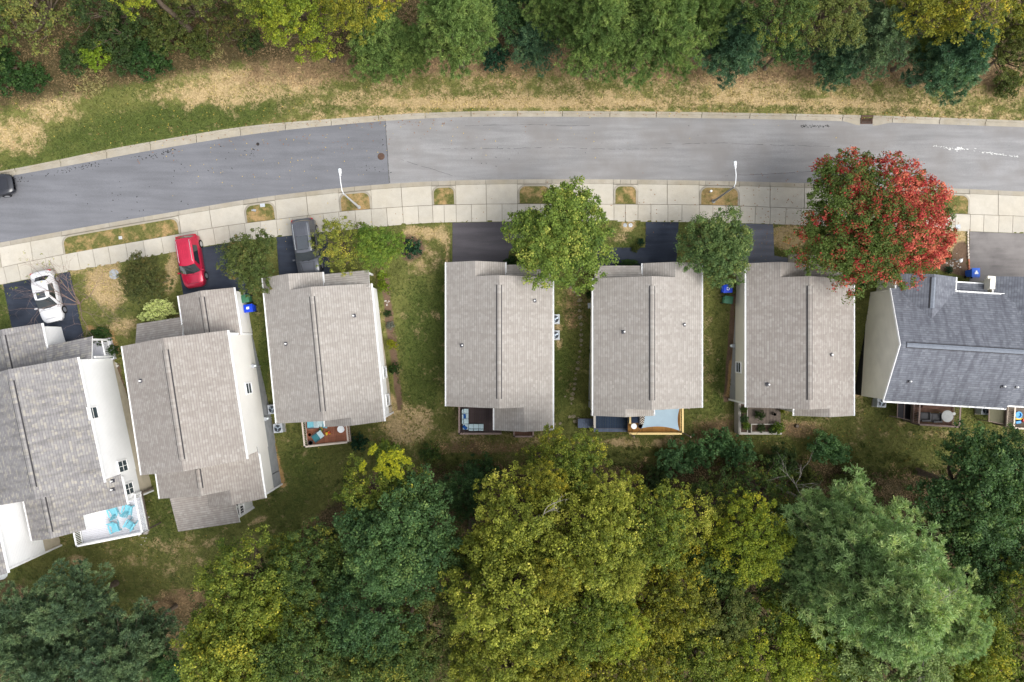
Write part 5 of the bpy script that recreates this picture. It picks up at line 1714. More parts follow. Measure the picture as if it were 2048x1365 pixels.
    for (px, py, r, z, ms, m, rz, lb) in [
        (125, 1232, 84, 7, P_C, 'pine_grey', 0.3, 'grey-green pine reaching up to the back lawn corner'),
        (10, 1288, 92, 8, P_C, 'pine_grey', 1.4, 'grey-green pine at the bottom corner of the lawn'),
        (235, 1330, 96, 8, P_C, 'pine_grey', 2.2, 'grey-green pine below the bare lawn patch'),
        (95, 1370, 90, 9, P_C, 'pine_grey', 0.9, 'grey-green pine at the very bottom corner'),
        (285, 1265, 42, 4, P_C, 'pine_grey', 1.7, 'small grey-green pine at the edge of the bare patch'),
        (500, 1175, 105, 10, B_B, 'poplar_green', 0.2, 'yellow-green tree standing out over the back lawn'),
        (610, 1150, 92, 9, B_C, 'forest', 1.5, 'dark green tree between the lawn and the yellow-topped one'),
        (470, 1300, 110, 11, B_A, 'poplar_green', 2.2, 'yellow-green tree below the lawn at the bottom edge'),
        (600, 1300, 112, 11, B_C, 'forest', 0.5, 'dark green tree along the bottom edge'),
        (345, 1345, 50, 6, B_D, 'forest_dark', 0.5, 'small dark tree between the grey pines and yellow trees'),
        (770, 1000, 98, 10, B_B, 'poplar_green', 1.1, 'tree with a bright yellow top beside the brown deck'),
        (800, 1075, 122, 12, B_A, 'forest_dark', 0.3, 'big dark green tree under the yellow top'),
        (745, 1235, 112, 11, B_C, 'forest_dark', 2.7, 'dark green tree below the big dark one'),
        (840, 1175, 88, 8, B_F, 'olive', 1.2, 'olive tree in the dark hollow between two crowns'),
        (770, 1350, 95, 11, B_A, 'forest', 1.9, 'green tree with pale tips at the bottom edge'),
        (925, 985, 52, 4, B_D, 'forest_dark', 0.8, 'dark small tree in the shade behind the middle house'),
        (1135, 945, 84, 11, B_C, 'poplar_green', 1.0, 'slender green crown rising closest to the middle house'),
        (1055, 1045, 108, 14, B_C, 'poplar', 2.6, 'tall yellow-green poplar with orange flecks'),
        (1170, 1085, 118, 15, B_C, 'poplar', 0.6, 'tallest yellow poplar in the middle of the wood'),
        (1020, 1195, 128, 14, B_B, 'poplar', 1.7, 'broad yellow poplar below the tallest one'),
        (1165, 1225, 108, 14, B_C, 'poplar_green', 0.1, 'pale-tipped yellow poplar near the bottom centre'),
        (1000, 1335, 104, 13, B_C, 'poplar', 2.9, 'yellow poplar at the bottom edge of the wood'),
        (1290, 1060, 100, 12, B_C, 'poplar_green', 0.9, 'yellow-green tree before the leafy undergrowth'),
        (1385, 1040, 66, 9, B_F, 'poplar', 2.0, 'open yellow tree next to the dark bushes'),
        (1330, 1190, 108, 11, B_C, 'gold', 1.3, 'golden green tree left of the hollow'),
        (1250, 1330, 118, 12, B_C, 'gold', 0.4, 'golden tree at the bottom edge right of centre'),
        (1400, 1325, 100, 10, B_B, 'poplar_green', 2.4, 'yellow-green tree along the bottom right of centre'),
        (1502, 1085, 88, 10, B_C, 'bright', 1.8, 'bright green-yellow tree left of the great pine'),
        (1535, 985, 72, 5, B_F, 'forest', 0.5, 'low leafy tree under the bushes by the rear garden'),
        (1500, 1235, 96, 9, B_F, 'forest', 1.6, 'shaded green tree below the bright one'),
        (1545, 1320, 100, 10, B_B, 'bright', 0.9, 'yellow-flecked tree at the bottom edge'),
        (1600, 1190, 70, 7, B_F, 'olive', 2.7, 'thin olive tree in the shade of the great pine'),
        (1768, 1185, 168, 17, P_A, 'pine', 0.5, 'great pale blue-green pine behind the slate house'),
        (1702, 1085, 92, 12, P_B, 'pine', 1.3, 'narrower pale pine on the house side of the great pine'),
        (1890, 1240, 105, 14, P_A, 'pine', 2.0, 'pale pine beside the great one towards the corner'),
        (1655, 1310, 95, 10, B_C, 'bright', 2.2, 'yellow-green tree below the great pine'),
        (1790, 1330, 118, 12, B_B, 'pale_green', 0.3, 'pale green tree with bare limbs at the bottom edge'),
        (1920, 1300, 100, 11, B_A, 'poplar_green', 1.2, 'light green tree near the bottom corner'),
        (1965, 985, 118, 9, B_A, 'forest_dark', 0.8, 'dark round tree behind the deck of the slate house'),
        (2050, 930, 84, 8, B_B, 'forest_dark', 2.4, 'dark tree at the frame beside the toy deck'),
        (1950, 1105, 88, 7, B_D, 'forest_dark', 1.9, 'very dark tree in the shade behind the great pine'),
        (2045, 1090, 90, 8, B_B, 'forest_dark', 0.2, 'dark tree at the frame below the toy deck'),
        (2050, 1170, 64, 9, B_F, 'poplar_green', 1.0, 'yellow-green tree cut by the frame near the bottom corner'),
        (2040, 1320, 96, 10, B_C, 'poplar_green', 2.8, 'green tree at the very bottom corner'),
        (1660, 1165, 72, 12, P_A, 'pine', 1.0, 'pale pine crown leaning out left of the great pine'),
        (1790, 1255, 92, 14, P_A, 'pine', 0.2, 'pale pine crown below the great pine'),
        (1110, 1150, 62, 14, B_B, 'gold', 2.5, 'orange-flecked crown between the tall poplars'),
        (1235, 1150, 58, 13, B_B, 'poplar', 0.8, 'narrow yellow crown beside the tallest poplar'),
        (1090, 975, 52, 12, B_B, 'gold', 1.9, 'narrow golden crown above the tall poplars'),
        (1215, 1000, 56, 12, B_B, 'poplar', 2.7, 'narrow yellow crown behind the middle houses'),
        (950, 1180, 56, 11, B_B, 'poplar_green', 1.2, 'narrow green crown at the left of the poplars'),
        (1070, 1275, 66, 13, B_B, 'poplar_green', 0.2, 'narrow green crown among the bottom poplars'),
        (1240, 1265, 62, 12, B_B, 'bright', 1.6, 'bright narrow crown near the bottom centre'),
        (690, 1120, 70, 7, B_D, 'forest', 0.3, 'green tree filling the gap beside the big dark one'),
        (895, 1290, 84, 9, B_B, 'olive', 1.1, 'olive tree between the dark trees and the bottom poplars'),
        (930, 1105, 60, 8, B_D, 'olive', 2.2, 'small olive tree at the foot of the tall poplars'),
        (1430, 1140, 76, 8, B_D, 'forest', 2.6, 'green tree between the golden and the bright one'),
        (1440, 1000, 60, 5, B_F, 'forest', 0.7, 'leafy young tree below the blue-green bushes'),
        (1600, 1085, 72, 7, B_D, 'forest_dark', 1.5, 'dark tree against the left of the great pine'),
        (1450, 1245, 76, 9, B_B, 'olive', 0.9, 'olive crown in the hollow near the bottom'),
        (1700, 1235, 84, 9, B_B, 'olive', 0.1, 'olive tree tucked under the great pine'),
        (550, 1240, 84, 9, B_B, 'bright', 2.0, 'bright yellow-green crown in the lawn-side group'),
        (680, 1320, 72, 9, B_D, 'olive', 0.4, 'olive tree between two dark crowns at the bottom'),
        (1960, 1210, 80, 8, B_D, 'forest', 2.9, 'green tree between the pale pines and the frame'),
        (1110, 1335, 90, 12, B_B, 'gold', 1.4, 'golden poplar at the bottom edge near the centre')]:
        T('pine_tree' if ms in (P_A, P_B, P_C) else 'woodland_tree', lb, 'tree', px, py, r * 1.04, z, ms, M[m], rz, 1.3 if m in ('poplar', 'gold', 'poplar_green') else None, n)
build_trees()

def shrub(name, label, px, py, r, h, ms, m, rz=0.0, cat='shrub', sx=1.0, group=None):
    cm, lm, Rc, Hc = ms
    p = G(px, py)
    k = (CAM_H - p.z - h * 0.4) / FPX
    s = r * k / Rc; hs = h / Hc
    p = P(px, py, p.z + h * 0.35); gz = float(ground_z(p.x, p.y))
    rt = empty(name, (p.x, p.y, gz - 0.05), label, cat, group)
    c = inst('foliage', cm, rt, (0, 0, 0), rz, (s * sx, s, hs)); set_mat(c, M[m])
    l = inst('stems', lm, rt, (0, 0, 0), rz, (s * sx, s, hs))
    return rt

def build_shrubs():
    g = 'garden shrubs'
    shrub('hedge', 'pale lime clipped hedge against the taupe roof', 319, 626, 27, 1.6, S_A, 'shrub_pale', 0.2, 'hedge', 1.5)
    shrub('shrub', 'long dark clipped shrub at the white entry porch', 200, 672, 17, 1.0, S_A, 'shrub_dark', 0.18, 'shrub', 1.7, g)
    shrub('shrub', 'round dark clipped shrub beside the white entry porch', 228, 703, 15, 1.0, S_A, 'shrub_dark', 1.1, 'shrub', 1.0, g)
    shrub('shrub', 'blue-green shrub alone in the mulch circle', 823, 497, 21, 1.5, S_B, 'shrub_pine', 0.4, 'shrub', 1.0, g)
    shrub('shrub', 'bright lime shrub at the front house corner', 768, 575, 15, 1.4, S_A, 'shrub_lime', 0.7, 'shrub', 0.8, g)
    shrub('shrub', 'lime shrub under the fuller tree', 766, 553, 12, 1.2, S_A, 'shrub_lime', 1.7, 'shrub', 1.0, g)
    shrub('shrub', 'small grey-leaved shrub in the side bed', 780, 651, 9, 0.5, S_B, 'shrub_grey', 0.7, 'shrub', 1.0, g)
    shrub('shrub', 'small green shrub in the side bed above the grey one', 775, 628, 9, 0.6, S_B, 'shrub_dark', 1.7, 'shrub', 0.8, g)
    shrub('shrub', 'golden green shrub in the side bed', 785, 690, 13, 1.1, S_A, 'shrub_gold', 0.9, 'shrub', 0.8, g)
    shrub('shrub', 'round dark green shrub by the side window', 790, 738, 13, 1.3, S_A, 'shrub_dark', 2.1, 'shrub', 1.0, g)
    shrub('shrub', 'dark conifer shrub beside the brown deck', 718, 884, 20, 2.0, S_B, 'shrub_pine', 1.1, 'shrub', 0.9, g)
    shrub('shrub', 'dark shrub row at the middle house entry', 1025, 524, 13, 0.8, S_B, 'shrub_dark', 0.1, 'shrub', 1.5, g)
    shrub('shrub', 'second dark shrub at the middle house entry', 1052, 522, 11, 0.8, S_B, 'shrub_dark', 1.5, 'shrub', 1.2, g)
    shrub('hedge', 'low dark hedge along the navy path', 1256, 527, 8, 0.6, S_A, 'shrub_dark', 0.0, 'hedge', 3.2)
    shrub('shrub', 'spiky green and yellow plant at the navy path corner', 1270, 497, 9, 0.6, S_B, 'weeds', 0.9, 'shrub', 1.0, g)
    shrub('shrub', 'tiny dark bush beside the spiky plant', 1281, 485, 8, 0.7, S_B, 'shrub_pine', 1.9, 'shrub', 1.0, g)
    for i, (px, py, r) in enumerate([(1180, 590, 9), (1184, 627, 6), (1184, 665, 5), (1183, 702, 6)]):
        shrub('shrub', ['dark planter shrub next to the grey side stool', 'small dark shrub below the grey side stool', 'tiny dark shrub at the gravel strip', 'last dark shrub along the gravel strip'][i], px, py, r, 0.7, S_B, 'shrub_dark', i * 1.3, 'shrub', 1.0, g)
    shrub('shrub', 'flowering shrub in the mulch bed by the slate house', 1893, 512, 11, 0.7, S_B, 'weeds', 0.3, 'shrub', 1.0, g)
    shrub('shrub', 'small green shrub against the slate roof edge', 1897, 541, 8, 0.6, S_B, 'shrub_pine', 2.0, 'shrub', 1.0, g)
    shrub('shrub', 'teal shrub half under the maple between two houses', 1724, 572, 8, 0.9, S_B, 'shrub_pine', 2.6, 'shrub', 1.0, g)
    # rear edge of the lots
    for (px, py, r, h, m, rz, lb) in [(1350, 915, 40, 2.2, 'bush_green', 0.2, 'grey-green bush at the wood edge behind the shade sail'),
                                      (1400, 900, 34, 3.0, 'bush_green', 1.0, 'blue-green bush behind the new pine deck'),
                                      (1438, 882, 28, 2.8, 'bush_green', 2.0, 'taller blue-green bush beside it nearest the houses'),
                                      (1475, 905, 34, 2.6, 'bush_green', 0.6, 'broad blue-green bush below the garden beds'),
                                      (1640, 893, 32, 2.6, 'bush_green', 1.5, 'leafy bush behind the beige-walled house'),
                                      (1672, 905, 26, 2.2, 'bush_green', 2.6, 'smaller leafy bush touching the wood edge'),
                                      (1560, 920, 34, 1.8, 'weeds_dark', 0.4, 'low dark bush between the rear bushes'),
                                      (960, 945, 38, 2.2, 'forest_dark', 0.9, 'dark bush in the shade behind the middle house'),
                                      (1310, 960, 30, 1.6, 'weeds_dark', 1.8, 'low green bush below the yellow crowns'),
                                      (860, 905, 22, 1.6, 'forest', 0.4, 'leafy sapling before the yellow-topped tree'),
                                      (770, 905, 26, 1.8, 'lime', 1.4, 'light green sapling beside the brown deck'),
                                      (1700, 960, 36, 1.6, 'weeds', 0.4, 'tangled weedy bush before the great pine'),
                                      (1610, 960, 30, 1.8, 'weeds', 2.4, 'olive bush with turned leaves before the great pine')]:
        shrub('bush', lb, px, py, r, h, S_B, m, rz, 'bush', 1.0, 'bushes at the wood edge')
    # bank beyond the street
    for (px, py, r, h, m, rz, lb) in [(25, 150, 44, 1.6, 'shrub_dark', 0.2, 'dark green juniper at the bank corner'),
                                      (70, 158, 30, 1.2, 'shrub_dark', 0.9, 'lower dark juniper spreading from the corner one'),
                                      (5, 120, 26, 1.2, 'shrub_dark', 1.9, 'small dark juniper cut by the frame'),
                                      (150, 120, 34, 1.4, 'weeds_dark', 0.9, 'mid green shrub on the bank above the tall grass'),
                                      (192, 112, 32, 1.6, 'shrub_lime', 1.9, 'lime-tipped shrub on the bank'),
                                      (185, 88, 26, 1.6, 'weeds_dark', 0.3, 'dark shrub on top of the bank'),
                                      (255, 120, 38, 1.6, 'weeds_dark', 2.7, 'shrub with grey tips on the bank'),
                                      (300, 118, 44, 1.8, 'shrub_dark', 0.5, 'dark green shrub nearest the street on the bank'),
                                      (330, 70, 46, 1.8, 'weeds', 1.5, 'olive shrub at the wood edge'),
                                      (240, 60, 46, 2.0, 'weeds_dark', 0.1, 'dark shrub at the wood edge'),
                                      (400, 90, 34, 1.2, 'weeds', 2.5, 'thin olive shrub by the brown litter'),
                                      (500, 85, 26, 1.0, 'weeds_dark', 0.6, 'small grey-green shrub by the bright tree'),
                                      (990, 118, 30, 1.6, 'shrub_pine', 1.2, 'sparse blue-green sapling by the dark conifer'),
                                      (2010, 170, 30, 1.6, 'weeds', 1.2, 'olive shrub under the corner trees')]:
        shrub('bank_shrub', lb, px, py, r, h, S_B, m, rz, 'shrub', 1.0, 'shrubs on the bank')
build_shrubs()

# boughs that have turned ahead of their trees
def bough(owner_label, name, px, py, z, r, m, rz):
    own = [o for o in bpy.data.objects if o.get('label') == owner_label][0]
    p = P(px, py, z) - Vector(own.location)
    cm, lm, Rc, Hc = S_B
    s = r * (CAM_H - z) / FPX / Rc
    o = inst(name, cm, own, p - Vector((0, 0, 0.6)), rz, (s * 1.35, s * 0.75, s * 0.9)); set_mat(o, M[m])
    tag(o, 'bright yellow bough' if m == 'branch_yellow' else 'orange bough')
for (px, py, r, rz) in ((785, 912, 17, 0.3), (762, 922, 13, 1.3), (792, 942, 16, 2.1), (742, 902, 10, 0.9), (772, 948, 11, 1.9), (808, 922, 12, 2.7), (755, 940, 9, 0.1), (722, 935, 9, 1.1)):
    bough('tree with a bright yellow top beside the brown deck', 'turned_bough', px, py, 9.7, r, 'branch_yellow', rz)

# bare, twiggy little tree over the white sedan
def twig_tree():
    rng = np.random.default_rng(77)
    base = G(160, 608)
    rt = empty('bare_tree', base, 'almost bare twiggy tree beside the white sedan', 'tree')
    br = MB(); tips = []
    def grow(p, d, L, r, lev):
        n = 4; pts = [p]
        for i in range(n):
            d = unit(d + rng.normal(0, 0.10, 3)); d[2] = max(d[2], -0.1)
            pts.append(pts[-1] + d * L / n)
        br.tube([tuple(q) for q in pts], [r * (1 - 0.5 * i / n) for i in range(n + 1)], 4 if lev > 1 else 6, caps=False)
        if lev >= 4 or L < 0.22:
            tips.append(pts[-1]); return
        for k in range(3 if lev < 2 else rng.integers(2, 4)):
            e = unit(d + rng.normal(0, 0.55, 3) * np.array([1, 1, 0.55]))
            q = pts[-1] if k < 2 else pts[rng.integers(2, 4)]
            grow(q, e, L * rng.uniform(0.62, 0.85), r * 0.55, lev + 1)
    b = np.array(base)
    for k in range(6):
        a = 2 * math.pi * k / 6 + rng.normal(0, 0.3)
        grow(b, unit(np.array([math.cos(a) * 0.95, math.sin(a) * 0.95, 1.0])), 1.9, 0.042, 0)
    br.build('branches', M['bark_red'], rt)
    tips = np.array(tips)
    C = tips[rng.integers(0, len(tips), 70)]
    C = C[(C[:, 1] > b[1] + 0.3)]
    V, idx, rn = leaves(rng, C, np.full(len(C), 0.16), 6, 0.10)
    me = soup('remaining_leaves', V - np.array(base), 4, M['myrtle_pale'], {'mixv': rng.random(len(idx)), 'rnd': rn})
    inst('remaining_leaves', me, rt)
twig_tree()

# dead grey branches standing out of the crowns
M['bark_dead'] = plain('bark_dead', (0.24, 0.22, 0.19, 1), 0.95, 0.1, var=0.3, scale=9)
def snag(px, py, z, L, az, seed, label):
    rng = np.random.default_rng(seed)
    p = P(px, py, z)
    br = MB()
    def grow(q, d, l, r, lev):
        pts = [q]
        for i in range(4):
            d = unit(d + rng.normal(0, 0.12, 3)); pts.append(pts[-1] + d * l / 4)
        br.tube([tuple(x) for x in pts], [r * (1 - 0.15 * i) for i in range(5)], 5, caps=False)
        if lev < 3:
            for k in range(3):
                grow(pts[rng.integers(2, 5)], unit(d + rng.normal(0, 0.5, 3)), l * 0.6, r * 0.5, lev + 1)
    gz = float(ground_z(p.x, p.y))
    br.tube([(p.x, p.y, gz - 0.3), (p.x + 0.1, p.y, z * 0.5), (p.x, p.y, z)], [0.16, 0.12, 0.06], 7)
    grow(np.array(p), np.array([math.cos(az), math.sin(az), 0.5]), L, 0.05, 0)
    rt = empty('dead_tree', (p.x, p.y, gz), label, 'dead tree')
    br.build('branches', M['bark_dead'], rt)
snag(1080, 1045, 13.0, 1.5, 1.2, 5, 'bleached dead limb standing out of the tall poplar')
snag(1620, 1010, 5.0, 3.0, 2.6, 6, 'grey dead branches in the shade beside the great pine')
snag(1790, 1235, 14.0, 2.6, 0.4, 7, 'bare grey limbs at the edge of the great pine')
snag(1855, 1290, 11.0, 2.6, 4.4, 8, 'bare grey limb hanging below the great pine')

# uncountable low growth
def undergrowth(name, label, blobs, mat, leaf, per_m2, n_leaf, hmax, seed, clump=0.22, jit=0.6, aspect=0.62):
    rng = np.random.default_rng(seed)
    C = []
    for (px, py, rx, ry) in blobs:
        p = G(px, py); k = (CAM_H - p.z) / FPX
        n = int(math.pi * rx * ry * k * k * per_m2)
        r = np.sqrt(rng.random(n)); a = rng.uniform(0, 2 * np.pi, n)
        x = p.x + r * np.cos(a) * rx * k; y = p.y + r * np.sin(a) * ry * k
        z = ground_z(x, y) + rng.random(n) ** 1.6 * hmax * (1 - 0.5 * r * r)
        C.append(np.stack([x, y, z], -1))
    C = np.concatenate(C)
    V, idx, rn = leaves(rng, C, rng.uniform(0.6, 1.3, len(C)) * clump, n_leaf, leaf, jit=jit, aspect=aspect)
    mv = np.clip((0.6 * value_noise(rng, C, 1.2) + 0.4 * rng.random(len(C)))[idx], 0, 1)
    o = bpy.data.objects.new(name, soup(name, V, 4, M[mat], {'mixv': mv, 'rnd': rn})); COL.objects.link(o)
    return tag(o, label, kind='stuff')
undergrowth('undergrowth', 'tangled weeds and brush along the wood edge behind the lots',
            [(1290, 920, 90, 26), (1520, 925, 120, 30), (1760, 930, 90, 26), (1660, 990, 110, 50), (1480, 1000, 90, 60), (920, 930, 70, 22), (1860, 960, 60, 30), (1560, 1130, 90, 70), (1700, 905, 60, 18),
             (850, 1110, 50, 60), (1330, 990, 60, 30), (1900, 1060, 70, 60), (700, 950, 30, 20), (590, 1080, 60, 30)],
            'weeds', 0.14, 5.0, 18, 0.8, 91)
undergrowth('undergrowth', 'leafy woodland floor between the tree trunks',
            [(900, 1250, 330, 110), (1400, 1200, 280, 150), (1800, 1170, 280, 180), (600, 1230, 220, 120), (950, 1040, 120, 90), (1450, 1040, 150, 80)], 'forest', 0.17, 1.9, 22, 2.2, 92, 0.42)
undergrowth('undergrowth', 'weeds and low growth on the shaded bank beyond the street',
            [(150, 40, 190, 50), (350, 60, 110, 50), (1000, 20, 140, 40), (1450, 40, 160, 50), (1800, 60, 240, 60), (700, 40, 180, 40)], 'weeds', 0.14, 3.0, 14, 0.7, 93)
undergrowth('tall_grass', 'pale tall grass tuft hanging over the bank', [(182, 165, 34, 26), (420, 100, 30, 18), (180, 180, 22, 16)], 'dry_grass', 0.45, 9, 9, 0.4, 94, 0.16, 0.9, 0.10)

# fallen leaves, scattered singly
def fallen(name, label, areas, mat, seed, size=0.10):
    rng = random.Random(seed); mb = MB(); size *= 0.8
    for (px, py, sx, sy, n) in areas:
        for _ in range(n):
            x, y = px + rng.gauss(0, sx), py + rng.gauss(0, sy)
            q = P(x, y)
            inside = c_road_n(x) < y < c_road_s(x)
            if inside: q.z = -0.058
            elif c_kerb_n(x) < y < c_walk_s(x): q.z = 0.03
            else: q = G(x, y, 0.045)
            a = rng.uniform(0, 6.3); s = size * rng.uniform(0.6, 1.3)
            mb.face([(q.x + s * math.cos(a) * .6, q.y + s * math.sin(a) * .6, q.z), (q.x - s * math.sin(a) * .4, q.y + s * math.cos(a) * .4, q.z + 0.02),
                     (q.x - s * math.cos(a) * .6, q.y - s * math.sin(a) * .6, q.z), (q.x + s * math.sin(a) * .4, q.y - s * math.cos(a) * .4, q.z + 0.02)])
    tag(mb.build(name, mat, origin=(0, 0, 0)), label, kind='stuff')
fallen('fallen_leaves', 'yellow leaves scattered on lawn and street', [(350, 240, 170, 30, 110), (520, 330, 150, 40, 60), (900, 260, 300, 40, 60), (1400, 215, 400, 20, 80), (300, 1100, 120, 60, 60), (950, 890, 200, 20, 60), (1750, 870, 160, 20, 70), (650, 460, 90, 20, 50), (1560, 480, 40, 20, 30)], M['leaf_yellow'], 3)
fallen('fallen_leaves', 'brown leaves scattered on paving and lawn', [(500, 280, 300, 20, 120), (1400, 420, 300, 30, 120), (1560, 410, 60, 40, 90), (1500, 870, 250, 20, 160), (1000, 895, 150, 12, 120), (1800, 235, 100, 4, 50), (700, 245, 120, 4, 70), (1300, 229, 250, 3, 60), (1530, 480, 20, 25, 40), (1700, 840, 60, 30, 60)], M['leaf_brown'], 4, 0.11)

# short grass over the lawns and bits of litter over the bank: fine texture that nobody could count
def in_paved(px, py):
    out = np.zeros(len(px), bool)
    for poly in PAVED:
        c = np.zeros(len(px), bool); n = len(poly)
        for i in range(n):
            x0, y0 = poly[i]; x1, y1 = poly[(i + 1) % n]
            hit = ((y0 > py) != (y1 > py)) & (px < (x1 - x0) * (py - y0) / ((y1 - y0) + 1e-9) + x0)
            c ^= hit
        out |= c
    return out

def ground_cover():
    rng = np.random.default_rng(55)
    n = 330000
    x = rng.uniform(-44, 44, n); y = rng.uniform(-29, 29, n)
    z = ground_z(x, y)
    k = FPX / (CAM_H - z); px, py = x * k + 1024, 682.5 - y * k
    k0 = FPX / CAM_H; px0, py0 = x * k0 + 1024, 682.5 - y * k0
    ok = (py0 < c_kerb_n(px0) - 2) | (py0 > c_walk_s(px0) + 1.5)
    ok &= ~in_paved(px0, py0)
    ix = np.clip(np.searchsorted(GA['xs'], x), 0, len(GA['xs']) - 1); iy = np.clip(np.searchsorted(GA['ys'], y), 0, len(GA['ys']) - 1)
    g = lambda nm: GA[nm][iy, ix]
    lush, dry, brown, bare, litter = g('lush'), g('dry'), g('brown'), g('bare'), g('litter')
    ok &= bare < 0.4
    pts = np.stack([x, y, z], -1)
    nz = 0.5 * value_noise(rng, pts * np.array([1, 1, 0]), 1.3) + 0.5 * value_noise(rng, pts * np.array([1, 1, 0]), 0.45)
    r1 = rng.random(n)
    is_lit = ok & (np.maximum(brown, litter) + (nz - 0.5) * 1.0 > 0.45)
    is_gr = ok & ~is_lit & (dry + (nz - 0.5) * 1.6 < 0.95 - 0.3 * r1)
    def blades(sel, L, wd, lift):
        m = sel.sum(); a = rng.uniform(0, 2 * np.pi, m)
        T = np.stack([np.cos(a), np.sin(a), rng.uniform(*lift, m)], -1); S = np.stack([-np.sin(a), np.cos(a), rng.normal(0, 0.3, m)], -1)
        l = L * rng.uniform(0.6, 1.4, m)[:, None]; w = wd * rng.uniform(0.6, 1.4, m)[:, None]
        p = pts[sel] + np.array([0, 0, 0.012])
        return np.stack([p - S * w / 2, p + S * w / 2, p + T * l + S * w * 0.25, p + T * l - S * w * 0.25], 1).reshape(-1, 3), m
    V, m = blades(is_gr, 0.15, 0.045, (0.25, 0.9))
    mv = np.clip(0.36 + 0.75 * dry - 0.35 * lush + (nz - 0.5) * 0.9, 0, 1)[is_gr]
    o = bpy.data.objects.new('grass', soup('grass', V, 4, M['grass_blade'], {'mixv': mv, 'rnd': rng.random(m)})); COL.objects.link(o)
    tag(o, 'short mown grass over the lawns and verges', kind='stuff')
    V, m = blades(is_lit, 0.13, 0.07, (-0.05, 0.35))
    mv = np.clip(nz * 0.9 + 0.1 * rng.random(n) + 0.25 * (1 - litter) - 0.1, 0, 1)[is_lit]
    o = bpy.data.objects.new('leaf_litter', soup('leaf_litter', V, 4, M['litter_bits'], {'mixv': mv, 'rnd': rng.random(m)})); COL.objects.link(o)
    tag(o, 'dry leaf litter on the bank and under the trees', kind='stuff')
LM('grass_blade', (84, 96, 46), (122, 122, 68), (190, 168, 116), k=0.90, trans=0.3)
LM('litter_bits', (94, 84, 56), (144, 120, 86), (202, 170, 122), k=0.72, trans=0.1)
ground_cover()

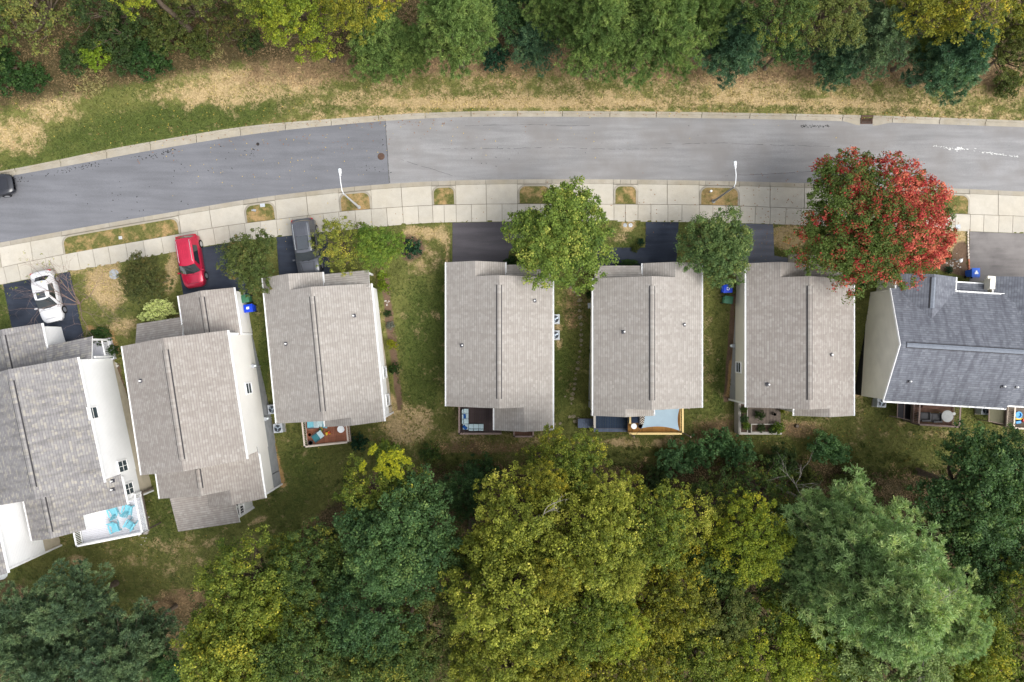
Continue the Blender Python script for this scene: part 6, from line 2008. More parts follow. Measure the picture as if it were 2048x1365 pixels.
# ------------------------------------------------------------------ vehicles
def car(name, label, cat, nose, tail, L, W, H, paint, style, lights_front=True):
    """A car laid out from tail to nose (surveyed at body height). style: dict of stations as fractions of length from the tail."""
    a, b = P(*tail, 0.7), P(*nose, 0.7)
    c = (a + b) / 2; d = (b - a); ang = math.atan2(d.y, d.x)
    rt = empty(name, (c.x, c.y, style.get('z', 0.014)), label, cat, None, None, ang)
    hw = W / 2
    X = lambda q: -L / 2 + L * q
    def part(mb, nm, mat, parent=rt, sm=35):
        o = bpy.data.objects.new(nm, mb.mesh(nm, mat, sm)); COL.objects.link(o); o.parent = parent; return o
    # lower body: lofted sections
    belt = style['belt']; hood = style['hood']; deck = style['deck']
    st = [(0.0, 0.80, 0.42, deck - 0.12), (0.012, 0.88, 0.30, deck - 0.05), (0.04, 0.945, 0.24, deck), (0.12, 0.985, 0.20, deck + 0.02), (style['rb'], 0.995, 0.2, belt - 0.01), (0.35, 1.0, 0.2, belt), (0.5, 1.0, 0.2, belt),
          (style['wb'], 0.99, 0.2, belt - 0.02), (style['wb'] + 0.05, 0.985, 0.2, hood + 0.035), (0.84, 0.97, 0.2, hood), (0.91, 0.93, 0.22, hood - 0.05), (0.955, 0.86, 0.24, hood - 0.11), (0.985, 0.74, 0.30, hood - 0.19), (1.0, 0.60, 0.40, hood - 0.28)]
    rows = []
    for q, w, zb, zt in st:
        y = hw * w; x = X(q)
        sec = [(y * 0.86, zb), (y * 0.97, zb + 0.10), (y, zb + 0.28), (y, zt - 0.16), (y * 0.975, zt - 0.06), (y * 0.90, zt - 0.005), (y * 0.55, zt + 0.025), (0, zt + 0.035)]
        rows.append([(x, s[0], s[1]) for s in sec] + [(x, -s[0], s[1]) for s in sec[-2::-1]])
    mb = MB(); mb.grid(rows)
    mb.face(rows[0][::-1]); mb.face(rows[-1])
    body = part(mb, 'body', paint, sm=50)
    # cabin
    zr = H; xb0, xb1 = X(style['rb']), X(style['wb']); xt0, xt1 = X(style['rt']), X(style['wt'])
    wb_, wt_ = hw * 0.93, hw * (style.get('roofw', 0.70) - 0.04)
    zb_ = belt - 0.02
    def lerp3(p, q, t): return tuple(p[i] + (q[i] - p[i]) * t for i in range(3))
    F = [(xb1 + 0.10, 0, zb_ + 0.02)]
    def ring(t, bow):
        x0, x1 = xb0 + (xt0 - xb0) * t, xb1 + (xt1 - xb1) * t
        w = wb_ + (wt_ - wb_) * t; z = zb_ + (zr - zb_) * t
        pts = []
        for y in np.linspace(-1, 1, 9): pts.append((x1 + bow * (1 - y * y), y * w * (0.96 if abs(y) == 1 else 1), z))
        for q in np.linspace(0, 1, 8)[1:-1]: pts.append((x1 + (x0 - x1) * q, w + 0.03 * math.sin(math.pi * q), z))
        for y in np.linspace(1, -1, 9): pts.append((x0 - bow * 0.7 * (1 - y * y), y * w * (0.96 if abs(y) == 1 else 1), z))
        for q in np.linspace(1, 0, 8)[1:-1]: pts.append((x1 + (x0 - x1) * q, -w - 0.03 * math.sin(math.pi * q), z))
        return pts
    r0, r1, r2 = ring(0, 0.16), ring(0.5, 0.14), ring(0.94, 0.10)
    rt_top = ring(1.0, 0.05)
    rt_top = [(x * 0.985 + (xt0 + xt1) / 2 * 0.015, y * 0.95, zr - 0.01) for x, y, z in rt_top]
    inner = [((x - (xt0 + xt1) / 2) * 0.55 + (xt0 + xt1) / 2, y * 0.5, zr + 0.035) for x, y, z in rt_top]
    mb = MB(); mb.grid([r0, r1, r2], close=True); part(mb, 'pillar_frame', paint, sm=40)
    mb = MB(); mb.grid([r2, rt_top, inner], close=True); mb.face(inner)
    roof = part(mb, 'roof', paint, sm=45)
    # glass, a hair proud of the frame
    def glass(i0, i1, nm, t0, t1, inset=0.0):
        rows = []
        for t in np.linspace(t0, t1, 4):
            bow = 0.16 - 0.06 * t
            rg = ring(t, bow)
            n = len(rg); rw = []
            for i in range(i0, i1 + 1):
                x, y, z = rg[i % n]
                cx = (xb0 + xb1) / 2
                rw.append((x + (0.012 if x > cx else -0.012), y * 1.012, z + 0.010))
            rows.append(rw)
        mb = MB(); mb.grid(rows)
        for r_, k in ((rows[0], 0),):
            pass
        return part(mb, nm, M['car_glass'], sm=60)
    glass(0, 8, 'windshield', 0.06, 0.92)
    glass(14 + 1, 14 + 7, 'rear_window', 0.22, 0.90)
    glass(9, 11, 'side_window', 0.12, 0.86); glass(11, 13, 'side_window', 0.12, 0.86)
    glass(24, 26, 'side_window', 0.12, 0.86); glass(26, 28, 'side_window', 0.12, 0.86)
    # lamps
    for s in (1, -1):
        mb = MB()
        x0, x1 = X(0.925), X(0.978)
        zz = hood - 0.085
        mb.grid([[(x1, s * hw * 0.52, zz - 0.10), (x1 - 0.05, s * hw * 0.70, zz - 0.09), (x0 + 0.02, s * hw * 0.86, zz - 0.06)],
                 [(x1 - 0.16, s * hw * 0.54, zz - 0.005), (x1 - 0.19, s * hw * 0.74, zz - 0.0), (x0 - 0.16, s * hw * 0.90, zz + 0.015)]])
        part(mb, 'headlight', M['light_clear'])
        mb = MB(); mb.box((X(0.022), s * hw * 0.76, deck - 0.15), (0.14, 0.30, 0.2)); part(mb, 'tail_light', M['light_red'])
        mb = MB(); mb.box((xb1 - 0.05, s * (hw + 0.10), belt + 0.05), (0.13, 0.20, 0.14), taper=0.8); part(mb, 'mirror', paint)
    # grille
    mb = MB(); mb.box((X(0.985), 0, hood - 0.33), (0.10, W * 0.52, 0.16)); part(mb, 'grille', M['black'])
    # wheels
    wr = style.get('wr', 0.34)
    tyre = MB(); tyre.tube([(0, -0.11, 0), (0, 0.11, 0)], wr, 18); tm = tyre.mesh('wheel', M['rubber'], 40)
    rim = MB(); rim.tube([(0, -0.118, 0), (0, 0.118, 0)], wr * 0.62, 12); rm_ = rim.mesh('rim', M['rim'], 40)
    for q in (0.185, 0.80):
        for s in (1, -1):
            w_ = inst('wheel', tm, rt, (X(q), s * (hw - 0.085), wr)); inst('rim', rm_, w_)
    # roof fittings
    if style.get('sunroof'):
        mb = MB(); sx = style['sunroof']; xm = X(sx[0]); mb.box((xm, 0, zr + 0.030), (sx[1], sx[2], 0.03), taper=0.94); part(mb, 'sunroof', M['car_glass'])
    if style.get('rails'):
        for s in (1, -1):
            mb = MB(); mb.tube([(xt0 + 0.1, s * wt_ * 0.86, zr + 0.01), (xt0 + 0.2, s * wt_ * 0.86, zr + 0.07), (xt1 - 0.3, s * wt_ * 0.86, zr + 0.07), (xt1 - 0.15, s * wt_ * 0.86, zr + 0.01)], 0.02, 6); part(mb, 'roof_rail', M['grey_metal'])
    for i in range(style.get('ribs', 0)):
        y = (i - (style['ribs'] - 1) / 2) * 0.155
        mb = MB(); mb.box(((X(style['rib'][0]) + X(style['rib'][1])) / 2, y, zr + 0.032), (X(style['rib'][1]) - X(style['rib'][0]), 0.05, 0.03), taper=0.9); part(mb, 'roof_rib', style.get('ribmat', paint))
    # bonnet creases
    for s in (1, -1):
        mb = MB(); mb.bar((X(style['wb'] + 0.07), s * hw * 0.56, hood + 0.055), (X(0.90), s * hw * 0.46, hood - 0.005), 0.035, 0.025); part(mb, 'bonnet_crease', style.get('crease', paint))
    mb = MB(); mb.box((X(0.0) - 0.01, 0, deck - 0.35), (0.02, 0.4, 0.14)); part(mb, 'number_plate', M['white'])
    for (xa, ya, xb, yb, zz) in ((X(0.925), -hw * 0.5, X(0.925), hw * 0.5, hood - 0.02), (X(style['wb'] + 0.055), -hw * 0.7, X(style['wb'] + 0.055), hw * 0.7, hood + 0.062)):
        mb = MB(); mb.bar((xa, ya, zz), (xb, yb, zz), 0.018, 0.02); part(mb, 'bonnet_seam', M['black'])
    # wipers
    for s in (0.1, -0.45):
        mb = MB(); mb.bar((xb1 + 0.17, s, zb_ + 0.06), (xb1 + 0.0, s + 0.5, zb_ + 0.12), 0.02); part(mb, 'wiper', M['black'])
    return rt
sedan = dict(belt=0.90, hood=0.86, deck=0.98, rb=0.10, wb=0.70, rt=0.235, wt=0.53, roofw=0.70, sunroof=(0.475, 0.55, 0.75), wr=0.33)
suv = dict(belt=1.02, hood=0.98, deck=1.06, rb=0.035, wb=0.715, rt=0.10, wt=0.57, roofw=0.74, rails=True, ribs=4, rib=(0.16, 0.5), wr=0.36)
big = dict(belt=1.12, hood=1.08, deck=1.16, rb=0.04, wb=0.69, rt=0.09, wt=0.565, roofw=0.76, rails=True, ribs=5, rib=(0.11, 0.28), sunroof=(0.43, 1.15, 0.98), crease=M['black'], wr=0.39)
small = dict(belt=0.92, hood=0.88, deck=0.98, rb=0.08, wb=0.70, rt=0.22, wt=0.54, roofw=0.70, wr=0.33, z=Z_ROAD + 0.02)
car('parked_car', 'white sedan with a sunroof parked on the dark driveway', 'car', (107, 643), (83, 545), 4.35, 1.82, 1.45, M['paint_white'], sedan)
car('parked_car', 'red SUV parked across the sidewalk edge', 'car', (391, 574), (374, 473), 4.4, 1.82, 1.65, M['paint_red'], suv)
car('parked_car', 'dark grey SUV with its nose under the roof edge', 'car', (622, 556), (606, 440), 4.95, 1.96, 1.82, M['paint_grey'], big)
car('parked_car', 'black car mostly out of frame at the street edge', 'car', (22, 366), (-80, 383), 4.5, 1.8, 1.45, M['paint_black'], small)

# ------------------------------------------------------------------ street lamps
def street_lamp(label, base, top, head, z_top, mat):
    b = G(*base); t = P(*top, z_top); h = P(*head, z_top + 0.55)
    t = Vector((b.x, b.y, z_top)) if (Vector((t.x, t.y, 0)) - Vector((b.x, b.y, 0))).length > 2 else t
    t.x, t.y = b.x, b.y
    rt = empty('street_lamp', b, label, 'street lamp', 'lamps along the sidewalk')
    mb = MB(); mb.tube([b, (b.x, b.y, 2.0), (b.x, b.y, z_top)], [0.105, 0.085, 0.055], 10); mb.build('pole', mat, rt, 40)
    mb = MB(); mb.lathe(b, [(0.16, 0), (0.16, 0.06), (0.12, 0.10)], 12); mb.build('base_plate', M['grey_metal'], rt)
    mb = MB()
    d = h - t
    pts = [t + Vector((0, 0, -0.1)), t + d * 0.12 + Vector((0, 0, 0.30)), t + d * 0.5 + Vector((0, 0, 0.32)), h + Vector((0, -0.25, 0.02))]
    mb.tube(pts, 0.032, 6); mb.build('arm', M['lamp_white'], rt, 40)
    dd = Vector((d.x, d.y, 0)).normalized()
    M4 = Matrix.Translation(h) @ Matrix.Rotation(math.atan2(dd.y, dd.x), 4, 'Z')
    mb = MB(); mb.box((0.06, 0, 0.0), (0.36, 0.20, 0.15), M=M4, taper=0.8); mb.box((-0.21, 0, -0.01), (0.2, 0.13, 0.12), M=M4, taper=0.8); hd = mb.build('head', M['lamp_white'], rt)
    mb = MB(); mb.box((0.12, 0, 0.086), (0.20, 0.14, 0.02), M=M4); mb.build('photocell_cover', M['lens'], hd)
    mb = MB(); mb.box((0.07, 0, -0.09), (0.3, 0.15, 0.03), M=M4); mb.build('lens', M['lens'], hd)
street_lamp('pale street lamp at the dry verge by the asphalt joint', (718, 415), (687, 391), (680, 344), 5.4, M['lamp_grey'])
street_lamp('dull grey street lamp at the straw-coloured verge', (1427, 403), (1466, 374), (1470.5, 329), 5.4, M['lamp_dull'])

# ------------------------------------------------------------------ bins and condensers
def wheelie_bin(label, px, py, mat, rz, mark=None, s=1.0):
    p = G(px, py); p = P(px, py, p.z + 1.0); gz = float(ground_z(p.x, p.y))
    rt = empty('wheeled_bin', (p.x, p.y, gz), label, 'bin', 'household bins', None, rz)
    def part(mb, nm, m, parent=rt):
        o = bpy.data.objects.new(nm, mb.mesh(nm, m, 30)); COL.objects.link(o); o.parent = parent; return o
    w, d, h = 0.62 * s, 0.70 * s, 0.98 * s
    mb = MB(); mb.box((0, 0, 0.06 + h / 2), (w * 0.80, d * 0.76, h)); 
    for i, v in enumerate(mb.v):
        if v[2] > 0.5: mb.v[i] = (v[0] * 1.2, v[1] * 1.22, v[2])
    mb.box((0, 0, h + 0.03), (w * 1.02, d * 0.98, 0.06)); part(mb, 'body', mat)
    rows = []
    for y in np.linspace(-1, 1, 7):
        rows.append([(x * w * 0.54, y * d * 0.53 + 0.02, h + 0.075 + 0.07 * (1 - x * x * 0.9) * (1 - 0.4 * y * y)) for x in np.linspace(-1, 1, 7)])
    mb = MB(); mb.grid(rows)
    edge = [rows[0][0], rows[0][-1], rows[-1][-1], rows[-1][0]]
    mb.box((0, 0.02, h + 0.065), (w * 1.08, d * 1.06, 0.03)); lid = part(mb, 'lid', mat)
    mb = MB(); mb.tube([(-w * 0.42, -d * 0.6, h + 0.02), (w * 0.42, -d * 0.6, h + 0.02)], 0.022, 6); mb.tube([(-w * 0.38, -d * 0.48, h + 0.02), (-w * 0.38, -d * 0.6, h + 0.02)], 0.02, 6); mb.tube([(w * 0.38, -d * 0.48, h + 0.02), (w * 0.38, -d * 0.6, h + 0.02)], 0.02, 6); part(mb, 'handle', mat)
    for sgn in (1, -1):
        mb = MB(); mb.tube([(sgn * w * 0.40, -d * 0.40, 0.12), (sgn * w * 0.50, -d * 0.40, 0.12)], 0.12, 12); part(mb, 'wheel', M['rubber'])
    zt = h + 0.155
    if mark == 'label':
        mb = MB(); mb.box((0.02, 0.04, zt - 0.004), (0.20, 0.22, 0.006)); part(mb, 'sticker', M['white'], lid)
    elif mark == 'recycle':
        mb = MB()
        for k in range(3):
            a = R(90 + 120 * k)
            c = Vector((0.10 * math.cos(a), 0.10 * math.sin(a) + 0.02, zt - 0.004))
            t = Vector((-math.sin(a), math.cos(a), 0)); n_ = Vector((math.cos(a), math.sin(a), 0))
            mb.prism([c - t * 0.09 + n_ * 0.02, c - t * 0.09 - n_ * 0.025, c + t * 0.03 - n_ * 0.025, c + t * 0.03 - n_ * 0.055, c + t * 0.10, c + t * 0.03 + n_ * 0.05, c + t * 0.03 + n_ * 0.02][::-1],
                     [q - Vector((0, 0, 0.006)) for q in [c - t * 0.09 + n_ * 0.02, c - t * 0.09 - n_ * 0.025, c + t * 0.03 - n_ * 0.025, c + t * 0.03 - n_ * 0.055, c + t * 0.10, c + t * 0.03 + n_ * 0.05, c + t * 0.03 + n_ * 0.02][::-1]])
        part(mb, 'recycling_mark', M['white'], lid)
    elif mark == 'bottle':
        mb = MB(); q = [(-0.16, -0.12), (0.16, -0.12), (0.14, 0.02), (0.07, 0.06), (0.06, 0.16), (-0.06, 0.16), (-0.07, 0.06), (-0.14, 0.02)]
        mb.prism([(x, y, zt - 0.0) for x, y in q], [(x, y, zt - 0.008) for x, y in q]); part(mb, 'white_mark', M['white'], lid)
wheelie_bin('green wheeled bin beside the taupe roof near the red car', 489.5, 598, M['bin_green'], R(100))
wheelie_bin('blue wheeled bin with a white sticker', 497.5, 617, M['bin_blue'], R(98), 'label')
wheelie_bin('blue wheeled bin with a white recycling mark', 1455, 578, M['bin_blue'], R(-88), 'recycle')
wheelie_bin('green wheeled bin below the recycling bin', 1457, 600, M['bin_green'], R(-98), None, 0.95)
wheelie_bin('blue bin with a white bottle mark on the pale driveway', 1951, 546, M['bin_skyblue'], R(0), 'bottle')

def condenser(label, px, py, rz, s=0.78):
    p = G(px, py); p = P(px, py, p.z + 0.75); gz = float(ground_z(p.x, p.y))
    rt = empty('air_conditioner', (p.x, p.y, gz), label, 'air conditioner', 'condensers beside the houses', None, rz)
    def part(mb, nm, m, parent=rt):
        o = bpy.data.objects.new(nm, mb.mesh(nm, m, 30)); COL.objects.link(o); o.parent = parent; return o
    h = 0.72
    mb = MB(); mb.box((0, 0, 0.0), (s * 1.15, s * 1.15, 0.14)); part(mb, 'pad', M['gutter'])
    mb = MB(); mb.box((0, 0, 0.07 + h / 2), (s, s, h)); part(mb, 'cabinet', M['ac'])
    mb = MB(); mb.lathe((0, 0, 0.07 + h), [(s * 0.46, 0.002), (s * 0.46, 0.05), (s * 0.40, 0.05), (s * 0.40, 0.004)], 24); ring = part(mb, 'fan_ring', M['ac'])
    mb = MB(); mb.lathe((0, 0, 0.07 + h), [(s * 0.395, 0.004), (s * 0.395, 0.012)], 24); part(mb, 'fan_well', M['ac_dark'])
    mb = MB()
    for k in range(3):
        a = R(120 * k + 20); pts = []
        for r_, da in ((0.05, 0), (0.36, -0.28), (0.37, 0.30), (0.06, 0.5)):
            pts.append((s * r_ * math.cos(a + da), s * r_ * math.sin(a + da), 0.07 + h + 0.02 + 0.02 * (da > 0.2)))
        mb.face(pts)
    mb.lathe((0, 0, 0.07 + h + 0.02), [(0.09, 0), (0.09, 0.03), (0.04, 0.04)], 10); part(mb, 'fan', M['ac_fan'])
    mb = MB()
    for k in range(8):
        a = R(45 * k); mb.bar((0, 0, 0.07 + h + 0.055), (s * 0.44 * math.cos(a), s * 0.44 * math.sin(a), 0.07 + h + 0.052), 0.010)
    part(mb, 'guard', M['black'])
for lb, px, py, rz in [('condenser nearer the street beside the middle house', 1110, 638.5, 0), ('condenser further back beside the middle house', 1110, 670.5, 0), ('condenser half under the eave between two taupe roofs', 545, 819, 0.1),
                       ('condenser on a wide pad behind the cream wall', 556, 857, 0.1), ('dark round-topped condenser by the white wall', 45, 1042, 0.2), ('condenser at the pale gable wall corner', 1763, 806, -0.06), ('condenser behind the slate house eave', 1971, 821, -0.06)]:
    condenser(lb, px, py, rz)

# ------------------------------------------------------------------ decks
class Deck:
    """A deck laid out from its upper-left floor corner A (surveyed at floor height z)."""
    def __init__(self, label, A, z, th, w_px, h_px, mat, along='d', board=0.145, posts=True):
        self.k = (CAM_H - z) / FPX; self.z = z; self.th = R(th)
        self.o = P(A[0], A[1], z)
        self.u = Vector((math.cos(self.th), math.sin(self.th), 0)); self.d = Vector((math.sin(self.th), -math.cos(self.th), 0))
        self.w, self.h = w_px * self.k, h_px * self.k
        c = self.at(self.w / 2, self.h / 2)
        gz = float(ground_z(c.x, c.y))
        self.root = empty('deck', (c.x, c.y, gz), label, 'deck', 'decks behind the houses')
        Lb, Wn = (self.h, self.w) if along == 'd' else (self.w, self.h)
        n = max(1, round(Wn / board)); bw = Wn / n
        mb = MB()
        ax, ay = (self.u, self.d) if along == 'd' else (self.d, self.u)
        rz = math.atan2((self.d if along == 'd' else self.u).y, (self.d if along == 'd' else self.u).x)
        mb.box((0, 0, 0), (Lb, bw - 0.012, 0.03)); me = mb.mesh('deck_board', mat)
        for i in range(n):
            p = (self.at(bw * (i + 0.5), self.h / 2) if along == 'd' else self.at(self.w / 2, bw * (i + 0.5))) - Vector(self.root.location)
            inst('deck_board', me, self.root, (p.x, p.y, p.z - 0.015), rz)
        # joists and skirt
        mb = MB()
        for (a, b) in ((self.at(0, 0), self.at(self.w, 0)), (self.at(self.w, 0), self.at(self.w, self.h)), (self.at(self.w, self.h), self.at(0, self.h)), (self.at(0, self.h), self.at(0, 0))):
            mb.bar(a - Vector((0, 0, 0.14)), b - Vector((0, 0, 0.14)), 0.05, 0.2)
        mb.build('frame', M['wood_grey'], self.root)
        for (u, d) in ((0.08, 0.08), (self.w - 0.08, 0.08), (self.w - 0.08, self.h - 0.08), (0.08, self.h - 0.08)):
            p = self.at(u, d); mb = MB(); g = float(ground_z(p.x, p.y)) - 0.2
            mb.box((p.x, p.y, (self.z - 0.06 + g) / 2), (0.12, 0.12, self.z - 0.06 - g), self.th); mb.build('post', M['wood_grey'], self.root)
    def at(self, u, d, dz=0.0):
        p = self.o + self.u * u + self.d * d
        return Vector((p.x, p.y, self.z + dz))
    def px(self, px, py, dz=0.0):
        p = P(px, py, self.z + dz); return p
    def rail(self, pts, mat, bal=True, hgt=0.95, w=0.13, balmat=None, spacing=0.14):
        """A railing along (u, d) points."""
        bm_ = None
        for a, b in zip(pts[:-1], pts[1:]):
            A_, B_ = self.at(*a, hgt), self.at(*b, hgt)
            dirv = (B_ - A_).normalized()
            mb = MB(); mb.bar(A_ - dirv * w / 2, B_ + dirv * w / 2, w, 0.04)
            r_ = mb.build('railing', mat, self.root)
            mb = MB(); mb.bar(A_ - Vector((0, 0, hgt - 0.12)), B_ - Vector((0, 0, hgt - 0.12)), 0.05, 0.07); mb.build('bottom_rail', mat, r_)
            L = (B_ - A_).length; n = max(1, int(L / spacing))
            mb = MB(); mb.box((0, 0, 0), (0.036, 0.036, hgt - 0.18)); me = mb.mesh('baluster', balmat or mat)
            o0 = Vector(self.root.location)
            if bal:
                for i in range(n):
                    p = A_.lerp(B_, (i + 0.5) / n) - Vector((0, 0, hgt / 2 - 0.04)) - o0
                    inst('baluster', me, r_, p, math.atan2(dirv.y, dirv.x))
            for q in (A_, B_):
                mb = MB(); mb.box((q.x, q.y, self.z + hgt / 2 - 0.05), (0.1, 0.1, hgt - 0.06), self.th); mb.build('rail_post', mat, self.root)

dk1 = Deck('white deck with teal chairs behind the grey-roofed house', (152, 1010), 0.0, 11.2, 132, 78, M['deck_white'], 'u')
dk1.rail([(0.0, dk1.h * 0.45), (0.0, dk1.h), (dk1.w, dk1.h), (dk1.w, 0.0)], M['trim'])
dk3 = Deck('red cedar deck with a pale rail beside the dark conifer shrub', (611, 842), -0.2, 6.0, 86, 49, M['wood_red'], 'd')
dk3.rail([(0, 0), (0, dk3.h), (dk3.w, dk3.h), (dk3.w, 0)], M['rail_cream'], balmat=M['rail_cream'])
dk4 = Deck('dark brown deck with an L-shaped sofa', (920, 812), -0.2, 0, 82, 53, M['wood_dark'], 'd')
dk4.rail([(0, 0), (0, dk4.h), (dk4.w, dk4.h)], M['rail_brown'], bal=True)
dk4b = Deck('small red-brown landing behind the middle house', (1028, 850), -1.2, 0, 38, 22, M['wood_brown'], 'd')
dk4b.rail([(0, 0.2), (0, dk4b.h), (dk4b.w, dk4b.h), (dk4b.w, 0.2)], M['rail_brown'], hgt=0.5)
dk5 = Deck('golden new pine deck under the shade sail', (1256, 808), -0.2, 0, 104, 57, M['wood_gold'], 'd')
dk5.rail([(0.02, dk5.h * 0.3), (0.02, dk5.h * 0.62)], M['wood_yellow'], w=0.15)
dk5.rail([(0.02, dk5.h), (dk5.w, dk5.h), (dk5.w, 0)], M['wood_yellow'], w=0.15, balmat=M['wood_yellow'])
dk5n = Deck('navy painted lower deck beside the golden deck', (1187, 824), -0.75, 0, 68, 33, M['wood_navy'], 'd')
dk5n.rail([(0.0, dk5n.h * 0.2), (0.0, dk5n.h * 0.85)], M['rail_pale'], hgt=0.9, w=0.16)
st5 = Deck('navy painted step below the navy deck', (1187.5, 855), -1.0, 0, 69, 9, M['wood_navy_pale'], 'd')
rm5 = Deck('slate blue ramp landing running onto the lawn', (1156, 838), -1.55, 0, 30, 18, M['wood_navy_pale'], 'd', 0.16)
dk6 = Deck('weathered garden deck with raised plant beds', (1497, 812), -0.9, 0, 64, 36, M['wood_grey'], 'd')
dk7 = Deck('brown deck with a round grey table behind the slate house', (1827, 803), -0.6, -3.5, 80, 44, M['wood_brown'], 'u')
dk7.rail([(0, 0), (0, dk7.h), (dk7.w, dk7.h), (dk7.w, 0)], M['rail_brown'])
dk7s = Deck('brown stair landing beside the round-table deck', (1812, 804), -0.9, -3.5, 13, 34, M['wood_brown'], 'u')
dk8 = Deck('pale-railed deck with coloured toys at the frame', (2014, 812), -0.5, -3.5, 120, 42, M['wood_grey'], 'u')
dk8.rail([(0, 0), (0, dk8.h), (dk8.w, dk8.h)], M['rail_cream'])

# ------------------------------------------------------------------ things on the decks
def rot_part(rt, mb, nm, mat, sm=None):
    o = bpy.data.objects.new(nm, mb.mesh(nm, mat, sm)); COL.objects.link(o); o.parent = rt; return o

def lounge_chair(label, p, rz, mat, group):
    """A slatted garden chair: seat, fan back, arms, legs."""
    rt = empty('garden_chair', p, label, 'chair', group, None, rz)
    slat = MB(); slat.box((0, 0, 0), (0.55, 0.085, 0.02)); sm_ = slat.mesh('seat_slat', mat)
    for i in range(6):
        inst('seat_slat', sm_, rt, (0, 0.24 - i * 0.095, 0.36 - 0.018 * i))
    for i in range(5):
        mb = MB(); x = (i - 2) * 0.115
        mb.bar((x * 0.9, -0.26, 0.28), (x * 1.15, -0.62, 0.92 - abs(i - 2) * 0.05), 0.1, 0.02); rot_part(rt, mb, 'back_slat', mat)
    for s in (1, -1):
        mb = MB(); mb.box((s * 0.34, -0.04, 0.56), (0.13, 0.72, 0.025)); rot_part(rt, mb, 'arm', mat)
        mb = MB(); mb.box((s * 0.32, 0.26, 0.28), (0.03, 0.1, 0.56)); rot_part(rt, mb, 'leg', mat)
        mb = MB(); mb.bar((s * 0.29, 0.26, 0.32), (s * 0.29, -0.6, 0.04), 0.03, 0.12); rot_part(rt, mb, 'leg', mat)
    return rt
for i, (px, py, a, lb) in enumerate([(229, 1058, 200, 'teal garden chair at the middle of the white deck'), (259, 1052, 150, 'teal garden chair beside the right rail of the white deck'),
                                     (226, 1024, 20, 'teal garden chair nearest the grey roof'), (255, 1018, -15, 'teal garden chair in the upper corner of the white deck')]):
    lounge_chair(lb, dk1.px(px, py, 0.4) - Vector((0, 0, 0.4)), R(a), M['teal'], 'chairs on the white deck')

def round_table(name, label, p, r, h, mat, cat='table', hole=False):
    rt = empty(name, p, label, cat)
    mb = MB(); mb.lathe((0, 0, h), [(r * 0.96, -0.03), (r, -0.015), (r, 0.0), (r * 0.3, 0.008)] + ([(0.05, 0.008), (0.045, -0.005)] if hole else [(0.02, 0.008)]), 28); rot_part(rt, mb, 'table_top', mat)
    for k in range(4):
        a = R(45 + 90 * k); mb = MB(); mb.bar((r * 0.3 * math.cos(a), r * 0.3 * math.sin(a), h - 0.03), (r * 0.72 * math.cos(a), r * 0.72 * math.sin(a), 0), 0.04); rot_part(rt, mb, 'leg', mat)
    return rt
def pot(label, p, r, h, mat, fill=None):
    rt = empty('plant_pot', p, label, 'pot')
    mb = MB(); mb.lathe((0, 0, 0), [(r * 0.7, 0), (r * 0.95, h), (r, h), (r, h + 0.04), (r * 0.86, h + 0.04), (r * 0.84, h - 0.06)], 20); rot_part(rt, mb, 'pot_wall', mat, 40)
    mb = MB(); mb.lathe((0, 0, h - 0.08), [(r * 0.84, 0), (r * 0.83, 0.02)], 16); rot_part(rt, mb, 'soil', fill or M['soil'])
D = lambda dk, px, py, dz=0.0: dk.px(px, py, dz) - Vector((0, 0, dz))
round_table('patio_table', 'white round table in the corner of the red cedar deck', D(dk3, 681.5, 859, 0.7), 0.30, 0.7, M['white'])
pot('terracotta pot at the left rail of the red cedar deck', D(dk3, 619, 870, 0.3), 0.19, 0.3, M['terracotta'], M['terracotta'])
pot('dark planter pot in the lower corner of the red cedar deck', D(dk3, 621, 886, 0.3), 0.20, 0.3, M['fabric_grey'])
def fabric_lounger(label, p, rz, mat, mat2):
    rt = empty('deck_lounger', p, label, 'chair', 'seats on the red cedar deck', None, rz)
    mb = MB(); mb.box((0, 0.22, 0.30), (0.60, 0.62, 0.10), taper=0.94); rot_part(rt, mb, 'seat_cushion', mat)
    mb = MB(); mb.bar((0, -0.08, 0.36), (0, -0.52, 0.72), 0.60, 0.10); rot_part(rt, mb, 'back_cushion', mat2)
    for s in (1, -1):
        mb = MB(); mb.bar((s * 0.34, 0.5, 0.5), (s * 0.34, -0.3, 0.5), 0.06, 0.03); rot_part(rt, mb, 'arm', M['fabric_grey'])
        for y in (0.46, -0.2):
            mb = MB(); mb.box((s * 0.34, y, 0.245), (0.04, 0.04, 0.49)); rot_part(rt, mb, 'leg', M['fabric_grey'])
fabric_lounger('teal lounger set diagonally on the red cedar deck', D(dk3, 636, 873, 0.4), R(125), M['teal_dark'], M['cushion'])
fabric_lounger('aqua seat at the roof edge of the red cedar deck', D(dk3, 626, 849, 0.4), R(95), M['teal'], M['cushion'])
fabric_lounger('second aqua seat at the roof edge of the red cedar deck', D(dk3, 644, 848, 0.4), R(85), M['cushion'], M['teal'])
def toy_car(label, p, rz, m1, m2):
    rt = empty('toy_car', p, label, 'toy', 'toys on the decks', None, rz)
    mb = MB(); mb.box((0, 0, 0.16), (0.42, 0.24, 0.16), taper=0.85); rot_part(rt, mb, 'body', m1)
    mb = MB(); mb.box((-0.05, 0, 0.29), (0.2, 0.2, 0.12), taper=0.8); rot_part(rt, mb, 'seat', m2)
    for x in (0.14, -0.14):
        for s in (1, -1):
            mb = MB(); mb.tube([(x, s * 0.11, 0.08), (x, s * 0.15, 0.08)], 0.08, 10); rot_part(rt, mb, 'wheel', m2)
toy_car('red and yellow toy car on the red cedar deck', D(dk3, 655, 867, 0.2), R(20), M['toy_red'], M['toy_yellow'])
toy_car('yellow and green toy above the teal lounger', D(dk3, 642, 858.5, 0.2), R(70), M['toy_yellow'], M['bin_green'])

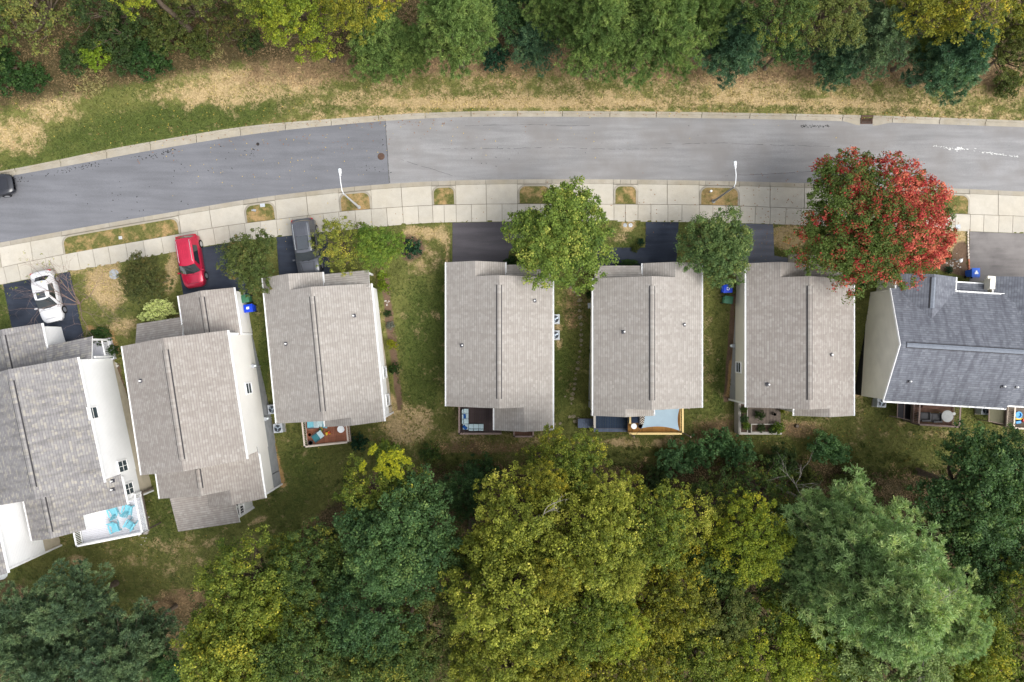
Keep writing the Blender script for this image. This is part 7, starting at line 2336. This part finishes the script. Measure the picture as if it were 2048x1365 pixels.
# L-shaped sofa
def sofa():
    dk = dk4
    p0 = D(dk, 925, 818, 0.4)
    rt = empty('corner_sofa', p0, 'L-shaped outdoor sofa with pale aqua cushions and blue pillows', 'sofa')
    k = dk.k
    L1, L2, dp = 42 * k, 42 * k, 12 * k
    mb = MB(); mb.box((dp / 2, -L1 / 2, 0.14), (dp, L1, 0.26)); mb.box((L2 / 2 + 0.0, -L1 + dp / 2 - 0.02, 0.14), (L2, dp, 0.258)); rot_part(rt, mb, 'frame', M['fabric_grey'])
    n = 3
    for i in range(n):
        mb = MB(); l = (L1 - dp) / n; mb.box((dp / 2 + 0.05, -l * (i + 0.5), 0.34), (dp - 0.12, l - 0.02, 0.14), taper=0.96); rot_part(rt, mb, 'seat_cushion', M['cushion'])
        mb = MB(); mb.box((0.03, -l * (i + 0.5), 0.50), (0.12, l - 0.03, 0.3), taper=0.9); rot_part(rt, mb, 'back_cushion', M['cushion'])
    for i in range(3):
        mb = MB(); l = (L2 - dp) / 3; mb.box((dp + l * (i + 0.5), -L1 + dp / 2 + 0.04, 0.34), (l - 0.02, dp - 0.12, 0.14), taper=0.96); rot_part(rt, mb, 'seat_cushion', M['cushion'])
        mb = MB(); mb.box((dp + l * (i + 0.5), -L1 + 0.02, 0.50), (l - 0.03, 0.12, 0.3), taper=0.9); rot_part(rt, mb, 'back_cushion', M['cushion'])
    mb = MB(); mb.box((dp / 2, -L1 + dp / 2, 0.34), (dp - 0.04, dp - 0.04, 0.14), taper=0.96); rot_part(rt, mb, 'corner_cushion', M['cushion'])
    for i, (x, y, a) in enumerate(((0.16, -0.62, 0.1), (0.2, -L1 + 0.22, 0.8))):
        mb = MB(); mb.box((x, y, 0.52), (0.26, 0.42, 0.22), a, taper=0.75); rot_part(rt, mb, 'pillow', M['pillow_blue'])
sofa()

# shade sail: a taut cloth with hollowed edges, on four posts
def shade_sail():
    z = 2.2
    C = [P(1286, 816, z), P(1361.5, 812, z + 0.1), P(1359, 862, z), P(1283, 857, z - 0.1)]
    rt = empty('shade_sail', (C[3].x, C[3].y, -0.2), 'grey-blue shade sail stretched over the golden deck', 'shade sail')
    n = 14
    rows = []
    for i in range(n + 1):
        v = i / n; row = []
        for j in range(n + 1):
            u = j / n
            p = C[0].lerp(C[1], u).lerp(C[3].lerp(C[2], u), v)
            bu, bv = 4 * u * (1 - u), 4 * v * (1 - v)
            ctr = (C[0] + C[1] + C[2] + C[3]) / 4
            p = p + Vector((0, (ctr.y - p.y), 0)) * 0.26 * bu * abs(2 * v - 1) + Vector(((ctr.x - p.x), 0, 0)) * 0.13 * bv * abs(2 * u - 1)
            p.z -= 0.10 * bu * bv
            row.append(p)
        rows.append(row)
    mb = MB(); mb.grid(rows); mb.grid([[q - Vector((0, 0, 0.012)) for q in r_] for r_ in rows[::-1]]); mb.build('cloth', M['sail'], rt, 60)
    for (c, q) in ((C[1], (1363, 812)), (C[2], (1366, 866)), (C[3], (1258, 866))):
        b = D(dk5, q[0], q[1]); mb = MB(); mb.tube([(b.x, b.y, -1.8), (b.x, b.y, 2.35)], 0.045, 8); mb.build('post', M['rail_brown'], rt)
        mb = MB(); mb.tube([(b.x, b.y, 2.25), c], 0.012, 5); mb.build('guy_rope', M['black'], rt)
shade_sail()
mb = MB(); mb.box((0, 0, 0), (0.62, 1.1, 0.012)); p = D(dk5, 1285, 840)
o = bpy.data.objects.new('outdoor_rug', mb.mesh('outdoor_rug', M['rug'])); COL.objects.link(o); o.location = (p.x, p.y, -0.19); tag(o, 'black and cream zigzag rug half under the shade sail', 'rug')
round_table('side_table', 'white round table at the corner of the golden deck', D(dk5, 1268, 853, 0.6), 0.24, 0.6, M['white'])
pot('black planter with a pale rim on the golden deck', D(dk5, 1281, 853, 0.4), 0.20, 0.4, M['fabric_grey'])
def deck_sofa(label, p, rz, mat, w=0.8, name='deck_chair'):
    rt = empty(name, p, label, 'chair', None, None, rz)
    mb = MB(); mb.box((0, 0.05, 0.28), (w, 0.62, 0.26), taper=0.98); rot_part(rt, mb, 'seat', mat)
    mb = MB(); mb.box((0, -0.30, 0.52), (w, 0.14, 0.5), taper=0.92); rot_part(rt, mb, 'backrest', mat)
    for s in (1, -1):
        mb = MB(); mb.box((s * (w / 2 + 0.04), 0.02, 0.40), (0.08, 0.7, 0.36)); rot_part(rt, mb, 'arm', M['fabric_grey'])
    mb = MB(); mb.box((0.02, 0.08, 0.44), (w * 0.86, 0.48, 0.08), taper=0.94); rot_part(rt, mb, 'cushion', mat)
deck_sofa('dark navy deck chair at the roof edge of the golden deck', D(dk5, 1268, 838, 0.4), R(180), M['fabric_navy'])
deck_sofa('dark grey chair beside the left rail of the round-table deck', D(dk7, 1848, 834, 0.4), R(0), M['fabric_grey'])
deck_sofa('dark grey chair next to the round grey table', D(dk7, 1871, 836, 0.4), R(0), M['fabric_grey'])
round_table('patio_table', 'large round grey table on the brown deck', D(dk7, 1895, 833, 0.72), 0.50, 0.72, M['table_grey'], 'table', True)
round_table('side_table', 'small white round stool beside the grey table', D(dk7, 1908.5, 828, 0.6), 0.13, 0.6, M['white'])
def bench(label, p, rz):
    rt = empty('bench', p, label, 'bench', None, None, rz)
    for i in range(4):
        mb = MB(); mb.box((0, -0.15 + i * 0.1, 0.45), (1.5, 0.085, 0.03)); rot_part(rt, mb, 'seat_slat', M['wood_brown'])
    for s in (1, -1):
        mb = MB(); mb.box((s * 0.6, 0, 0.22), (0.08, 0.36, 0.44)); rot_part(rt, mb, 'leg', M['wood_brown'])
bench('slatted wooden bench under the slate eave', D(dk7, 1862, 813, 0.4), R(-4))
def toy_slide(p):
    rt = empty('toy_playset', p, 'blue, red and yellow plastic playset on the pale-railed deck', 'toy')
    mb = MB(); mb.lathe((-0.1, 0.32, 0.2), [(0.26, 0), (0.30, 0.12), (0.22, 0.12), (0.2, 0.02)], 18); rot_part(rt, mb, 'ring_tub', M['toy_blue'])
    mb = MB(); mb.bar((-0.35, 0.0, 0.25), (0.35, -0.02, 0.30), 0.14, 0.08); rot_part(rt, mb, 'beam', M['toy_yellow'])
    mb = MB(); mb.box((0.28, -0.12, 0.3), (0.26, 0.3, 0.3), 0.3, taper=0.8); rot_part(rt, mb, 'block', M['toy_red'])
    mb = MB(); mb.box((-0.1, -0.3, 0.2), (0.5, 0.24, 0.2), 0.2, taper=0.85); rot_part(rt, mb, 'base', M['toy_blue'])
toy_slide(D(dk8, 2040, 838, 0.3))

# framed screens and tarp behind the slate house
def framed_panel(name, label, corners, z, mat, cat, cols=2, rail=0.05, tilt=0.0):
    q = [P(*c, z) for c in corners]
    if tilt: q[0].z += tilt; q[1].z += tilt
    c = sum(q, Vector()) / 4
    rt = empty(name, (c.x, c.y, float(ground_z(c.x, c.y))), label, cat)
    mb = MB(); mb.prism(q, [p - Vector((0, 0, 0.02)) for p in q]); mb.build('panel', mat, rt)
    for i in range(4):
        mb = MB(); mb.bar(q[i] + Vector((0, 0, 0.02)), q[(i + 1) % 4] + Vector((0, 0, 0.02)), rail, 0.05); mb.build('frame_bar', M['rail_brown'], rt)
    for i in range(1, cols):
        t = i / cols; mb = MB(); mb.bar(q[0].lerp(q[1], t) + Vector((0, 0, 0.025)), q[3].lerp(q[2], t) + Vector((0, 0, 0.025)), rail * 0.9, 0.04); mb.build('frame_bar', M['rail_brown'], rt)
    for p in q:
        mb = MB(); g = float(ground_z(p.x, p.y)) - 0.2; mb.box((p.x, p.y, (p.z + g) / 2), (0.07, 0.07, p.z - g - 0.03)); mb.build('leg', M['rail_brown'], rt)
framed_panel('cold_frame', 'dark framed glass lean-to behind the slate house', [(1795, 800), (1823, 801), (1821, 841), (1794, 835)], -0.9, M['screen'], 'cold frame', 2)
framed_panel('canopy', 'olive tarp canopy between the condenser and toy deck', [(1978, 812), (2014, 813), (2014, 850), (1977, 843)], -0.7, M['tarp'], 'canopy', 1)

# raised garden beds
def garden_bed(label, corners, z, seed, plants):
    q = [P(*c, z) for c in corners]
    c = sum(q, Vector()) / 4; g = float(ground_z(c.x, c.y))
    rt = empty('raised_bed', (c.x, c.y, g), label, 'garden bed', 'raised beds on the garden deck')
    for i in range(4):
        a, b = q[i], q[(i + 1) % 4]
        mb = MB(); d = (b - a).normalized(); mb.bar(a - d * 0.05 - Vector((0, 0, 0.3)), b + d * 0.05 - Vector((0, 0, 0.3)), 0.07, 0.62 + 0.004 * i); mb.build('board', M['rail_pale'], rt)
    mb = MB(); mb.prism([p - Vector((0, 0, 0.06)) for p in q], [Vector((p.x, p.y, g - 0.3)) for p in q]); mb.build('soil', M['soil'], rt)
garden_bed('long raised bed along the outer edge of the garden deck', [(1481, 866), (1495, 866), (1495, 806), (1481, 806)], -0.8, 1, 0)
garden_bed('raised bed with bare soil across the garden deck', [(1503, 865), (1562, 865), (1562, 849), (1503, 849)], -0.8, 2, 0)
def plants():
    for i, (px, py, r, h, m, lb) in enumerate([(1487, 820, 8, 0.6, 'forest', 'leafy plant at the top of the long bed'), (1488, 838, 9, 0.6, 'forest_dark', 'dark leafy plant in the middle of the long bed'), (1492, 852, 9, 0.7, 'lime', 'yellow-flowered plant at the end of the long bed'),
                                               (1520, 831, 11, 0.7, 'weeds_dark', 'bushy potted plant on the garden deck'), (1524, 857, 9, 0.4, 'weeds_dark', 'low plant in the bare soil bed'), (1556, 855, 13, 0.9, 'lime', 'bright green plant spilling over the bed corner'),
                                               (1563, 822, 5, 0.8, 'shrub_gold', 'yellow climbing plant by the garden steps'), (1545, 860, 9, 0.5, 'forest', 'herb clump beside the bright green plant')]):
        p = P(px, py, -0.6)
        cm, lm, Rc, Hc = S_B
        k = (CAM_H + 0.4) / FPX; s = r * k / Rc
        rt = empty('garden_plant', (p.x, p.y, -0.9), lb, 'plant', 'plants on the garden deck')
        c = inst('foliage', cm, rt, (0, 0, 0), i * 1.1, (s, s, h / Hc)); set_mat(c, M[m])
        inst('stems', lm, rt, (0, 0, 0), i * 1.1, (s, s, h / Hc))
plants()
pot('round pot with a pale rim on the garden deck', D(dk6, 1549, 829, 0.2), 0.16, 0.25, M['wood_grey'])
# garden wall round the garden deck
rt = empty('garden_fence', P(1480, 867, -1.4), 'low pale timber edging around the garden deck', 'fence')
for a, b in (((1479, 800), (1479, 868)), ((1479, 868), (1564, 868))):
    mb = MB(); A_, B_ = P(*a, -0.85), P(*b, -0.85); mb.bar(A_ - Vector((0, 0, 0.6)), B_ - Vector((0, 0, 0.6)), 0.14, 1.2); mb.build('edging_board', M['rail_pale'], rt)

# ------------------------------------------------------------------ small garden things
Z6 = 4.55
ss = [(860 + x / Z6, 600 + y / Z6) for x, y in [(1360, 5), (1362, 50), (1360, 100), (1367, 160), (1375, 222), (1375, 275), (1375, 320), (1375, 370), (1375, 412), (1365, 470), (1358, 522), (1347, 570), (1340, 625), (1325, 670), (1322, 720), (1320, 765),
      (1310, 810), (1297, 857), (1230, 880), (1290, 900), (1285, 945), (1270, 1065), (1305, 1062), (1350, 1080), (1320, 1110), (1185, 1125), (1132, 1130)]] + [(1141, 576), (1149.5, 584), (1156, 590.5), (1160, 600)]
rng_s = random.Random(9)
ORD = ['first', 'second', 'third', 'fourth', 'fifth', 'sixth', 'seventh', 'eighth', 'ninth', 'tenth', 'eleventh', 'twelfth', 'thirteenth', 'fourteenth', 'fifteenth', 'sixteenth', 'seventeenth', 'eighteenth', 'nineteenth', 'twentieth',
       'twenty-first', 'twenty-second', 'twenty-third', 'twenty-fourth', 'twenty-fifth', 'twenty-sixth', 'twenty-seventh', 'twenty-eighth', 'twenty-ninth', 'thirtieth', 'thirty-first']
ss.sort(key=lambda q: q[1])
for n_s, (px, py) in enumerate(ss):
    p = G(px, py); n = 8; r = rng_s.uniform(0.09, 0.20)
    ring = []
    for k in range(n):
        a = 2 * math.pi * k / n; q = rng_s.uniform(0.8, 1.12)
        x, y = p.x + r * q * math.cos(a) * 1.15, p.y + r * q * math.sin(a) * 0.9
        ring.append(Vector((x, y, float(ground_z(x, y)) + 0.05)))
    mb = MB(); mb.prism(ring, [v - Vector((0, 0, 0.12)) for v in ring])
    o = mb.build('stepping_stone', M['stone'], origin=p)
    tag(o, 'flat tan stepping stone, %s from the street tree along the lawn path' % ORD[n_s], 'stepping stone', 'stepping stones between the houses')
# side stool and pots by the gravel strip
p = G(1180, 612)
rt = empty('side_stool', p, 'grey square stool beside the gravel strip', 'stool')
mb = MB(); mb.box((p.x, p.y, p.z + 0.45), (0.46, 0.46, 0.06), 0.1, taper=0.92); mb.build('seat', M['grey_metal'], rt)
for sx in (-0.17, 0.17):
    for sy in (-0.17, 0.17):
        mb = MB(); mb.box((p.x + sx, p.y + sy, p.z + 0.21), (0.05, 0.05, 0.42)); mb.build('leg', M['grey_metal'], rt)
# lantern and quartz in the mulch bed
p = G(1914, 523)
rt = empty('garden_lantern', p, 'white round garden lantern in the mulch bed', 'lantern')
mb = MB(); mb.lathe(p, [(0.08, 0), (0.05, 0.1), (0.05, 0.35)], 10); mb.build('stand', M['white'], rt)
mb = MB(); mb.lathe((p.x, p.y, p.z + 0.35), [(0.06, 0), (0.16, 0.08), (0.17, 0.16), (0.10, 0.25), (0.02, 0.28)], 14); mb.build('globe', M['white'], rt, 60)
rng_s = random.Random(19)
def rocks(name, label, spots, mat, r0, r1):
    mb = MB()
    for (px, py) in spots:
        p = G(px, py); r = rng_s.uniform(r0, r1)
        ring = [Vector((p.x + r * rng_s.uniform(0.7, 1.1) * math.cos(a), p.y + r * rng_s.uniform(0.7, 1.1) * math.sin(a), p.z + 0.06)) for a in np.linspace(0, 2 * math.pi, 7)[:-1]]
        top = [p + (q - p) * 0.6 + Vector((0, 0, r * 0.7)) for q in ring]
        mb.prism(top, [q - Vector((0, 0, 0.1)) for q in ring])
    tag(mb.build(name, mat, origin=(0, 0, 0)), label, kind='stuff')
rocks('pebbles', 'white pebbles strewn in the mulch bed and at house corners', [(1905 + rng_s.gauss(0, 12), 527 + rng_s.gauss(0, 8)) for _ in range(30)] + [(234 + rng_s.gauss(0, 3), 731 + rng_s.gauss(0, 3)) for _ in range(14)] +
      [(285 + rng_s.gauss(0, 5), 1030 + rng_s.gauss(0, 22)) for _ in range(120)] + [(1188 + rng_s.gauss(0, 2.5), 640 + 190 * rng_s.random()) for _ in range(160)] + [(776 + rng_s.gauss(0, 4), 605 + rng_s.gauss(0, 5)) for _ in range(10)], M['stone_white'], 0.03, 0.09)
# brick edging along the pale driveway
rt = empty('brick_edging', P(1935, 490), 'weathered brick edging beside the pale driveway', 'edging')
mb = MB(); mb.box((0, 0, 0), (0.11, 0.22, 0.12)); me1 = mb.mesh('brick', M['rail_cream']); me2 = mb.mesh('brick', M['terracotta'])
for i in range(14):
    p = P(1935 + 3.2 * max(0, (i - 3) / 11) ** 1.2, 466 + i * 6.2) - rt.location
    inst('brick', me1 if i < 9 else me2, rt, (p.x, p.y, 0.05), rng_s.gauss(0, 0.12))
# stump behind the beige house
p = G(1592, 852)
rt = empty('tree_stump', p, 'dark tree stump in the bare lawn behind the beige-walled house', 'stump')
mb = MB(); mb.lathe(p, [(0.20, -0.05), (0.16, 0.12), (0.15, 0.3), (0.13, 0.3)], 12); mb.build('stump_wood', M['bark'], rt)
mb = MB(); mb.lathe((p.x, p.y, p.z + 0.3), [(0.13, 0.0), (0.12, 0.008)], 12); mb.build('cut_face', M['wood_grey'], rt)

# long fine cracks in the older asphalt
mb = MB(); rng_c = random.Random(41)
for (x0, y0, x1, y1) in ((880, 298, 1350, 299), (800, 318, 905, 352), (1330, 288, 1660, 296), (930, 252, 1180, 250), (1450, 352, 1640, 340)):
    n = int(abs(x1 - x0) / 7); off = 0.0; prev = None
    for i in range(n + 1):
        off += rng_c.gauss(0, 0.5); q = i / n
        px, py = x0 + (x1 - x0) * q, y0 + (y1 - y0) * q + off
        t_ = (py - float(c_road_n(px))) / max(1.0, float(c_road_s(px) - c_road_n(px)))
        c = P(px, py); c.z = Z_ROAD + 0.05 * (1 - (2 * t_ - 1) ** 2) + 0.005
        w = 0.004 + 0.008 * rng_c.random()
        cur = (Vector((c.x, c.y - w, c.z)), Vector((c.x, c.y + w, c.z)))
        if prev and rng_c.random() > 0.22:
            mb.face([prev[0], cur[0], cur[1], prev[1]])
        prev = cur
tag(mb.build('asphalt_cracks', M['tar'], origin=(0, 0, 0)), 'fine long cracks running along the street', kind='stuff')
